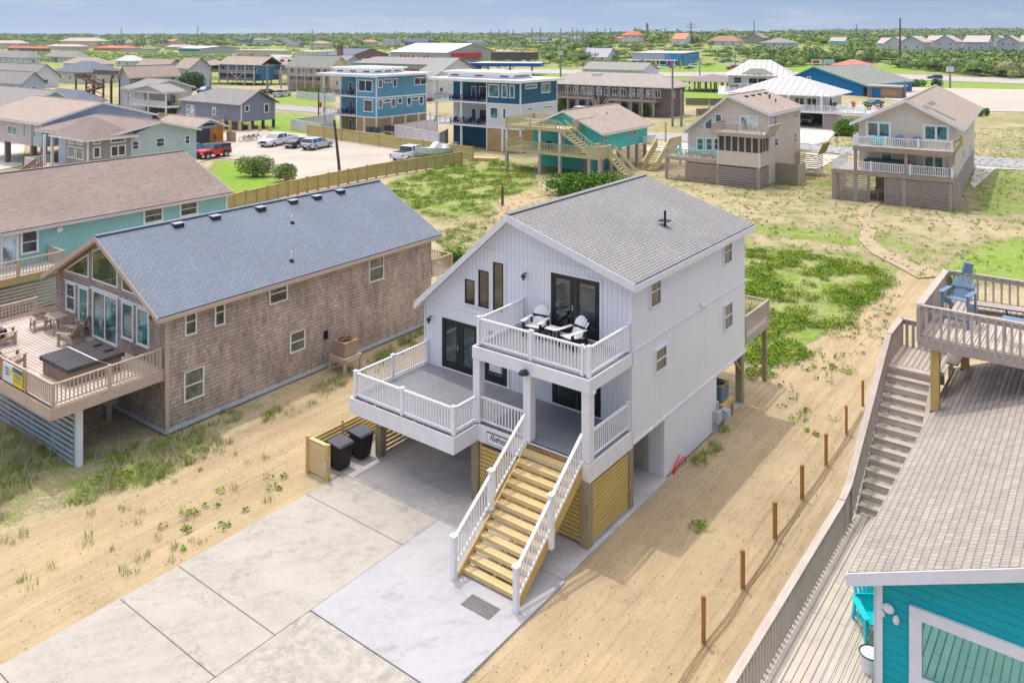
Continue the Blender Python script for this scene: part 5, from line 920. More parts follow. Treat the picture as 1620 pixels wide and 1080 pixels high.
# cream porch house
hd=Hs(262,191,-36.8,uL=206,uR=269); d=hroot(hd,'porch_house','cream house with gabled double porch over a garage, left of the bushy tree'); f=hd.f; zE=hd.z(147); zp=f.y(235.5,134.5,0)[1]; xp=f.y(235.5,134.5,0)[0]; z1=hd.z(169); W_=hd.W
CRM=lap('warm_cream_siding',(.62,.53,.46),.2)
m=MB(); m.prism([(-W_,zE),(0,zE),(xp,zp-.1)],'y',0,.12); m.build('porch_gable',CRM,d); m=MB(); m.box(-W_,-1.6,2.4,4.4,0,zE); m.build('wall',CRM,d); groof(d,-W_,0,0,3.6,zE,zE,xp,zp-.1,'y',GREYR,.3,.3,.12,WHITE,.16)
posts(d,[(-W_+.15,.15),(-W_*.5,.15),(-.15,.15)],0,zE,.22,WHITE,'column'); m=MB(); m.box(-W_,0,0,2.4,z1-.3,z1); m.box(-W_,0,.02,.08,zE-.25,zE); m.build('porch_floor',WHITE,d); rail(d,[(-W_+.2,.12,z1),(-.2,.12,z1)],bal=.16,bw=.05,posts=False,h=.85); m=MB(); m.box(-W_+1.0,-.6,2.33,2.39,.05,z1-.5); m.build('garage_shade_panel',paint('opening_shade',(.05,.05,.055)),d)  # garage panel: inner shade painted as a flat dark colour
m=MB(); m.box(-W_+.5,-W_+1.7,2.3,2.39,z1,z1+1.9); m.box(-2.3,-1.0,2.3,2.39,z1+.4,z1+1.7); m.build('door_glass',GLASST,d)
m=MB(); m.prism([(2.4,0),(12,0),(12,zE),(7.2,zp+.3),(2.4,zE)],'x',-W_-7,-W_+.0); m.build('side_wing_wall',paint('pale_lilac_wall',(.52,.50,.53)),d); groof(d,2.4,12,-W_-7,-W_+.3,zE,zE,7.2,zp+.3,'x',GREYR,.4,.4,.12,WHITE,.16); wrow(d,'y',2.4,-W_-6.5,-W_-1,2,zE-2.2,zE-.6,.8,gm=GLASST)
# purple grey house on posts
he=Hs(381.5,207,-36.8,uL=287,uR=435.6); p=hroot(he,'purple_grey_house','purple grey house raised on posts beside the gravel parking lot'); f=he.f; zE=he.z(165); zb=he.z(194); yp=f.x(408,143,0)[0]; zp=f.x(408,143,0)[1]; W_,D=he.W,he.D; xj=f.y(346,190,0)[0]
m=MB(); m.box(-W_,-.02,0,D,zb,zE-.25); m.build('wall',PURP,p); m=MB(); m.prism([(0,zE-.25),(D,zE-.25),(D,zE-.25),(yp,zp-.25)],'x',-.2,0); m.build('gable_wall',PURP,p); xr_=f.y(344,140,yp)[0]; zq_=zp+.05; m=MB(); e_=zE-.1; m.add([(.5,-.5,e_),(-W_-.5,-.5,e_),(-W_-.5,D+.5,e_),(.5,D+.5,e_),(.5,yp,zq_),(xr_,yp,zq_),(.5,-.5,e_-.12),(-W_-.5,-.5,e_-.12),(-W_-.5,D+.5,e_-.12),(.5,D+.5,e_-.12),(.5,yp,zq_-.14)],[(0,1,5,4),(1,2,5),(2,3,4,5),(0,6,7,1),(1,7,8,2),(2,8,9,3),(0,4,10,6),(4,3,9,10),(7,6,10,9,8)]); m.build('roof',GREYR,p)
m=MB(); m.box(-.08,.03,-.03,.12,zb,zE); m.box(.0,.03,D-.14,D+.02,zb,zE); m.build('corner_board',WHITE,p)
for u0,u1,v0,v1 in ((387,394.5,167,177.5),(417.5,425.5,164.5,179)): pwin(p,f,'x',0,u0,u1,v0,v1,t=.14,bars='')
pwin(p,f,'y',0,295,308,165.5,183,t=.12,bars='v',name='sliding_door',gm=glass('pale_curtain_glass',(.35,.40,.38))); pwin(p,f,'y',0,336,342,169,182,t=.12,bars='',gm=glass('pale_curtain_glass',(.35,.40,.38)))
posts(p,[(-.2,y) for y in np.linspace(.2,D-.2,4)],0,zb,.35,paint('dark_piling',(.07,.06,.06)),'piling'); m=MB(); m.box(xj,-1.2,1.0,1.1,0,zb); m.box(-W_,xj,1.,1.1,0,zb); m.build('ground_wall',PURP,p)
zb2=zb-.3; boards(p,-W_-1,xj+1.6,-3.6,0,zb2+.3,DECKP,w=.25); rail(p,[(-W_-1,-3.5,zb2+.3),(xj+1.6,-3.5,zb2+.3),(xj+1.6,-.1,zb2+.3)],mat=TANW,bal=.25,bw=.06,post=2.4,cap=False,h=.8); posts(p,[(-W_,-3.4),(-W_/2,-3.4),(xj+1.5,-3.4)],0,zb2+.2,.2,GRAYWV,'piling')
ps=thing('wooden_bollards','',None) if 0 else None
for i,(u,w) in enumerate(((352.5,'leftmost'),(364,'second from left'),(379.5,'third from left'),(395,'fourth from left'),(411,'fifth from left'),(427,'rightmost'))):
    x,y=G(u,207.5); o=thing('boundary_post','yellow wooden post before the purple grey house, '+w+' of six','post',(x,y,0),f.ang,'yellow posts before the purple grey house'); m=MB(); m.box(-.18,.18,-.18,.18,-.1,[1.7,1.6,1.5,1.2,.9,.8][i]); m.build('shaft',YWOOD,o)
# grey sided tall house with brown roof deck and stairs
hf=Hs(205,178,-36.8,uL=150,uR=281); t=hroot(hf,'tall_grey_house','tall grey green house with flat looking tan roof behind the porch house'); zE=hf.z(120.5); W_=3.4
gwalls(t,-W_,0,0,hf.D,0,zE,zE,-W_*.5,zE+1.6,'y',GREYS); groof(t,-W_,0,0,hf.D,zE,zE,-W_*.5,zE+1.7,'y',TANR,.5,.5,.12,TANW,.16)
for u0,u1,v0,v1 in ((271,277,121,127),(271,277,140,146),(208,215,123,128)): pwin(t,hf.f,'x',0,u0,u1,v0,v1,t=.08,bars='')
f_y=hf.f.x(267,130,0)[0]; m=MB(); m.cyl((.15,f_y,0),(.15,f_y,zE),.1); m.build('conduit_pole',GRAYWV,t)
hs2=Hs(200,172,-36.8,uL=118,uR=205); s2=hroot(hs2,'stair_tower','dark brown timber roof deck and zigzag outside stairs','deck'); BR=wood('dark_brown_lumber',(.20,.12,.09),(.13,.08,.06)); zt=hs2.z(121); W_=hs2.W; zm_=hs2.z(129)
xk=-W_*.62; boards(s2,xk,0,0,5,zt,BR,w=.3); rail(s2,[(xk,0,zt),(0,0,zt),(0,5,zt)],mat=BR,bal=.35,bw=.09,post=2.6,cap=False,h=1.0,capw=.16); boards(s2,-W_,xk,0,4,zm_,BR,w=.3); rail(s2,[(-W_,4,zm_),(-W_,0,zm_),(xk-1.,0,zm_)],mat=BR,bal=.35,bw=.09,post=2.6,cap=False,h=1.0,capw=.16)
posts(s2,[(x,y) for x in (-W_+.2,-W_*.78,xk,-W_*.3,-.3) for y in (.2,3.8)],0,zm_-.1,.3,BR,'piling')
for lvl in range(4):
    za,zb_=zm_-lvl*(zm_/4),zm_-(lvl+1)*(zm_/4); xa,xb_=(-W_*.72,-W_*.38) if lvl%2==0 else (-W_*.38,-W_*.72); m=MB(); m.beam((xa,-.2,za+.9),(xb_,-.2,zb_+.9),.12,.12); m.beam((xa,-.2,za),(xb_,-.2,zb_),.1,.35); m.beam((xa,-1.2,za),(xb_,-1.2,zb_),.1,.35)
    for k in range(9): q=(k+.5)/9; m.box(xa+(xb_-xa)*q-.2,xa+(xb_-xa)*q+.2,-1.2,-.2,za+(zb_-za)*q-.05,za+(zb_-za)*q)
    m.build('stair_flight',BR,s2)
m=MB(); m.box(-W_*.5,-.5,4,5.2,0,zt-.3); m.build('under_deck_shade',paint('blue_shadow_wall',(.06,.12,.2)),s2)  # dark blue block paints in the shade below the deck
for i,(x,w) in enumerate(((-4.4,'left'),(-2.4,'right'))): o=place(hs2.f,x,1.5,zt,'deck_chair','pale deck chair on the brown timber roof deck, '+w+' of two','chair',150,'chairs on the brown roof deck'); adirondack(o,WHITE if i else TQ,WHITE,.3,1.3,1.3)
# shed with the orange door
hs3=Hs(306,229,-36.8,uR=343); s3=hroot(hs3,'shed','small gabled shed with open dark bay and orange door','shed'); D_=max(4.5,hs3.D); zE=2.15; gwalls(s3,0,D_,-9,-.05,0,zE,zE,D_/2,zE+1.0,'x',paint('shed_grey',(.40,.42,.45))); groof(s3,0,D_,-9,-.05,zE,zE,D_/2,zE+1.0,'x',TANR,.5,.5,.12,WHITE,.14)
m=MB(); m.box(-.05,.01,.3,D_*.55,0,zE-.2); m.build('bay_shade_panel',paint('opening_shade',(.05,.05,.055)),s3); m=MB(); m.box(-.05,.05,D_*.58,D_-.1,0,zE-.1); m.build('door',brick('orange_planks',(.62,.22,.03),(.55,.19,.03),(.2,.07,.01),4.,.3),s3); m=MB(); m.ell((.0,D_/2,zE+.3),(.04,D_*.24,.17),16,6); m.build('oval_sign',paint('sign_navy',(.02,.04,.10)),s3)  # bay is a dark panel on the wall, its inner shade painted
o=place(hs3.f,.9,D_+.4,0,'tan_panel','tan wooden panel standing right of the orange shed door','panel'); m=MB(); m.box(-.7,1.3,-.06,.06,0,1.35); m.build('panel_boards',brick('tan_panel_planks',(.52,.36,.22),(.45,.31,.19),(.25,.17,.1),4.,.2),o)
# ---------------------------------------------------------------- brown motel
hm=Hs(1057,186,-36,uL=878,uR=1082); mo=hroot(hm,'motel','long brown shingled motel with hipped tan roof, upper gallery and arches'); f=hm.f; zE=hm.z(139); z1=hm.z(160); W_,D=hm.W,hm.D
W_=min(W_,60); MSH=brick('motel_shingles',(.26,.19,.17),(.20,.15,.14),(.10,.08,.07),.5,.3,.02,.9,.2,.5); 
m=MB(); m.box(-W_,0,0,D,0,zE); m.build('wall',MSH,mo); zr_=hm.z(118,u=1010,pl='y',c=D/2); hiproof(mo,-W_,0,0,D,zE,zE+2.1,TANR if 0 else brick('faded_tan_shingles',(.44,.39,.34),(.38,.34,.30),(.28,.25,.22),.4,.2,.01,.9,.15,.3),1.2,WHITE)
MG=paint('motel_gallery_wood',(.38,.32,.28),.8,.2)
m=MB(); m.box(-W_+2,-W_*.62,-1.8,0,z1-.3,z1); m.box(-W_*.45,-1.6,-1.8,0,z1-.3,z1); m.build('gallery_floor',MG,mo)
rail(mo,[(-W_+2,-1.75,z1),(-W_*.62,-1.75,z1)],mat=MG,bal=.4,bw=.1,post=4,cap=False,h=.95,capw=.14); rail(mo,[(-W_*.45,-1.75,z1),(-1.6,-1.75,z1)],mat=MG,bal=.4,bw=.1,post=4,cap=False,h=.95,capw=.14)
for x0,x1 in ((-W_*.62,-W_*.53),(-W_*.45,-W_*.53)):
    m=MB(); m.beam((x0,-1.8,z1),(x1,-2.6,.2),.12,.4); m.beam((x0,-1.8,z1+.9),(x1,-2.6,1.1),.1,.12); m.beam((x0,-.8,z1),(x1,-1.6,.2),.12,.4)
    for k in range(9): q=(k+.5)/9; x=x0+(x1-x0)*q; m.box(x-.2,x+.2,-2.4,-1.0,z1-(z1)*q-.05,z1-z1*q)
    m.build('stair_flight',MG,mo)
m=MB()
for x in np.linspace(-W_+3,-3,9): m.box(x-.5,x+.5,-.3,.1,0,z1-.3)
m.build('pier_row',paint('stone_pier',(.38,.34,.30),.9,.3),mo)
for x in np.linspace(-W_+5,-5,8): m=MB(); pts=[(x-1.5,0),(x+1.5,0),(x+1.5,1.5)]+[(x+1.5*math.cos(t),1.5+.6*math.sin(t)) for t in np.linspace(.3,2.84,6)]+[(x-1.5,1.5)]; m.prism(pts,'y',-.06,.02); m.build('arch_shade_panel',paint('opening_shade',(.05,.05,.055)),mo)  # arches are dark wall panels, the shade within them painted on
for x in np.linspace(-W_+3,-2,12): win(mo,'y',0,x-.6,x+.6,z1+.4,z1+1.9,WHITE,glass('pale_curtain_glass',(.35,.40,.38)) if int(x)%2 else GLASS,.14,'v')
for y in (2.5,5.5): win(mo,'x',0,y-.4,y+.4,z1+.4,z1+1.6,WHITE,GLASST,.12)
for k,x in enumerate(np.linspace(-W_+4,-2,9)): m=MB(); m.box(x-.12,x+.12,-1.8,-1.6,0,zE-.1); m.build('gallery_post',MG,mo)
m=MB(); m.box(-W_*.70,-W_*.62,D*.3,D*.55,zE+1.2,zE+2.1); m.build('roof_unit',WSID,mo)
# ---------------------------------------------------------------- open pavilion
hp=Hs(1152,147,-30,uL=1080,uR=1165); pv=hroot(hp,'pavilion','open pavilion with flat brown hip roof on many thin posts','pavilion'); zE=hp.z(131); m=MB(); hiproof(pv,-hp.W,0,0,13,zE,zE+1.7,brick('flat_brown_shingles',(.30,.25,.23),(.26,.22,.20),(.18,.15,.14),.4,.2,.01),1.,None)
posts(pv,[(x,y) for x in np.linspace(-hp.W+.3,-.3,9) for y in (.3,)]+[(x,12.5) for x in np.linspace(-hp.W+.3,-.3,6)],0,zE,.32,paint('brown_post',(.22,.16,.12)),'post')
# ---------------------------------------------------------------- white metal roofed house
hw=Hs(1304,203,-35,uL=1266,uR=1341); w=hroot(hw,'metal_roof_house','cream house with striped white metal roofs, white sun deck and garage'); f=hw.f; zE=hw.z(152); z1=hw.z(175)
n=NT('standing_seam_metal'); v_=n.co(); x_=n.n('SeparateXYZ',Vector=v_).outputs[0]; fr_=n.math('FRACT',n.math('DIVIDE',x_,1.1)); g_=n.ramp(fr_,[(.0,1.),(.16,1.),(.22,0.),(.94,0.),(1.,1.)]); n.col(n.mix(g_,(.62,.58,.54),(.36,.33,.31))); n.rough(.4); n.bump(g_,.4,.05); SEAM=n.m
WS2=paint('cream_stucco',(.66,.62,.54),.8,.06)
hwW=14; m=MB(); m.box(-hwW,0,0,11,z1,zE); m.box(-hwW,-5.2,0,11,0,z1); m.box(-5.2,0,8,11,0,z1); m.build('wall',WS2,w); hiproof(w,-hwW,0.6,-.6,11,zE,zE+2.6,SEAM,.9,WHITE)
posts(w,[(-5.1,.1),(-.1,.1)],0,z1,.3,WHITE,'piling'); m=MB(); m.box(-hwW,9,-1.9,0,z1-.35,z1); m.box(0,9,0,9,z1-.35,z1); m.build('sun_deck',WHITE,w); rail(w,[(-hwW,-1.8,z1),(9,-1.8,z1),(9,9,z1)],bal=.3,bw=.09,post=2.5,h=.9,capw=.12); posts(w,[(-5,-1.7),(0,-1.7)],z1,zE,.3,WHITE,'column')
m=MB(); slats(m,'Y',-1.7,.3,8.9,.05,z1-.4,.25,.16,.05); [m.box(x,x+.14,-1.72,-1.62,.05,z1-.4) for x in np.arange(.3,8.9,.4)]; m.build('lattice_screen',paint('pinkish_lattice',(.45,.36,.33)),w)
m=MB(); m.box(-5,-.1,7.6,7.9,0,z1-.4); m.build('garage_shade_back',paint('opening_shade',(.05,.05,.055)),w)  # dark backing panel, shade at the garage's rear put into colour
for s0,s1 in ((-4.6,-3.0),(-2.7,-1.1)): win(w,'y',0,s0,s1,z1+.3,z1+1.9,WHITE,GLASS,.12,'v')
win(w,'x',0,2.4,3.6,z1+.3,z1+1.9,WHITE,GLASS,.12)
hw2=Hs(1247,172,-22,uL=1152,uR=1262); w2=hroot(hw2,'metal_roof_tower','cream upper house with arched gable and striped metal roof, behind the beige saltbox'); f=hw2.f; zE=hw2.z(121); zl=hw2.z(139); W_=hw2.W
m=MB(); m.box(-W_,0,0,9,0,zE); m.build('wall',WS2,w2); hiproof(w2,-W_,0,0,10,zE,zE+3.0,SEAM,.9,WHITE,run=4.5)
m=MB(); xc=-W_*.5; m.prism([(xc-4.2,zE-.3),(xc+4.2,zE-.3),(xc+3.0,zE+.5),(xc+1.2,zE+1.5),(xc-1.2,zE+1.5),(xc-3.0,zE+.5)],'y',-.5,1.5); m.build('arched_gable',WS2,w2)
m=MB(); m.prism([(xc+1.6*math.cos(t),zE-.1+.55*math.sin(t)) for t in np.linspace(0,math.pi,9)],'y',-.55,-.5); m.build('fan_light',paint('teal_fan',(.10,.32,.30)),w2)
m=MB(); m.add([(-W_-1.8,-2.2,zl-1.5),(.9,-2.2,zl-1.5),(.9,0,zl+.1),(-W_-1.8,0,zl+.1)],[(0,1,2,3)]); m.build('lower_roof',SEAM,w2); m=MB(); m.box(-W_,0,-1.4,0,0,zl-1.2); m.build('lower_wall',WS2,w2); m=MB(); m.box(-W_+.4,-.2,-.2,.0,zl,zl+.22); m.build('roof_flashing',paint('teal_flashing',(.06,.22,.30)),w2)
for q,wd in ((.16,.9),(.84,.9)): win(w2,'y',0,-W_*(1-q)-wd,-W_*(1-q)+wd,zl+.6,zl+2.0,WHITE,GLASST,.14)
win(w2,'y',0,xc-1.9,xc+1.9,zl+.3,zl+1.9,WHITE,GLASS,.16,'v',name='sliding_door'); rail(w2,[(xc-3.4,-.3,zl),(xc-3.4,-1.9,zl),(xc+3.4,-1.9,zl),(xc+3.4,-.3,zl)],bal=.3,bw=.09,post=3,h=.8)
for i,(x,y,rz) in enumerate(((2.2,-.6,0),(3.9,.2,40),(5.6,-.9,-20),(4.8,2.2,10),(7.3,1.2,60),(2.8,3.4,0))):
    o=place(hw.f,x,y,z1,'patio_chair','white patio chair on the sun deck, '+('nearest the cream wall and folded parasol','in the middle of the front row','turned sideways by the front rail','farthest back in the middle','nearest the far right corner','behind the folded parasol')[i],'chair',rz,'white patio chairs on the sun deck'); adirondack(o,WHITE,WHITE,0,.9,1.1)
TERR=paint('terracotta',(.48,.15,.07)); 
def leafpot(fr,x,y,z,lab,s=.5):
    o=place(fr,x,y,z,'planter',lab,'planter'); m=MB(); m.cyl((0,0,0),(0,0,.5*s*2),.3*s*2,.42*s*2,12); m.build('pot',TERR,o); return o
pots=[leafpot(hw.f,1.4,1.0,z1,'terracotta planter on the sun deck nearest the cream wall'),leafpot(hw.f,3.3,4.2,z1,'terracotta planter at the back of the sun deck'),leafpot(hw.f,5.6,4.6,z1,'terracotta planter near the far corner of the sun deck'),leafpot(hw.f,8.2,-1.0,z1,'terracotta planter at the front corner of the sun deck')]
um=place(hw.f,.9,.4,z1,'folded_parasol','folded navy parasol standing on the white sun deck','parasol'); m=MB(); m.cyl((0,0,0),(0,0,.6),.05); m.build('pole',DKMETAL,um); m=MB(); m.cyl((0,0,.6),(0,0,2.3),.22,.05,10); m.build('canopy',paint('sign_navy',(.02,.04,.10)),um)
# ---------------------------------------------------------------- blue hall and its neighbours
CBLUE=lap('cobalt_blue_siding',(.0,.16,.42),.3); TL2=lap('bright_teal_siding',(.02,.34,.38),.3); GGR=brick('green_grey_roof',(.30,.31,.27),(.26,.27,.235),(.18,.185,.16),.5,.25,.02)
hq=Hs(1366,152,-50,uL=1240); k=hroot(hq,'blue_hall','long cobalt blue hall with green grey gable roof behind the sun deck','hall'); zE=hq.z(136); W_=hq.W; gwalls(k,-W_,0,0,26,0,zE+.2,zE+.2,-W_*.6,hq.f.y(1262,106,0)[1],'y',CBLUE); groof(k,-W_,0,0,26,zE+.2,zE+.2,-W_*.6,hq.f.y(1262,106,0)[1],'y',GGR,.6,.5,.15,paint('teal_fascia',(.02,.30,.36)),.3)
for u0,u1 in ((1253,1258),(1277,1283)): pwin(k,hq.f,'y',0,u0,u1,121,127,t=.2,bars='v' if u0<1260 else '')
hq2=Hs(1424,156,-36,uL=1372,uR=1430); k2=hroot(hq2,'low_brown_shed','low brown fronted outbuilding with grey roof and blue door, right of the blue hall','outbuilding'); zE=hq2.z(139); m=MB(); m.box(-hq2.W,0,0,7,0,zE); m.build('wall',paint('weathered_brown_wall',(.30,.24,.21),.8,.2),k2); m=MB(); m.box(-hq2.W-.4,.4,-.5,7.4,zE,zE+.25); m.build('roof',paint('grey_flat_roof',(.36,.35,.33)),k2); m=MB(); m.box(-hq2.W+1.,-hq2.W+2.8,-.06,0,0,zE-.4); m.build('door',CBLUE,k2); m=MB(); m.box(-hq2.W*.55,-.8,-.05,0,.5,zE-.5); m.build('tan_panel',TANSL,k2)
hq3=Hs(1370,112.5,-36,uL=1318,uR=1378); k3=hroot(hq3,'coral_roof_shelter','shelter with coral pink hipped roof on thin posts beyond the blue hall','shelter'); zE=hq3.z(104.5); hiproof(k3,-hq3.W,0,0,12,zE,zE+2.4,paint('coral_roof',(.62,.20,.14),.7,.1),1.2,None); posts(k3,[(x,y) for x in (-hq3.W+.5,-hq3.W/2,-.5) for y in (.5,11.5)],0,zE,.4,WHITE,'post'); m=MB(); m.box(-hq3.W+2,-hq3.W+9,2,8,0,zE-.6); m.build('kiosk',GGR,k3)
# ---------------------------------------------------------------- fences
def pfence(name,lab,pts,h,mat,pmat,step=2.2,cap=.02,cat='fence',panel='h',back=False,group=None):
    o=thing(name,lab,cat,(*pts[0],0),0,group); ox,oy=pts[0]
    for (x0,y0),(x1,y1) in zip(pts,pts[1:]):
        L=math.hypot(x1-x0,y1-y0); k=max(1,round(L/step)); a=Vector((x0-ox,y0-oy,0)); b=Vector((x1-ox,y1-oy,0)); d=(b-a)/k; m=MB(); m.beam(a+Vector((0,0,h/2+.04)),b+Vector((0,0,h/2+.04)),.05,h-.1); m.beam(a+Vector((0,0,h)),b+Vector((0,0,h)),.16,.05); m.build('panel',mat,o)
        for i in range(0 if (x0,y0)==tuple(pts[0]) else 1,k+1): c=a+d*i; m=MB(); m.box(c.x-.09,c.x+.09,c.y-.09,c.y+.09,-.1,h+(.12 if i%2==0 else -.02)); m.build('fence_post',pmat,o)
    return o
FWD=brick('yellow_green_fence_boards',(.60,.49,.20),(.52,.42,.17),(.26,.20,.08),2.4,.15,.012,.8,.2,.4); FPO=wood('fence_post_lumber',(.52,.38,.14),(.38,.28,.10),vert=True)
pfence('board_fence','long yellow green board fence behind the shake house roof',[G(352,337),G(486,304),G(595,281),G(731,259.5)],1.35,FWD,FPO,1.3)
pfence('board_fence','yellow green board fence between the gravel lot and the blue houses',[G(487,215),G(600,232),G(748,255.5)],1.6,FWD,FPO,4.)
VF=paint('vinyl_fence_white',(.66,.64,.66),.5,.04)
def vfence(lab,px,h=1.6): o=pfence('vinyl_fence',lab,[G(*p) for p in px],h,VF,VF,2.4); return o
vfence('white vinyl fence left of the mid blue house, around its yard',[(529,196),(461,205),(507,213.5),(529,212)]); vfence('white vinyl fence between the two three storey houses',[(690,208),(625,220),(694,234),(708,228)],1.9); vfence('low white vinyl fence beyond the road behind the purple grey house',[(470,155),(530,162)],1.6)
pfence('picket_fence','brown picket fence on the grass behind the beige saltbox',[G(1085,167),G(1160,168)],1.5,paint('brown_fence',(.27,.22,.16),.8,.3),GRAYWV,4.); pfence('picket_fence','short brown wooden fence right of the two utility poles',[G(1102,184),G(1120,183),G(1122,175)],1.3,paint('reddish_brown_fence',(.34,.22,.17),.8,.2),GRAYWV,2.)
o=thing('lumber_pile','low pile of new lumber boards at the end of the board fence','lumber',(*G(765,253),0),R(-10)); m=MB(); [m.box(-1.7,1.7,-.6+i*.3,-.34+i*.3,0+j*.16,.14+j*.16) for i in range(4) for j in range(2)]; m.build('board_stack',YWOOD2,o)
for (u,v,lab) in ((592,223,'black grill and heat pump stand at the blue house corner'),(622,221,'stand with grey heat pumps along the blue house side')):
    x,y=G(u,v-3); o=thing('equipment_deck',lab.replace('black grill and heat pump stand','wooden stand with dark units') ,'stand',(x,y,0),R(-37)); m=MB(); m.box(-1.6,1.6,-.5,.5,.75,.9); m.build('platform',YWOOD2,o)
    for a_ in (-1.4,1.4): m=MB(); m.box(a_-.1,a_+.1,-.4,.4,0,.75); m.build('leg',YWOOD2,o)
    for a_ in (-.9,.5): m=MB(); m.box(a_-.45,a_+.45,-.35,.35,.9,1.65); m.build('unit',paint('dark_unit',(.06,.09,.12)),o)
# ---------------------------------------------------------------- utility poles and mast lights
def pole(u,v,vt,lab,mat=None,r=.14,z=0,arms=0,lamp=False,box=False,grp='utility poles',lean=0):
    x,y=G(u,v,z); h=H-(vt-HY)*y/F-z; o=thing('utility_pole',lab,'pole',(x,y,z),0,grp); m=MB(); m.cyl((0,0,-.2),(lean,0,h),r,r*.7,8); m.build('shaft',mat or GRAYWV,o)
    for k in range(arms): m=MB(); m.box(-1.3,1.3,-.08,.08,h-.5-k*1.2,h-.35-k*1.2); m.build('crossarm',GRAYWV,o)
    if lamp: m=MB(); m.tube([(0,0,h-1.0),(1.6,0,h-.7),(2.2,0,h-.72)],.07); m.box(1.8,2.8,-.2,.2,h-.85,h-.68); m.build('street_light',STEEL,o)
    if box: m=MB(); m.box(-.9,.9,-.4,.4,h-4.2,h-2.8); m.build('transformer',paint('pale_transformer',(.55,.60,.66)),o)
    return o
PW=paint('dark_pole_wood',(.10,.085,.07),.85,.2); PG=paint('grey_pole_wood',(.27,.25,.23),.85,.2)
pole(538,276,190,'dark wooden utility pole in the gravel lot beside the long board fence',PW,.17,lean=-.6)
pole(795,324,295,'short dark post standing among the dune plants',PW,.12); pole(1064,200,99,'grey utility pole, left of the pair before the brown motel',PG,.2); pole(1078,200,147,'grey utility pole, right of the pair before the brown motel',PG,.2)
pole(1503,140,90,'street light pole with transformer box beside the beach access lot',PG,.3,lamp=True,box=True); pole(1424,103,29,'tall thin black pole before the far townhouses',PW,.5); pole(504,183,139,'thin pole beside the red stop sign',PW,.14)
pole(1107,120,93,'thin pole beside the blue restaurant',PG,.25,arms=0); pole(887,125,68,'street light pole beyond the motel',PG,.3,lamp=True,box=True); pole(1163,112,82,'thin pole right of the red pickup',PG,.25); pole(333,165,124,'thin grey pole left of the dark blue stilted house',PG,.2); pole(423,160,101,'grey pole with cross arm beside the stilted house',PG,.3,arms=1); pole(1431,155,128,'short pole before the beach access lot',PG,.3)
pole(313,78,42,'far thin pole left of the white warehouse',PG,.7,arms=1); pole(192,78,45,'far thin pole above the coral roofed shop',PG,.7)
o=thing('stop_sign','red stop sign beside the road left of the mid blue house','sign',(*G(507,181),0),R(-40)); m=MB(); m.cyl((0,0,0),(0,0,2.0),.05); m.build('post',STEEL,o); m=MB(); m.cyl((0,-.04,1.75),(0,-.07,1.75),.55,.55,8); m.build('sign_plate',paint('sign_red',(.55,.02,.02)),o)
o=thing('mailbox','black mailbox on a post beside the road','mailbox',(*G(1324,229),0),R(-35)); m=MB(); m.box(-.06,.06,-.06,.06,0,1.1); m.build('post',GRAYWV,o); m=MB(); m.box(-.25,.25,-.4,.4,1.1,1.5); m.build('box',BLACK,o,bevel=.1)
# ================================================================ vehicles
TYRE=paint('tyre_rubber',(.02,.02,.02),.8,.2); RIM=paint('alloy_rim',(.42,.43,.45),.35,.1,spec=.6); LAMPR=paint('tail_lamp_red',(.45,.01,.01),.3); LAMPW=paint('head_lamp_clear',(.7,.72,.75),.2); CARG=glass('car_glass',(.02,.05,.07),.05,False); BLKPL=paint('black_plastic',(.025,.027,.03),.5)
def carpaint(name,c,r=.25): return paint(name,c,r,.05,2.,spec=.6)
def loft(m,prof,w0,w1,z0,z1):
    """side profile (x,z) given half width growing thin from w0 at z0 to w1 at z1"""
    n=len(prof); W=lambda z: w0+(w1-w0)*min(1,max(0,(z-z0)/(z1-z0)))
    vs=[(x,-W(z),z) for x,z in prof]+[(x,W(z),z) for x,z in prof]; m.add(vs,[tuple(range(n)),tuple(range(2*n-1,n-1,-1))]+[(i,n+i,n+(i+1)%n,(i+1)%n) for i in range(n)]); return m
KINDS_={'suv':dict(L=4.7,W=.93,body=[(-2.35,.35),(-2.35,.82),(-2.25,.93),(.95,.95),(2.0,.84),(2.3,.70),(2.35,.38),(1.9,.28),(-2.0,.28)],cab=[(-2.22,.92),(-1.98,1.36),(-1.6,1.42),(.15,1.42),(1.0,.94)],wb=(-1.42,1.42)),
 'sedan':dict(L=4.6,W=.9,body=[(-2.3,.35),(-2.3,.72),(-2.15,.84),(-1.5,.86),(1.0,.82),(2.0,.70),(2.3,.55),(2.3,.32),(-2.1,.26)],cab=[(-1.75,.84),(-1.0,1.16),(.05,1.20),(.95,.82)],wb=(-1.4,1.42)),
 'pickup':dict(L=5.7,W=1.0,body=[(-2.85,.45),(-2.85,1.0),(-2.8,1.04),(1.2,1.04),(2.5,.99),(2.8,.85),(2.85,.42),(2.5,.34),(-2.6,.38)],cab=[(-.95,1.02),(-.85,1.52),(-.6,1.58),(.75,1.58),(1.45,1.03)],wb=(-1.75,1.85)),
 'jeep':dict(L=4.1,W=.9,body=[(-2.0,.45),(-2.0,1.02),(-1.95,1.05),(.45,1.05),(1.85,.98),(1.95,.85),(1.95,.45),(-1.9,.4)],cab=[(-1.98,1.04),(-1.9,1.52),(.15,1.54),(.5,1.05)],wb=(-1.25,1.22))}
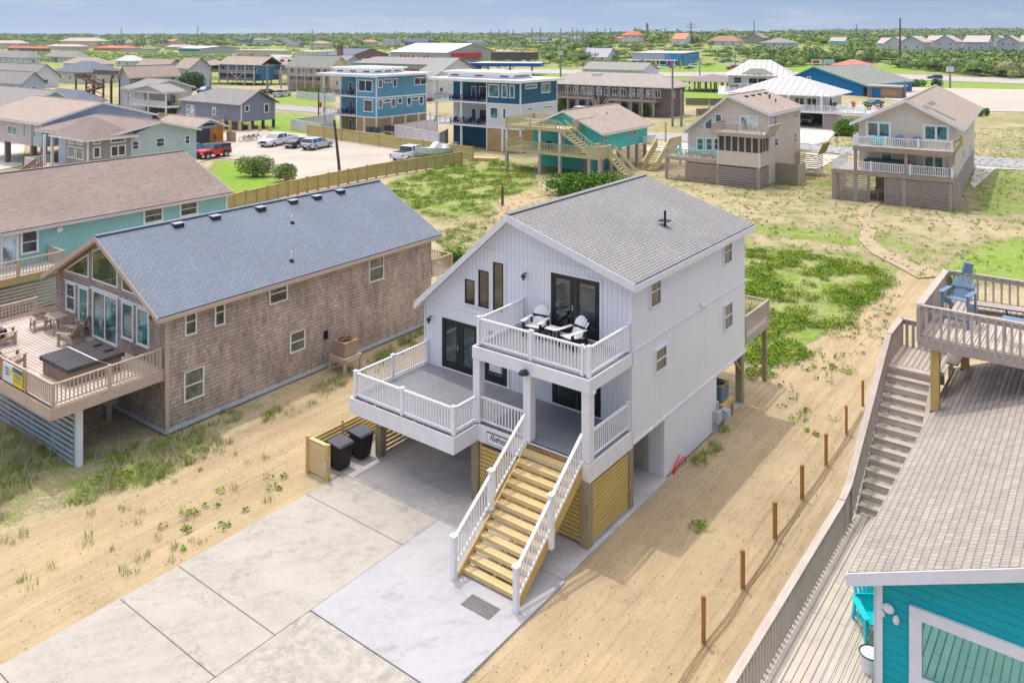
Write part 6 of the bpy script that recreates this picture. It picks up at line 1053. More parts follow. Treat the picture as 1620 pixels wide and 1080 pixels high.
def build_car(root,kind,body,top=None,flip=False,small=False):
    k=KINDS_[kind]; L,W=k['L'],k['W']; m=MB(); loft(m,k['body'],W,W*.96,.3,1.05); b=m.build('body',body,root,bevel=.05,seg=2,smooth=False)
    c=k['cab']; z0=min(z for x,z in c); z1=max(z for x,z in c); m=MB(); loft(m,c,W*.93,W*.74,z0,z1); m.build('glasshouse',CARG if kind!='jeep' else CARG,root,bevel=.02,seg=1)
    m=MB(); xs=[x for x,z in c if z>z1-.09]; m.add([(min(xs)-.02,-W*.75,z1-.02),(max(xs)+.03,-W*.75,z1-.02),(max(xs)+.03,W*.75,z1-.02),(min(xs)-.02,W*.75,z1-.02),(min(xs)+.06,-W*.68,z1+.03),(max(xs)-.06,-W*.68,z1+.03),(max(xs)-.06,W*.68,z1+.03),(min(xs)+.06,W*.68,z1+.03)],[(0,3,2,1),(4,5,6,7),(0,1,5,4),(1,2,6,5),(2,3,7,6),(3,0,4,7)]); m.build('roof',top or body,root)
    if small: return
    m=MB(); xm=[-.95,.0] if kind in('suv',) else ([-.1] if kind!='jeep' else [-.75,.02])
    f0=c[0]; f1=c[1] if c[1][1]>z1-.2 else c[1]; q0=c[-1]; q1=c[-2]
    for s in (-1,1):
        wz=lambda z: s*(W*.93+(W*.74-W*.93)*(z-z0)/(z1-z0)+.005)
        for x in xm: m.beam((x,wz(z0),z0),(x,wz(z1),z1),.09,.03,(0,1,0))
        m.beam((f0[0]+.08,wz(z0),z0),(f1[0]+.1,wz(f1[1]),f1[1]),.14,.03,(0,1,0)); m.beam((q0[0]-.05,wz(z0),z0),(q1[0]-.02,wz(q1[1]),q1[1]),.08,.03,(0,1,0))
        if kind=='jeep': m.box(-1.96,-.8,s*W*.76-.02,s*W*.90,z0,z0+.1)
    m.build('pillars',top or body,root)
    if kind=='jeep':
        m=MB(); [m.box(-2.0,-.78,s*(W*.80)-.05,s*(W*.80)+.05,z0+.28,z1+.01) for s in (-1,1)]; m.build('soft_top',BLKPL,root)
        m=MB(); [m.prism([(x-.55,.62),(x-.35,.86),(x+.35,.86),(x+.6,.62)],'y',s*W-.05,s*W+.13) for x in k['wb'] for s in (-1,1)]; m.build('fender_flares',BLKPL,root)
        m=MB(); m.cyl((-2.05,0,.85),(-2.3,0,.85),.36,.36,16); m.build('spare_wheel',TYRE,root)
    if kind=='pickup': m=MB(); m.box(-2.7,-1.05,-W*.82,W*.82,1.03,1.055); m.build('bed_well',BLKPL,root)
    for x in k['wb']:
        for s in (-1,1):
            r=.34 if kind!='jeep' else .40; m=MB(); m.cyl((x,s*(W-.2),r*.86),(x,s*(W+.02),r*.86),r,r,18); t=m.build('wheel',TYRE,root); m=MB(); m.cyl((x,s*(W+.015),r*.86),(x,s*(W+.035),r*.86),r*.62,r*.58,14); m.build('rim',RIM,t)
    H2=L/2
    for s in (-1,1):
        m=MB(); m.box(-H2-.02,-H2+.12,s*W*.82-.12,s*W*.82+.12,.68,.86); m.build('tail_light',LAMPR,root); m=MB(); xf=max(x for x,z in k['body']); m.box(xf-.18,xf+.01,s*W*.75-.15,s*W*.75+.15,.62,.76); m.build('headlight',LAMPW,root)
        m=MB(); m.box(.65,.85,s*(W+.02),s*(W+.2),.95,1.08); m.build('mirror',body,root)
    m=MB(); m.box(-H2-.05,-H2+.1,-W*.85,W*.85,.36,.55); m.box(xf-.1,xf+.05,-W*.85,W*.85,.34,.52); m.build('bumper',BLKPL if kind in('jeep','suv') else STEEL,root); m=MB(); m.box(xf-.04,xf+.02,-W*.5,W*.5,.56,.78); m.build('grille',BLKPL,root); m=MB(); m.box(-H2-.06,-H2-.05,-.25,.25,.45,.56); m.build('number_plate',LAMPW,root)
def veh(kind,pf,pr,body,name,label,cat,top=None,side=1,group=None,small=False,src=None,k=1.):
    """pf / pr: photo pixels where the near front and rear wheels touch the ground"""
    a=Vector(G(*pf)); b=Vector(G(*pr)); d=(a-b).normalized(); n_=Vector((-d.y,d.x)); n_=n_ if n_.y>0 else -n_; kk=KINDS_[kind]; mid=(a+b)/2+n_*kk['W']
    if src: o=dup(src,(mid.x,mid.y,.01),math.atan2(d.y,d.x),label,mats=None); return o
    o=thing(name,label,cat,(mid.x,mid.y,.01),math.atan2(d.y,d.x),group); build_car(o,kind,body,top,small=small); o.scale=(k,k,k); return o
RED=carpaint('red_car_paint',(.62,.02,.015)); WHC=carpaint('white_car_paint',(.80,.80,.80)); BLKC=carpaint('black_car_paint',(.015,.02,.03)); SILV=carpaint('silver_car_paint',(.48,.52,.55)); NAVC=carpaint('navy_car_paint',(.02,.06,.13)); BLUC=carpaint('blue_car_paint',(.03,.16,.32)); MAR=carpaint('crimson_car_paint',(.50,.02,.06))
veh('jeep',(324,253),(363,247.5),RED,'off_road_car','bright red two door off-road car with black top in the gravel lot','car',BLKPL)
veh('sedan',(303,246),(320,242),BLUC,'parked_car','pale blue car half hidden behind the red off-road car','car')
veh('pickup',(431,233.5),(467,227),WHC,'pickup_truck','white crew cab pickup facing left in the gravel lot, beside the black car','pickup')
veh('sedan',(497,230),(468,235.5),BLKC,'parked_car','black saloon car between the white pickup and the silver wagon','car')
veh('suv',(525.5,232.5),(496.5,238.5),SILV,'parked_car','silver station wagon rightmost of the three cars parked together','car')
veh('pickup',(677,248),(643,256.5),WHC,'pickup_truck','white pickup with empty bed beside the boat and board fence','pickup')
veh('suv',(938,178.5),(917,182.5),WHC,'parked_car','white sport utility car parked before the brown motel','car')
veh('suv',(1283,199),(1287,194),WHC,'parked_car','white car parked inside the garage under the sun deck','car')
veh('pickup',(461,151.5),(443,154),SILV,'pickup_truck','silver pickup with covered bed beyond the purple grey house','pickup')
veh('suv',(437,150),(419,151),BLKC,'parked_car','black car left of the silver covered pickup','car')
veh('suv',(288,147.5),(306,146),NAVC,'parked_car','navy car parked left before the dark blue stilted house','car'); veh('sedan',(322,141),(308,143),RED,'parked_car','small red car between the navy and blue cars','car'); veh('suv',(321,147.5),(336,145.5),BLUC,'parked_car','blue car parked right of the small red car','car')
veh('suv',(1470,125.3),(1489,125.6),NAVC,'parked_car','navy car driving on the highway at the upper right','car'); veh('sedan',(1379,168),(1396,167),BLUC,'parked_car','blue and white car beyond the sun deck','car')
veh('pickup',(1154,110.5),(1171,110.5),MAR,'pickup_truck','crimson pickup on the grass beyond the blue restaurant','pickup',k=1.25)
first=None; pal=[NAVC,WHC,BLUC,SILV,NAVC,WHC,BLKC,BLUC,SILV,WHC,NAVC,WHC]
for i,(u,v) in enumerate([(1040,106),(1047,108.5),(1056,106.5),(1066,108),(1090,110),(1100,107),(1143,99),(1153,98.5),(1166,98),(1176,99),(925,105.5),(932,106)]):
    lab=('small %s car in the crowded lot, '%('navy','white','blue','silver','navy','white','black','blue','silver','white','navy','white')[i%12])+('leftmost before the blue restaurant','second before the blue restaurant','third before the blue restaurant','fourth before the blue restaurant','at the right corner of the restaurant','right of the restaurant steps','leftmost behind the crimson pickup','second behind the crimson pickup','third behind the crimson pickup','rightmost behind the crimson pickup','leftmost before the grey roofed hall','right before the grey roofed hall')[i]
    x,y,zc_=GT(u,v); o=thing('parked_car',lab,'car',(x,y,zc_),R(10+i*37%60),'small cars parked far away'); build_car(o,'suv' if i%2 else 'sedan',pal[i%12],small=True); o.scale=(1.15,1.15,1.15)
# boat on its trailer
bx_,by_=G(688,251); bo=thing('motor_boat','white and pale green motor boat on a trailer beside the board fence','boat',(bx_,by_,.55),math.atan2(G(712,246)[1]-G(655,252)[1],G(712,246)[0]-G(655,252)[0])+math.pi)
m=MB(); secs=[(-2.7,.95,.0,.75),(-1.2,1.05,-.1,.72),(.6,1.0,-.1,.78),(1.8,.65,.0,.92),(2.7,.05,.35,1.05)]; vs=[];fs=[]
for (x,w_,zk,zs) in secs: vs+=[(x,-w_,zs),(x,-w_*.8,zk+.25),(x,0,zk),(x,w_*.8,zk+.25),(x,w_,zs)]
for i in range(4):
    for j in range(4): fs.append((i*5+j,i*5+j+1,i*5+j+6,i*5+j+5))
fs.append((0,1,2,3,4)); m.add(vs,fs); m.build('hull',paint('pale_green_hull',(.48,.60,.55),.3),bo,smooth=False)
m=MB(); m.prism([(-2.7,-.9),(.6,-.95),(1.8,-.6),(2.65,0),(1.8,.6),(.6,.95),(-2.7,.9)],'z',.66,.70); m.build('deck',WHC,bo); m=MB(); m.prism([(-.7,.7),(-.5,1.35),(-.2,1.4),(.5,.75)],'y',-.5,.5); m.build('console',WTRIM,bo); m=MB(); m.box(-3.2,-2.8,-.25,.25,.4,1.15); m.build('outboard_motor',paint('motor_grey_blue',(.16,.20,.26),.3),bo,bevel=.08); m=MB(); m.box(-2.2,-1.2,-.5,.5,.7,1.0); m.build('stern_seat',WTRIM,bo)
m=MB(); m.beam((-2.5,-.7,-.25),(1.8,-.7,-.25),.08,.1); m.beam((-2.5,.7,-.25),(1.8,.7,-.25),.08,.1); m.beam((1.8,-.7,-.25),(3.4,0,-.2),.08,.1); m.beam((1.8,.7,-.25),(3.4,0,-.2),.08,.1); [m.cyl((-1.2,s*.8,-.28),(-1.2,s*1.0,-.28),.27,.27,14) for s in (-1,1)]; m.build('trailer',STEEL,bo)
for u,lab,c in ((1292,'small red and white food trailer on the far lawn',paint('sign_red',(.55,.02,.02))),(1311.5,'pale blue box trailer on the far lawn right of the red one',paint('pale_transformer',(.55,.60,.66)))):
    x,y=G(u,103.5); o=thing('trailer',lab,'trailer',(x,y,0),R(-5)); m=MB(); m.box(-2.4,2.4,-1.1,1.1,.45,2.7); m.build('box',WHC if u<1300 else c,o,bevel=.06); m=MB(); m.box(-2.2,1.0,-1.14,-1.1,1.1,2.4); m.build('side_panel',c,o)
    for a in (-.8,.5): m=MB(); m.cyl((a,-1.15,.35),(a,-.95,.35),.35,.35,10); m.build('wheel',TYRE,o)
bk_=thing('bicycle_rack','row of black bicycles leaning at the edge of the gravel lot','bicycles',(*G(396,224),0),R(14)) if 0 else None
for i in range(3):
    o=thing('bicycle','black bicycle at the gravel lot edge, '+('left','middle','right')[i]+' of three','bicycle',(*G(388+i*8,224-i*1.2),0),R(15+i*12),'bicycles at the lot edge'); m=MB()
    for x in (-.5,.5):
        w=MB(); w.tube([(x+.33*math.cos(t),0,.32+.30*math.sin(t)) for t in np.linspace(0,6.283,17)],.035,5); w.build('wheel',TYRE,o)
    m.tube([(-.5,0,.32),(-.15,0,.72),(.4,0,.74),(.0,0,.3),(-.15,0,.72)],.035,6); m.tube([(.5,0,.32),(.38,0,.9)],.035,6); m.tube([(-.5,0,.32),(0,0,.3)],.03,6); m.build('frame',DKMETAL,o); m=MB(); m.box(-.3,-.03,-.06,.06,.74,.8); m.build('saddle',BLACK,o); m=MB(); m.tube([(.36,-.25,.92),(.36,.25,.92)],.025,6); m.build('handlebar',BLACK,o)
# person by the orange shed door
px_,py_=G(341,225.5); pe=thing('person','person with pale hair in a reddish brown top beside the orange shed door','person',(px_,py_,0),R(-20))
SK=paint('skin_tone',(.42,.24,.16),.6); me=bpy.data.meshes.new('body'); V_=[(0,0,.78),(0,0,1.0),(0,0,1.2),(0,0,1.28),(0,0,1.40),(-.10,0,.72),(-.11,-.02,.40),(-.11,0,.06),(-.11,-.10,.03),(.10,0,.72),(.12,.02,.40),(.13,.03,.06),(.13,-.07,.03),(-.18,0,1.17),(-.24,-.02,.95),(-.22,-.12,.76),(.18,0,1.17),(.25,-.02,.95),(.24,-.10,.75)]
E_=[(0,1),(1,2),(2,3),(3,4),(0,5),(5,6),(6,7),(7,8),(0,9),(9,10),(10,11),(11,12),(2,13),(13,14),(14,15),(2,16),(16,17),(17,18)]; rr=[.13,.12,.13,.05,.09,.09,.06,.045,.035,.09,.06,.045,.035,.055,.042,.035,.055,.042,.035]
me.from_pydata(V_,E_,[]); bo_=bpy.data.objects.new('body',me); COL.objects.link(bo_); bo_.parent=pe; sk=bo_.modifiers.new('skin','SKIN'); 
for i,v in enumerate(me.skin_vertices[0].data): v.radius=(rr[i],rr[i]*.8)
me.skin_vertices[0].data[0].use_root=True; bo_.modifiers.new('sub','SUBSURF').levels=1; me.materials.append(SK)
m=MB(); m.cyl((0,0,.78),(0,0,1.22),.165,.17,12); m.build('shirt',paint('rust_shirt',(.34,.10,.06)),pe); m=MB(); m.cyl((0,0,.45),(0,0,.80),.17,.155,12); m.build('shorts',paint('dark_shorts',(.10,.06,.05)),pe); m=MB(); m.ell((0,.015,1.45),(.10,.11,.09),10,6); m.build('hair',paint('pale_hair',(.62,.55,.45)),pe,smooth=True)
# ================================================================ plants
def folmat(name,c1,c2,c3=None,sc=1.1):
    n=NT(name); v=n.co(True); a=n.noise(v,sc,3,.6); b=n.noise(v,sc*9,2)
    f=n.ramp(n.math('ADD',n.math('MULTIPLY',a,.6),n.math('MULTIPLY',b,.4)),[(.38,0.),(.62,1.)]); c=n.mix(f,c1,c2)
    if c3: c=n.mix(n.ramp(n.noise(v,sc*.5,3),[(.55,0.),(.66,.8)]),c,c3)
    n.col(c); n.rough(.7); n.b.inputs['Specular IOR Level'].default_value=.15; n.b.inputs['Subsurface Weight'].default_value=0; return n.m
FG1=folmat('salt_bush_leaves',(.07,.17,.022),(.18,.33,.04)); FG2=folmat('olive_hedge_leaves',(.17,.23,.06),(.33,.38,.13),(.34,.22,.12)); FG3=folmat('dune_vine_leaves',(.11,.21,.015),(.26,.37,.03),(.38,.36,.08)); FG4=folmat('olive_dune_leaves',(.09,.16,.02),(.22,.29,.05),(.38,.36,.12)); FGF=folmat('coastal_forest_leaves',(.07,.13,.035),(.24,.32,.07),(.34,.31,.17),.09); FGD=folmat('dark_pine_leaves',(.04,.10,.04),(.10,.19,.06)); FGS=folmat('dune_scrub_leaves',(.14,.24,.04),(.27,.38,.07),(.30,.28,.12),.05)
DRYG=folmat('dry_beach_grass',(.46,.39,.24),(.66,.58,.40),(.28,.33,.12)); GRG=folmat('green_beach_grass',(.16,.26,.04),(.34,.42,.09)); ORF=folmat('orange_flowers',(.55,.12,.01),(.65,.28,.03)); BARK=paint('grey_bark',(.16,.12,.09),.9,.2)
def quads(P,size,rng_,flat=.0,asp=.7):
    n=len(P); a=rng_.normal(size=(n,3)); a[:,2]*=(1-flat); a/=np.linalg.norm(a,axis=1,keepdims=True)+1e-9; b=rng_.normal(size=(n,3)); b[:,2]*=(1-flat); b-=a*(a*b).sum(1,keepdims=True); b/=np.linalg.norm(b,axis=1,keepdims=True)+1e-9
    s=np.asarray(size).reshape(-1,1)*rng_.uniform(.6,1.3,(n,1)); a=a*s; b=b*s*asp
    V=np.stack([P-a-b*.4,P+b*-1.0+a*.0,P+a-b*.3,P+b],1).reshape(-1,3); return V,np.arange(4*n).reshape(n,4)
def lumps(c,w,d,h,k,rng_,base=.25):
    L=[]
    for i in range(k):
        t=rng_.uniform(0,6.28); r=math.sqrt(rng_.uniform(0,1))*.62; s=rng_.uniform(.45,.62); L.append((c[0]+math.cos(t)*r*w,c[1]+math.sin(t)*r*d,c[2]+h*rng_.uniform(base,.62),w*s,d*s,h*s*.8))
    return L
def leafcloud(L,n,size,rng_,shell=.35):
    L=np.array(L); i=rng_.integers(0,len(L),n); v=rng_.normal(size=(n,3)); v/=np.linalg.norm(v,axis=1,keepdims=True); r=1-shell*rng_.uniform(0,1,(n,1))**1.5; P=L[i,:3]+v*r*L[i,3:]; P[:,2]=np.maximum(P[:,2],.03); return quads(P,np.full(n,size),rng_)
def bush(u,v,w,d,h,label,mat=FG1,n=1600,size=.11,name='bush',k=12,group=None,stems=4,z=0,xy=None,base=.3):
    x,y=xy or G(u,v,z); o=thing(name,label,'bush' if name!='tree' else 'tree',(x,y,z),0,group); r_=np.random.default_rng(int(u*7+v*13)); L=lumps((0,0,0),w,d,h,k,r_,base); V,Fc=leafcloud(L,n,size,r_); npmesh('foliage',V,Fc,mat,o)
    m=MB()
    for i in range(stems): t=r_.uniform(0,6.28); q=L[i%len(L)]; m.cyl((math.cos(t)*.12*w,math.sin(t)*.12*d,-.1),(q[0]*.7,q[1]*.7,q[2]),.05*max(.4,h*.5),.02,6)
    m.build('stem',BARK,o); return o
bush(935,306,4.6,1.5,1.9,'broad glossy green bush in front of the turquoise roof deck house',FG1,5200,.13,k=22)
bush(402,279,1.95,1.25,2.0,'long clipped olive hedge bush on bare stems beside the lawn',FG2,3000,.10,k=16,base=.5,stems=10); bush(452,287,1.3,1.1,1.75,'round olive hedge bush right of the long one, by the board fence',FG2,2000,.10,k=10,base=.5,stems=6)
bush(722,424,.9,.8,1.1,'small green bush beside the rear deck of the shake house',FG1,1300,.08,k=8); bush(1341,214,2.2,1.6,2.6,'dark green shrub left of the white railed deck house',FG1,2200,.15,k=12,name='shrub'); bush(273,187,1.7,1.5,3.4,'bright green bushy tree right of the porch house',FG1,2200,.18,name='tree',k=12)
bush(1033,184,2.2,1.2,2.0,'green shrub before the right end of the brown motel',FG1,1500,.16,name='shrub'); bush(886,176,1.4,1.2,2.6,'green shrub left of the motel piers',FG1,1200,.16,name='shrub')
bush(1549,184,.8,.7,1.6,'left of two small dark green shrubs beside the beach lot',FG1,600,.12,name='shrub'); bush(1560,183,.7,.7,1.5,'right of two small dark green shrubs beside the beach lot',FG1,600,.12,name='shrub'); bush(1443,137,4.6,2,2.0,'long clipped hedge by the highway verge',FG1,1400,.25,name='hedge',k=16); bush(1485,138,1.8,1.6,2.6,'windswept dark bush on the highway verge right of the hedge',FGD,700,.25,name='hedge')
bush(1498,470,.5,.5,1.3,'leafy green sapling behind the raised deck corner',FG1,500,.09,name='sapling',k=7,stems=2); bush(299,142,4.6,3.4,4.6,'dark windswept pine before the pale grey gabled house',FGD,2600,.28,name='tree',k=18,base=.35); bush(488,152,2.6,2,2.,'low green bush beyond the far vinyl fence',FG1,900,.2,name='shrub')
# potted palm by the entry stairs
px_,py_=G(61,272); pl=thing('palm','yellow green potted palm beside the entry stairs at the left','palm',(px_,py_,0)); m=MB(); m.cyl((0,0,0),(0,0,.5),.28,.36,12); m.build('pot',DKMETAL,pl); m=MB(); m.cyl((0,0,.4),(0,0,1.1),.09,.07,7); m.build('trunk',BARK,pl)
m=MB()
for i in range(14):
    t=i*2.399; L=1.3+.3*(i%3); pr=Vector((0,0,1.05))
    for j in range(1,7):
        q=j/6; c=Vector((math.cos(t)*L*q,math.sin(t)*L*q,1.05+.75*math.sin(q*2.3)-.35*q)); s=Vector((-math.sin(t),math.cos(t),0))*.22*(1-q*.6); m.add([pr,c+s+Vector((0,0,-.12)),c],[(0,1,2)]); m.add([pr,c-s+Vector((0,0,-.12)),c],[(0,1,2)]); pr=c
m.build('frond',folmat('palm_leaves',(.20,.24,.04),(.40,.38,.08)),pl)
for i,q in enumerate(pots):
    r_=np.random.default_rng(i+50); V,Fc=leafcloud(lumps((0,0,.5),.5,.5,.8,5,r_),160,.1,r_); npmesh('foliage',V,Fc,ORF if i%2 else FG1,q)
# ground cover: sampled over the surveyed patches
def sample(poly,n,rng_):
    P=np.array([G(u,v) for u,v in poly]); x0,y0=P.min(0); x1,y1=P.max(0); out=[]; tot=0
    while tot<n:
        X=rng_.uniform(x0,x1,n*2); Y=rng_.uniform(y0,y1,n*2); k=inpoly(CX+F*X/Y,HY+F*H/Y,poly); out.append(np.stack([X[k],Y[k]],1)); tot+=k.sum()
        if tot==0: break
    return np.concatenate(out)[:n]
def cover(name,label,polys,mat,per,rad,hh,size,rng_,blades=False,thr=-.08):
    Vs=[];Fs=[];o=0
    for poly,n in polys:
        C=sample(poly,n,rng_); C=C[np.array([noise.noise(Vector((c[0]*.45,c[1]*.45,3.1)))+.5*noise.noise(Vector((c[0]*1.6,c[1]*1.6,1.1))) for c in C])>thr]; n=len(C); k=per; s=rng_.uniform(.5,1.4,(n,1,1)); t=rng_.uniform(0,6.28,(n,k,1)); r=np.sqrt(rng_.uniform(0,1,(n,k,1)))*rad*s
        P=np.concatenate([C[:,None,:1]+r*np.cos(t),C[:,None,1:]+r*np.sin(t),(hh*s*rng_.uniform(.15,1,(n,k,1))*(1-.6*(r/(rad*s))**2))],2).reshape(-1,3)
        if blades:
            m_=len(P); b=P.copy(); b[:,2]=-.03; lean=rng_.normal(0,.35,(m_,2))*P[:,2:]*1.2; top=np.concatenate([P[:,:2]+lean,P[:,2:]+.03],1); w=np.concatenate([rng_.normal(0,1,(m_,2)),np.zeros((m_,1))],1); w/=np.linalg.norm(w,axis=1,keepdims=True); w*=size; V=np.stack([b-w,b+w,top],1).reshape(-1,3); Fc=np.arange(3*m_).reshape(m_,3)
        else: V,Fc=quads(P,np.full(len(P),size),rng_,.45)
        Vs.append(V); Fs.append(Fc+o); o+=len(V)
    ob=npmesh(name,np.concatenate(Vs),np.concatenate(Fs),mat); tag(ob,label,'ground cover' if 0 else None,kind='stuff'); return ob
g_=np.random.default_rng(11)
PD=[(600,300),(640,284),(700,264),(790,254),(835,262),(850,285),(820,306),(770,318),(700,332),(640,328)]
PR=[(1178,392),(1260,398),(1395,425),(1420,450),(1365,482),(1340,520),(1285,560),(1240,590),(1178,600)]
cover('dune_vines','low dense green dune plants',[(PD,1700),(PR,1600),([(640,325),(780,322),(790,345),(700,352)],120),([(690,360),(790,345),(780,420),(700,470)],160)],FG3,40,.38,.20,.048,g_)
cover('sparse_dune_plants','scattered small green dune plants on pale sand',[([(700,262),(850,258),(1190,290),(1190,460),(690,470)],1500),([(1178,225),(1640,200),(1640,460),(1440,440),(1178,385)],3200),([(1200,560),(1380,470),(1430,450),(1400,540),(1330,600),(1230,650)],130)],FG4,10,.18,.10,.05,g_,thr=-.3)
cover('orange_flower_plants','patches of orange flowering dune plants',[([(780,262),(880,255),(900,320),(830,340),(700,390),(690,350),(780,322)],60),([(1178,400),(1400,430),(1300,520)],20)],ORF,16,.25,.22,.05,g_)
GL=[(-40,650),(60,672),(150,715),(270,690),(330,668),(450,645),(400,680),(300,735),(240,765),(120,800),(60,835),(-40,880)]
cover('beach_grass','tufts of dry and green beach grass in the lower left',[(GL,620),([(-40,690),(50,690),(70,780),(-40,840)],260),([(440,640),(600,560),(680,515),(660,530),(560,600),(460,660)],100)],DRYG,18,.17,.42,.007,g_,True,thr=-.25)
cover('green_beach_grass','tufts of green beach grass in the lower left',[(GL,620),([(-40,690),(50,690),(70,780),(-40,840)],200),([(330,655),(440,640),(560,580),(690,505),(680,520),(560,600),(430,665)],170),([(0,770),(420,700),(480,760),(250,900),(0,950)],60),([(1090,720),(1150,670),(1160,700),(1100,740)],60)],GRG,18,.13,.34,.008,g_,True,thr=-.2)
cover('low_green_weeds','small low weeds on the sand',[(GL,260),([(560,590),(690,505),(690,520),(580,600)],60),([(240,830),(420,740),(480,760),(300,880)],22),([(1080,830),(1120,820),(1100,850)],6),([(1230,650),(1330,560),(1360,600),(1290,700)],24)],FG3,14,.18,.12,.05,g_)
def litter(name,label,polys,mat,size,r_):
    Ps=[]
    for poly,n in polys: C=sample(poly,n,r_); Ps.append(np.concatenate([C,r_.uniform(-.02,.02,(len(C),1))],1))
    P=np.concatenate(Ps); V,Fc=quads(P,np.full(len(P),size),r_,.2,.6); o=npmesh(name,V,Fc,mat); tag(o,label,kind='stuff')
SANDP=[([(440,640),(700,500),(700,600),(480,760),(0,1080),(0,860),(250,770)],900),([(800,1000),(940,880),(1180,640),(1420,450),(1400,560),(1200,1080),(720,1080)],1100)]
litter('shell_bits','scattered pale shell bits on the sand',SANDP,paint('shell_white',(.74,.70,.64)),.018,g_); litter('dry_twigs','scattered dark dry plant bits on the sand',SANDP,paint('twig_brown',(.16,.11,.06)),.024,g_)
# ================================================================ far buildings
EXC=[(1010,1085,99,110,390),(1094,1106,100,110,390),(1138,1180,94,104,440),(1280,1322,92,104,405),(920,942,100,108,400)]
def fb(name,label,u,v,uL,uR,ve,kind='gable',wm=None,rm=None,rz=1.6,ang=-36,D=None,cat='building',wins=1,group=None,z=None,ridge='x',base=None):
    x,y,zb=(GT(u,v) if z is None else (*G(u,v,z),z)); fr=Fr(u,v,ang); fr.o=(x,y); W_=min(90,max(4,-fr.y(uL,v)[0])); DD=D or min(60,max(5,fr.x(uR,v)[0])); zE=H-(ve-HY)*y/F-zb; zE=max(2.2,zE)
    EXC.append((uL-1,uR+1,ve-3,v-(v-ve)*.25,y)); r=thing(name,label,cat,(x,y,zb-.1),fr.ang,group); wm=wm or WSID; rm=rm or GREYR
    if kind=='gable': 
        if ridge=='y': gwalls(r,-W_,0,0,DD,0,zE,zE,-W_/2,zE+rz,'y',wm); groof(r,-W_,0,0,DD,zE,zE,-W_/2,zE+rz,'y',rm,.6,.6,.15,None)
        else: gwalls(r,0,DD,-W_,0,0,zE,zE,DD/2,zE+rz,'x',wm); groof(r,0,DD,-W_,0,zE,zE,DD/2,zE+rz,'x',rm,.6,.6,.15,None)
    elif kind=='hip': m=MB(); m.box(-W_,0,0,DD,0,zE); m.build('wall',wm,r); hiproof(r,-W_,0,0,DD,zE,zE+rz,rm,.8,None)
    else: m=MB(); m.box(-W_,0,0,DD,0,zE); m.build('wall',wm,r); m=MB(); m.box(-W_-.4,.4,-.4,DD+.4,zE,zE+.35); m.build('roof',rm,r)
    if wins:
        nl=max(1,int(zE/2.9)); nn=max(1,int(W_/5)); nd=max(1,int(DD/5))
        for l in range(nl):
            za=zE*(l+.35)/nl; zb_=min(zE-.2,za+1.2)
            for i in range(min(nn,7)): s=-W_+W_*(i+.5)/min(nn,7); win(r,'y',0,s-.7,s+.7,za,zb_,WHITE,GLASS,.14,'')
            for i in range(min(nd,4)): s=DD*(i+.5)/min(nd,4); win(r,'x',0,s-.7,s+.7,za,zb_,WHITE,GLASS,.14,'')
    return r,fr,W_,DD,zE
PEACH=paint('peach_stucco',(.62,.47,.38),.85,.08); GREYM=paint('grey_metal_cladding',(.42,.43,.46),.6,.1); REDR=paint('red_roof',(.50,.13,.08),.7,.15); CORAL=paint('coral_red_roof',(.62,.14,.07),.7,.1); ORR=paint('orange_roof',(.58,.25,.12),.7,.1); PALER=paint('pale_tan_roof',(.50,.43,.38),.8,.1); WHR=paint('bright_white_metal',(.80,.78,.74),.5,.05); AWT=paint('teal_awning',(.02,.22,.24),.6); BRK=brick('red_brick_wall',(.30,.10,.08),(.24,.08,.07),(.3,.25,.22),.3,.1,.01)
TILEB=paint('blue_pale_wall',(.38,.46,.56),.8,.08); DBL=lap('deep_blue_siding',(.06,.20,.34),.25)
r,fr,W_,DD,zE=fb('warehouse','white roofed warehouse with teal strip beyond the green scrub at the left',316,85.5,283,380,77,'gable',GREYM,WHR,1.6,wins=0); m=MB(); m.box(-W_+.3,-.5,-.15,-.02,zE-2.4,zE-.5); m.build('teal_strip',AWT,r)
fb('storage_block','long low beige flat roofed block right of the white roofed warehouse',445,89.5,373,461,80.5,'flat',PEACH,WHR,wins=0)
r,fr,W_,DD,zE=fb('shop','coral roofed shop with parked cars in front, upper left',200,82,148,223,76.5,'hip',paint('orange_stucco',(.62,.25,.12)),CORAL,1.8); 
r,fr,W_,DD,zE=fb('shop','long low shop with teal awning right of the coral roofed shop',238,84,191,250,78.5,'flat',PEACH,AWT,wins=0)
fb('apartment_block','peach apartment block with pale hip roof, larger one at the upper left',150,75.5,95,172,65.5,'hip',PEACH,PALER,4.,wins=1); fb('apartment_block','peach apartment block with flat roof in front of the larger one',118,80.5,72,140,74,'hip',PEACH,PALER,2.); fb('shop','long low shop with red roof at the far left',70,82,12,80,77,'hip',paint('dark_shopfront',(.18,.12,.13)),REDR,1.8)
fb('guest_house','tan roofed building with blue windows right of the peach blocks',205,72.5,173,213,68,'hip',CREAM,TANR,4.); fb('guest_house','low yellowish building among trees at the far left',75,73,38,88,67,'flat',paint('yellow_wall',(.50,.38,.16)),PALER,wins=0)
fb('guest_house','white house with grey hip roof at the left edge, nearer the peach blocks',42,103,-20,64,92,'hip',WSID,GREYR,3.4); fb('guest_house','white house with wide grey hip roof, second from the left edge',118,100,70,141,91,'hip',WSID,GREYR,3.2); fb('guest_house','small white house with pale hip roof before the green scrub',208,106,183,231,97,'hip',WSID,paint('pale_roof',(.55,.52,.50)),2.6)
fb('row_house','long white two storey house with grey roof at the left edge',52,140,-60,92,119,'gable',WSID,GREYR,2.8,ridge='x'); fb('row_house','long white house with slate blue hip roof behind the brown stair deck',135,133,88,192,115,'hip',WSID,SLATER,3.2); fb('row_house','low building with orange tan roof behind the slate blue hip roof',150,112,100,180,102,'hip',WSID,TANR,2.6,wins=0)
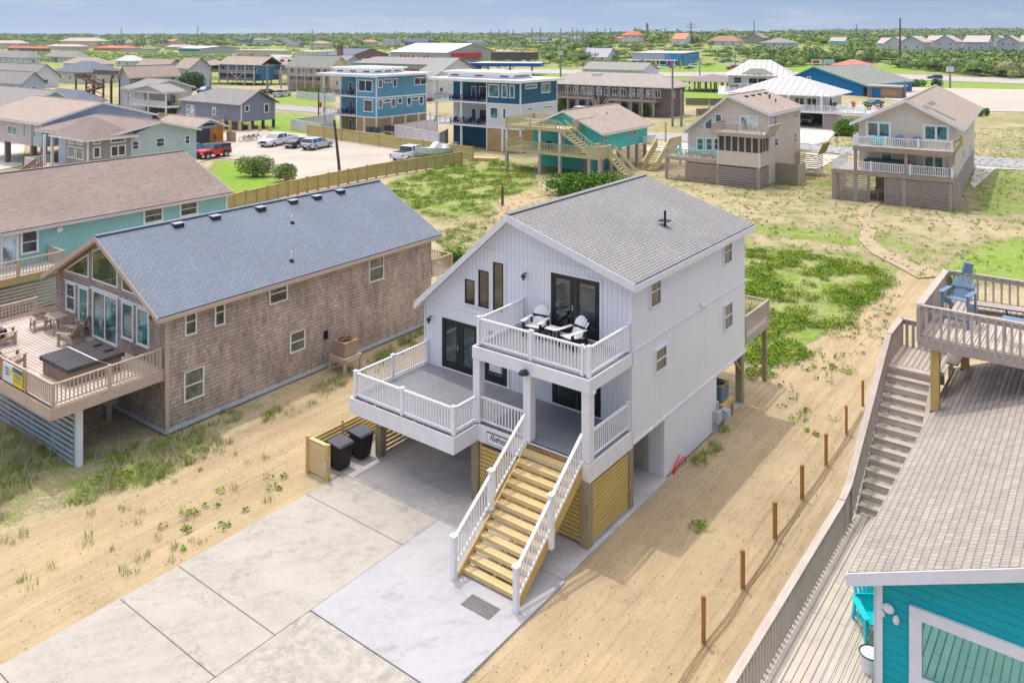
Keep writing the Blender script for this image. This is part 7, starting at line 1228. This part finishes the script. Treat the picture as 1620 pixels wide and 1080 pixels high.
fb('gabled_hall','pale grey gabled hall with tan roof behind the dark pine',300,138,278,333,107,'gable',paint('pale_grey_wall',(.50,.52,.56)),TANR,2.6,ridge='x',wins=0); fb('gabled_hall','long building with streaked brown slate roof beyond the tan roofed hall',330,113,284,345,104,'gable',WSID,paint('brown_slate',(.24,.20,.20),.8,.2),3.,wins=0)
for (u,v,a,b,ve,k,w,rm,rz,rd,lab) in [(36,152,-60,60,131,'gable',PBLUE,GREYR,2.4,'x','pale blue gabled house at the left edge behind the long grey roof'),
 (262,134,214,292,108,'gable',LPINK,TANR,2.6,'x','broad tan roofed house behind the tall grey green house'),
 (455,104,424,470,95,'gable',WSID,paint('pale_roof',(.55,.52,.50)),2.4,'x','white house with dormers behind the weathered deck house'),
 (545,108,520,575,98,'gable',TILEB,GREYR,2.6,'x','blue grey house with steep grey roof before the brick hall'),
 (600,112,575,628,101,'gable',WSID,SLATER,2.8,'y','white house with grey gables before the white warehouse'),
 (30,78,-20,46,69,'hip',PEACH,PALER,3.,'x','pale peach block at the far left edge'),
 (300,80,262,312,75,'hip',PEACH,PALER,2.4,'x','low peach hall left of the white roofed warehouse'),
 (498,88,470,530,82,'flat',WSID,WHR,1.,'x','long white flat roofed store left of the brick hall'),
 (800,86,780,815,82,'flat',PEACH,WHR,1.,'x','small pale storage building beside the red roofed shed')]:
    fb('cottage',lab,u,v,a,b,ve,k,w,rm,rz,ridge=rd)
# stilted blue house
hx=Hs(413,135,-30,uL=330,uR=424); sb=hroot(hx,'stilted_house','dark blue house on timber stilts with two decks and tan roof','house'); W_=hx.W; zE=hx.z(103); z2=hx.z(116); z1=hx.z(128)
m=MB(); m.box(-W_*.8,0,0,8,z1,zE); m.build('wall',DBL,sb); groof(sb,0,8,-W_*.8,0,zE,zE,4,zE+2.2,'x',TANR,.5,.4,.12,None); m=MB(); m.box(-W_,-W_*.8,-2,3,z2,zE-.4); m.build('screen_porch',GLASS,sb); hiproof(sb,-W_-.3,-W_*.78,-2.2,3,zE-.4,zE+1.3,TANR,.5)
for z in (z2,z1): boards(sb,-W_,0,-2.6,0,z,GRAYW,w=.4); rail(sb,[(-W_,-2.5,z),(0,-2.5,z)],mat=GRAYWV,bal=.35,bw=.08,post=3,cap=False,h=.9)
posts(sb,[(x,-2.4) for x in np.linspace(-W_+.2,-.3,7)],0,zE-.3,.3,GRAYWV,'piling'); m=MB(); m.beam((-W_*.45,-2.45,.3),(-W_*.2,-2.45,z2),.15,.2); m.beam((-W_*.2,-2.45,.3),(-W_*.45,-2.45,z2),.15,.2); m.build('cross_brace',GRAYWV,sb); wrow(sb,'y',0,-W_*.78,-.5,5,z2+.5,zE-.5,1.4,gm=GLASS)
hy=Hs(493,135,-30,uL=412,uR=500); s3_=hroot(hy,'weathered_deck_house','weathered house with tan roof and tall timber decks right of the stilted blue house','house'); W_=hy.W; zE=hy.z(104); m=MB(); m.box(-W_*.7,-3,0,8,3,zE); m.build('wall',paint('weathered_grey_blue',(.30,.34,.38)),s3_); groof(s3_,0,8,-W_*.75,-2,zE,zE,4,zE+2,'x',TANR,.5,.4,.12,None); m=MB(); [m.box(x,x+1.6,-.1,.0,zE+.9,zE+1.6) for x in (-W_*.6,-W_*.45)]; m.build('dormer_glass',GLASS,s3_)
for z in (zE-2.4,3): boards(s3_,-W_,0,-2.6,0,z,GRAYW,w=.4); rail(s3_,[(-W_,-2.5,z),(0,-2.5,z)],mat=GRAYWV,bal=.35,bw=.08,post=3,cap=False,h=.9)
posts(s3_,[(x,-2.4) for x in np.linspace(-W_+.2,-.3,7)],0,zE-1.2,.3,GRAYWV,'piling')
# cream galleried house
hc_=Hs(522,146,-33,uL=455,uR=553); cg=hroot(hc_,'galleried_house','cream house with green grey roof and two long front galleries','house'); W_,D=hc_.W,hc_.D; zE=hc_.z(106); z2=hc_.z(121); z1=hc_.z(133)
gwalls(cg,0,D,-W_,0,0,zE,zE,D/2,zE+2.6,'x',CREAM); groof(cg,0,D,-W_,0,zE,zE,D/2,zE+2.6,'x',GGR,.6,.5,.15,paint('cream_fascia',(.72,.64,.54)),.2)
for z in (z2,z1): boards(cg,-W_,-.2,-2.6,0,z,GRAYW,w=.4); rail(cg,[(-W_,-2.5,z),(-.2,-2.5,z)],mat=paint('pale_gallery_wood',(.50,.44,.36)),bal=.3,bw=.08,post=3,cap=False,h=.9)
posts(cg,[(x,-2.4) for x in np.linspace(-W_+.2,-.5,6)],0,zE-.1,.28,paint('pale_gallery_wood',(.50,.44,.36)),'column')
for z in (z2,z1): wrow(cg,'y',0,-W_+.5,-.5,6,z+.3,z+1.9,1.5,gm=GLASST,bars='v')
for s in (D*.35,D*.55): win(cg,'x',0,s-.5,s+.5,zE-1.9,zE-.5,WHITE,GLASST,.12); win(cg,'x',0,s-.5,s+.5,zE-5,zE-3.6,WHITE,GLASST,.12)
r,fr,W_,DD,zE=fb('brick_hall','low brick hall with slate roof and chimney left of the white warehouse',556,93.5,515,615,88,'gable',BRK,SLATER,4.,wins=0,ridge='x'); m=MB(); m.box(-W_*.5,-W_*.5+3,-1,1.5,0,zE+7); m.build('chimney',BRK,r)
fb('cream_hall','cream flat roofed house behind the galleried house',512,78,490,526,69,'hip',CREAM,TANR,2.5)
# big white warehouse with two gables and a red awning
r,fr,W_,DD,zE=fb('warehouse','large warehouse with bright white roof, two gables and red awning',707,98,618,770,83.5,'gable',paint('taupe_metal_wall',(.46,.42,.40)),WHR,5.,wins=0,ridge='x',D=46); m=MB(); m.box(.2,1.6,4,30,zE-3.2,zE-.4); m.build('awning',paint('bright_red_awning',(.62,.03,.03)),r)
m=MB(); m.box(-W_+6,-W_+32,-.12,-.02,.8,zE-2.2); sg=m.build('wall_sign',paint('pale_sign',(.62,.60,.60)),r); m=MB(); [m.box(-W_+8+i*3.0,-W_+8+i*3.0+[1.6,2.2,1.2,2.4,.0,.9,2.1,1.9][i],-.2,-.125,1.5,1.5+[1.9,1.6,1.9,1.7,0,1.9,1.6,1.9][i]) for i in range(8) if i!=4]; m.build('sign_letters',paint('sign_letter_red',(.60,.02,.04)),sg)
fb('long_hall','long grey roofed halls behind the mid blue house',690,122,560,742,103,'gable',GREYM,paint('long_grey_roof',(.30,.28,.27),.85,.15),2.,wins=0,ridge='x',D=26); r,fr,W_,DD,zE=fb('pale_gable_house','white gabled annex with red stairs between the three storey houses',684,160,655,700,122,'gable',WSID,paint('sage_grey_roof',(.33,.33,.30),.85,.12),4.,ridge='x',D=18)
m=MB(); m.box(-W_*.3,.5,-3,-.2,zE-5,zE-4.6); m.build('red_landing',paint('dark_red_paint',(.30,.03,.04)),r); m=MB(); m.box(-W_-2,-W_*.3,-3,-.1,zE+.2,zE+.5); [m.box(x,x+.3,-3,-2.8,zE+.5,zE+2) for x in np.arange(-W_-2,-W_*.3,.8)]; m.build('red_stair',paint('dark_red_paint',(.30,.03,.04)),r)
r,fr,W_,DD,zE=fb('red_roof_shed','open shed with long red roof and machinery, beyond the fuel canopy',848,96,777,852,83.5,'flat',paint('dark_shed_wall',(.10,.09,.10)),REDR,wins=0,ang=-8)
hcp=Hs(856,120,-8,uL=716); cp=hroot(hcp,'fuel_canopy','long thin blue fuel station canopy behind the dark teal house','canopy'); z=hcp.z(105.5); m=MB(); m.box(-hcp.W,0,0,12,z,z+1.1); m.build('canopy_band',paint('fuel_blue',(.01,.07,.50),.4),cp); m=MB(); m.box(-hcp.W+.3,-.3,.3,11.7,z+1.1,z+1.25); m.build('canopy_top',WHR,cp); posts(cp,[(x,6) for x in np.linspace(-hcp.W+4,-4,4)],0,z,.6,STEEL,'post')
fb('grey_roof_hall','hall with broad grey roof and pale gable beyond the motel',1016,121,922,1035,113,'gable',WSID,brick('sage_shingles',(.36,.35,.31),(.32,.31,.275),(.22,.21,.19),.5,.25,.02),2.5,ridge='x',D=13,wins=0); fb('white_roof_hall','low pale hall with curved grey roof left of the blue restaurant',960,97,917,977,90,'gable',WSID,paint('lilac_grey_roof',(.42,.40,.42)),4.5,wins=1,ridge='x')
r,fr,W_,DD,zE=fb('restaurant','long two storey bright blue restaurant with roof terrace and white canopy',1082,104.5,1000,1118,85,'flat',paint('bright_blue_wall',(.02,.25,.52),.7,.1),paint('pale_roof',(.55,.52,.50)),ang=-20,cat='restaurant'); m=MB(); m.box(-W_-1,-3,-4.5,.1,zE*.42,zE*.42+.5); m.build('canopy',WHR,r); posts(r,[(x,-4.2) for x in np.linspace(-W_,-4,7)],0,zE*.42,.4,WHITE,'post'); m=MB(); m.box(-W_,-W_*.36,-.3,-.05,zE*.48,zE*.97); m.build('upper_glazing',paint('grey_glazing',(.34,.37,.42)),r)
for i,(u,c,w) in enumerate(((922,'orange',ORF),(931+.0,'',None),(1015,'pink',paint('flag_pink',(.8,.1,.12))),(1035,'yellow',paint('flag_yellow',(.7,.55,.02))),(1059,'magenta',paint('flag_magenta',(.6,.03,.45))),(1075,'yellow and orange',paint('flag_orange',(.75,.30,.02))))):
    if not c: continue
    x,y=G(u,[115,0,108,112,112,112][i]); o=thing('feather_flag','tall %s feather flag beside the highway'%c,'flag',(x,y,0),0); m=MB(); m.cyl((0,0,0),(0,0,4.2),.08,.05,6); m.build('pole',DKMETAL,o); m=MB(); m.prism([(0,1.0),(.9,1.2),(1.1,3.2),(.5,4.2),(0,4.2)],'y',-.03,.03); m.build('banner',w if i else paint('flag_red',(.75,.08,.02)),o)
fb('hill_house','tall white hill house with bright orange roof',1010,70,984,1018,56,'hip',WSID,CORAL,3.,z=8.8,wins=1); fb('hill_house','low building with orange roof left of the tall hill house',985,66,968,992,61,'hip',CREAM,CORAL,2.,z=8.8,wins=0); fb('hill_house','white hill house with tan orange roof and pink porch',1083,71,1063,1098,62,'gable',WSID,ORR,4.,z=8.8); fb('hill_house','wide white hill house with brown hip roof and blue awning',1168,74,1120,1177,65.5,'hip',WSID,REDR if 0 else paint('brown_red_roof',(.36,.17,.11)),3.4,z=8.0); fb('hill_house','grey angular hill house with big blue windows',1206,71,1178,1216,60,'gable',CONCG,GREYR,3.4,z=8.6,ridge='y'); fb('hill_house','long white hill house with grey hip roof and many windows',1247,76,1203,1263,68,'hip',WSID,GREYR,3.,z=7.6); fb('hill_house','pale teal gabled house half hidden by trees on the hill',1336,73,1313,1342,65,'gable',TEAL,PALER,2.5,z=7.6)
fb('hill_house','dark A shaped roof house among the trees right of centre',866,67,840,873,63,'gable',DBL,SLATER,4.5,z=5.,wins=0); fb('far_house','pale cream far house left of the blue arched one',628,73,606,636,66,'gable',CREAM,SLATER,3.); fb('far_house','deep blue far house with arched gables beyond the white warehouse',676,73,640,682,66,'gable',DBL,SLATER,4.); fb('far_house','small orange roofed far house beyond the brick hall',592,72,570,598,67,'hip',TILEB,ORR,3.,wins=0)
for i,(u,v,a,b,w,rm,lab) in enumerate([(395,68,375,402,DBL,SLATER,'small far house with blue gable beyond the warehouse'),(424,68.5,400,432,TILEB,GREYR,'far house with grey roof right of the blue gable'),(452,68,438,460,WSID,SLATER,'small white far house beside the power pole'),(275,70,252,290,PEACH,ORR,'far house with pale orange roof among the trees'),(760,72,720,768,TILEB,SLATER,'far grey house right of the blue arched one'),(915,66,895,925,TILEB,GREYR,'far pale roof among the trees behind the tall poles'),(470,76,452,480,CREAM,SLATER,'far cream house left of the brick hall')]):
    fb('far_house',lab,u,v,a,b,v-5,'gable',w,rm,2.5,wins=0)
grp='pale roofed townhouses on the far right'
PT=paint('pale_pink_tan_roof',(.50,.42,.39),.85,.08)
for i,(u,v,a,b,ve) in enumerate([(1412,79,1388,1424,69),(1430,80,1400,1444,67.5),(1460,82,1424,1490,67),(1492,77,1466,1512,64.5),(1512,82,1478,1540,66),(1542,77,1515,1560,64),(1562,83,1525,1590,67),(1592,78,1562,1612,64.5),(1612,83,1578,1645,66.5),(1650,80,1615,1680,65)]):
    fb('townhouse','pale gabled townhouse on the far right, '+('first','second','third','fourth','fifth','sixth','seventh','eighth','ninth','tenth')[i]+' from the left','0' and u,v,a,b,ve,'gable',paint('pale_lilac_stucco',(.55,.54,.56)),PT,3.6,ridge='y' if i%3 else 'x',z=5.5,wins=1,group=grp,D=30)
# ---------------------------------------------------------------- forest and scrub
def forest(name,label,polys,mat,r_,per=70,tall=1.):
    C=[]
    for poly,dens,rad in polys:
        P=np.array(poly,float); u0,v0=P.min(0);u1,v1=P.max(0); n=int((u1-u0)*(v1-v0)/dens); U=r_.uniform(u0,u1,n);V_=r_.uniform(v0,v1,n); k=inpoly(U,V_,poly)
        for u,v in zip(U[k],V_[k]): x,y,z=GT(u,v); (y>200) and C.append((x,y,z,rad*r_.choice([.55,.8,1.,1.25,1.7],p=[.25,.3,.25,.14,.06])))
    return crowns(name,label,np.array(C),mat,r_,per,tall)
def clearview(C):
    u=CX+F*C[:,0]/C[:,1]; ru=C[:,3]*F/C[:,1]; vb=HY+F*(H-C[:,2])/C[:,1]; vt=HY+F*(H-C[:,2]-C[:,3]*1.35)/C[:,1]; k=np.ones(len(C),bool)
    for a,b,va,vb_,y in EXC: o_=(C[:,1]<y+6)&(u+ru*.8>a)&(u-ru*.8<b)&(vt<vb_)&(vb>va); k&=~(o_&(vb-vb_<2.5)); C[:,3]=np.where(o_,C[:,3]*np.clip((vb-vb_)/(vb-vt),.1,1),C[:,3]); vt=np.where(o_,vb_,vt)
    return C[k]
def domes(C,tall,V,Fc):
    nr,ns=4,8; out=[]; th=np.linspace(.0,1.75,nr+1)[1:]; ph=np.arange(ns)*2*math.pi/ns
    d=np.array([[0,0,1.]]+[[math.sin(t)*math.cos(p),math.sin(t)*math.sin(p),math.cos(t)] for t in th for p in ph]); n=len(C); j=np.random.default_rng(3).uniform(.72,1.0,(n,len(d),1))
    P=C[:,None,:3]+d[None]*C[:,None,3:4]*.86*j*np.array([1,1,.72*tall]); P[:,:,2]+=C[:,None,3]*.6*tall
    q=[(0,1+i,1+(i+1)%ns,1+(i+1)%ns) for i in range(ns)]+[(1+r*ns+i,1+(r+1)*ns+i,1+(r+1)*ns+(i+1)%ns,1+r*ns+(i+1)%ns) for r in range(nr-1) for i in range(ns)]
    q=[f for f in q if len(set(f))==4]; tri=[(0,1+i,1+(i+1)%ns,1+(i+2)%ns) for i in range(0,ns,2)]; q=np.array(q+tri); o=len(V)
    return np.concatenate([V,P.reshape(-1,3)]),np.concatenate([Fc,(q[None]+(np.arange(n)*len(d))[:,None,None]).reshape(-1,4)+o])
def crowns(name,label,C,mat,r_,per,tall):
    C=clearview(C)
    n=len(C); v=r_.normal(size=(n,per,3)); v[:,:,2]=np.abs(v[:,:,2])*1.1-.25; v/=np.linalg.norm(v,axis=2,keepdims=True); rr=(1-.35*r_.uniform(0,1,(n,per,1))**2)*C[:,None,3:4]; lob=1+.25*np.sin(v[:,:,:1]*5+C[:,None,:1])*np.cos(v[:,:,1:2]*4+C[:,None,1:2]); P=v*rr*lob; P[:,:,2]*=.72*tall; P[:,:,2]+=C[:,None,3]*.62*tall; P[:,:,:2]+=C[:,None,:2]; P[:,:,2]+=C[:,None,2]; V,Fc=quads(P.reshape(-1,3),np.repeat(C[:,3]*.13,per),r_,.25,.8); V,Fc=domes(C,tall,V,Fc); o=npmesh(name,V,Fc,mat); tag(o,label,kind='stuff'); return o
q_=np.random.default_rng(5)
forest('coastal_woods','coastal woods between and behind the far buildings',[([(-60,66),(560,64),(620,63),(850,64),(850,76),(620,78),(540,86),(480,76),(240,74),(-60,74)],26,6.),([(560,70),(640,74),(700,76),(620,82),(540,86)],22,3.5),([(745,74),(850,70),(960,72),(990,84),(985,98),(900,101),(860,98),(850,80),(770,78)],9,3.2),([(980,76),(1100,76),(1130,84),(1260,80),(1400,82),(1400,95),(1250,95),(1170,94),(1120,88),(990,84)],9,3.4),([(900,64),(1640,62),(1640,66),(1380,68),(1100,70),(900,72)],16,5.),([(1388,84),(1640,84),(1640,124),(1540,121),(1500,116),(1420,108),(1440,100),(1395,92)],10,3.0),([(1120,92),(1200,92),(1230,99),(1130,100)],12,2.6)],FGF,q_)
forest('dune_scrub','low bright green dune scrub before the far shops',[([(55,84),(400,86),(440,92),(290,106),(230,103),(180,98),(60,96)],14,2.0),([(1395,100),(1460,103),(1560,116),(1500,116),(1420,110)],14,1.6),([(880,98),(990,100),(985,106),(900,107)],18,1.8),([(-60,78),(560,78),(600,90),(560,100),(-60,100)],30,2.2),([(560,80),(860,80),(980,92),(980,110),(600,110)],40,2.2),([(-60,62),(560,62),(560,68),(-60,68)],10,4.5),([(1000,74),(1400,76),(1400,90),(1000,86)],16,2.6)],FGS,q_,50,.8)
U=q_.uniform(-300,1950,5200); Y_=620*np.exp(q_.uniform(0,1,5200)**.8*1.35); X_=(U-CX)/F*Y_; Zq=elev_ground(X_,Y_); kk=(Zq>1.0)&(Y_>600); crowns('hill_woods','woods on the far low hills along the horizon',np.stack([X_[kk],Y_[kk],Zq[kk],5.5+Y_[kk]/420*q_.uniform(.6,1.5,kk.sum())],1),FGF,q_,52,.9)
for i,(u,vt) in enumerate([(777,47),(790,47),(803,47.5),(812,47.5),(842,45),(855,44.5),(887,45),(906,45),(913,45),(922,46),(945,45),(957,45),(966,45)]):
    y=900.; x=(u-CX)/F*y; z=float(elev_ground(x,y)); h=H-(vt-HY)*y/F-z; o=thing('transmission_pole','thin pole on the horizon, '+('first','second','third','fourth','fifth','sixth','seventh','eighth','ninth','tenth','eleventh','twelfth','thirteenth','fourteenth')[i]+' from the left in the row right of centre','pole',(x,y,z),0,'transmission poles on the horizon'); m=MB(); m.cyl((0,0,0),(0,0,h),.7,.5,6); m.build('shaft',PG,o)
for u,vt,lab,w in ((1024,37,'thick dark mast on the horizon right of the tall hill house',1.6),(1093,36,'thin lattice mast with cross arms on the horizon',.8),(1193,33,'thin mast on the right horizon',.6),(1355,39,'thin pale mast above the right hill',.6),(625,49,'faint thin mast left of centre on the horizon',.6),(714,49,'short mast above the blue arched house',.8),(494,47,'faint mast above the galleried house',.6)):
    y=800.; x=(u-CX)/F*y; z=float(elev_ground(x,y)); h=H-(vt-HY)*y/F-z; o=thing('mast',lab,'mast',(x,y,z)); m=MB(); m.cyl((0,0,0),(0,0,h),w,w*.7,6); 
    if u==1093: m.box(-5,5,-.3,.3,h*.75,h*.78); m.box(-4,4,-.3,.3,h*.9,h*.92)
    m.build('shaft',PG,o)
# ---------------------------------------------------------------- sea air
hz_m=bpy.data.materials.new('haze_air'); hz_m.use_nodes=True; t_=hz_m.node_tree; t_.nodes.remove(t_.nodes['Principled BSDF']); pvn=t_.nodes.new('ShaderNodeVolumePrincipled'); pvn.inputs['Density'].default_value=.0001; pvn.inputs['Color'].default_value=(.80,.90,1,1); pvn.inputs['Anisotropy'].default_value=.2; t_.links.new(pvn.outputs[0],t_.nodes['Material Output'].inputs['Volume'])
m=MB(); m.box(-9900,9900,-90,8300,-2.5,75); hzb=m.build('haze',hz_m,uv=False); tag(hzb,'thin pale sea air over the whole scene',kind='stuff')
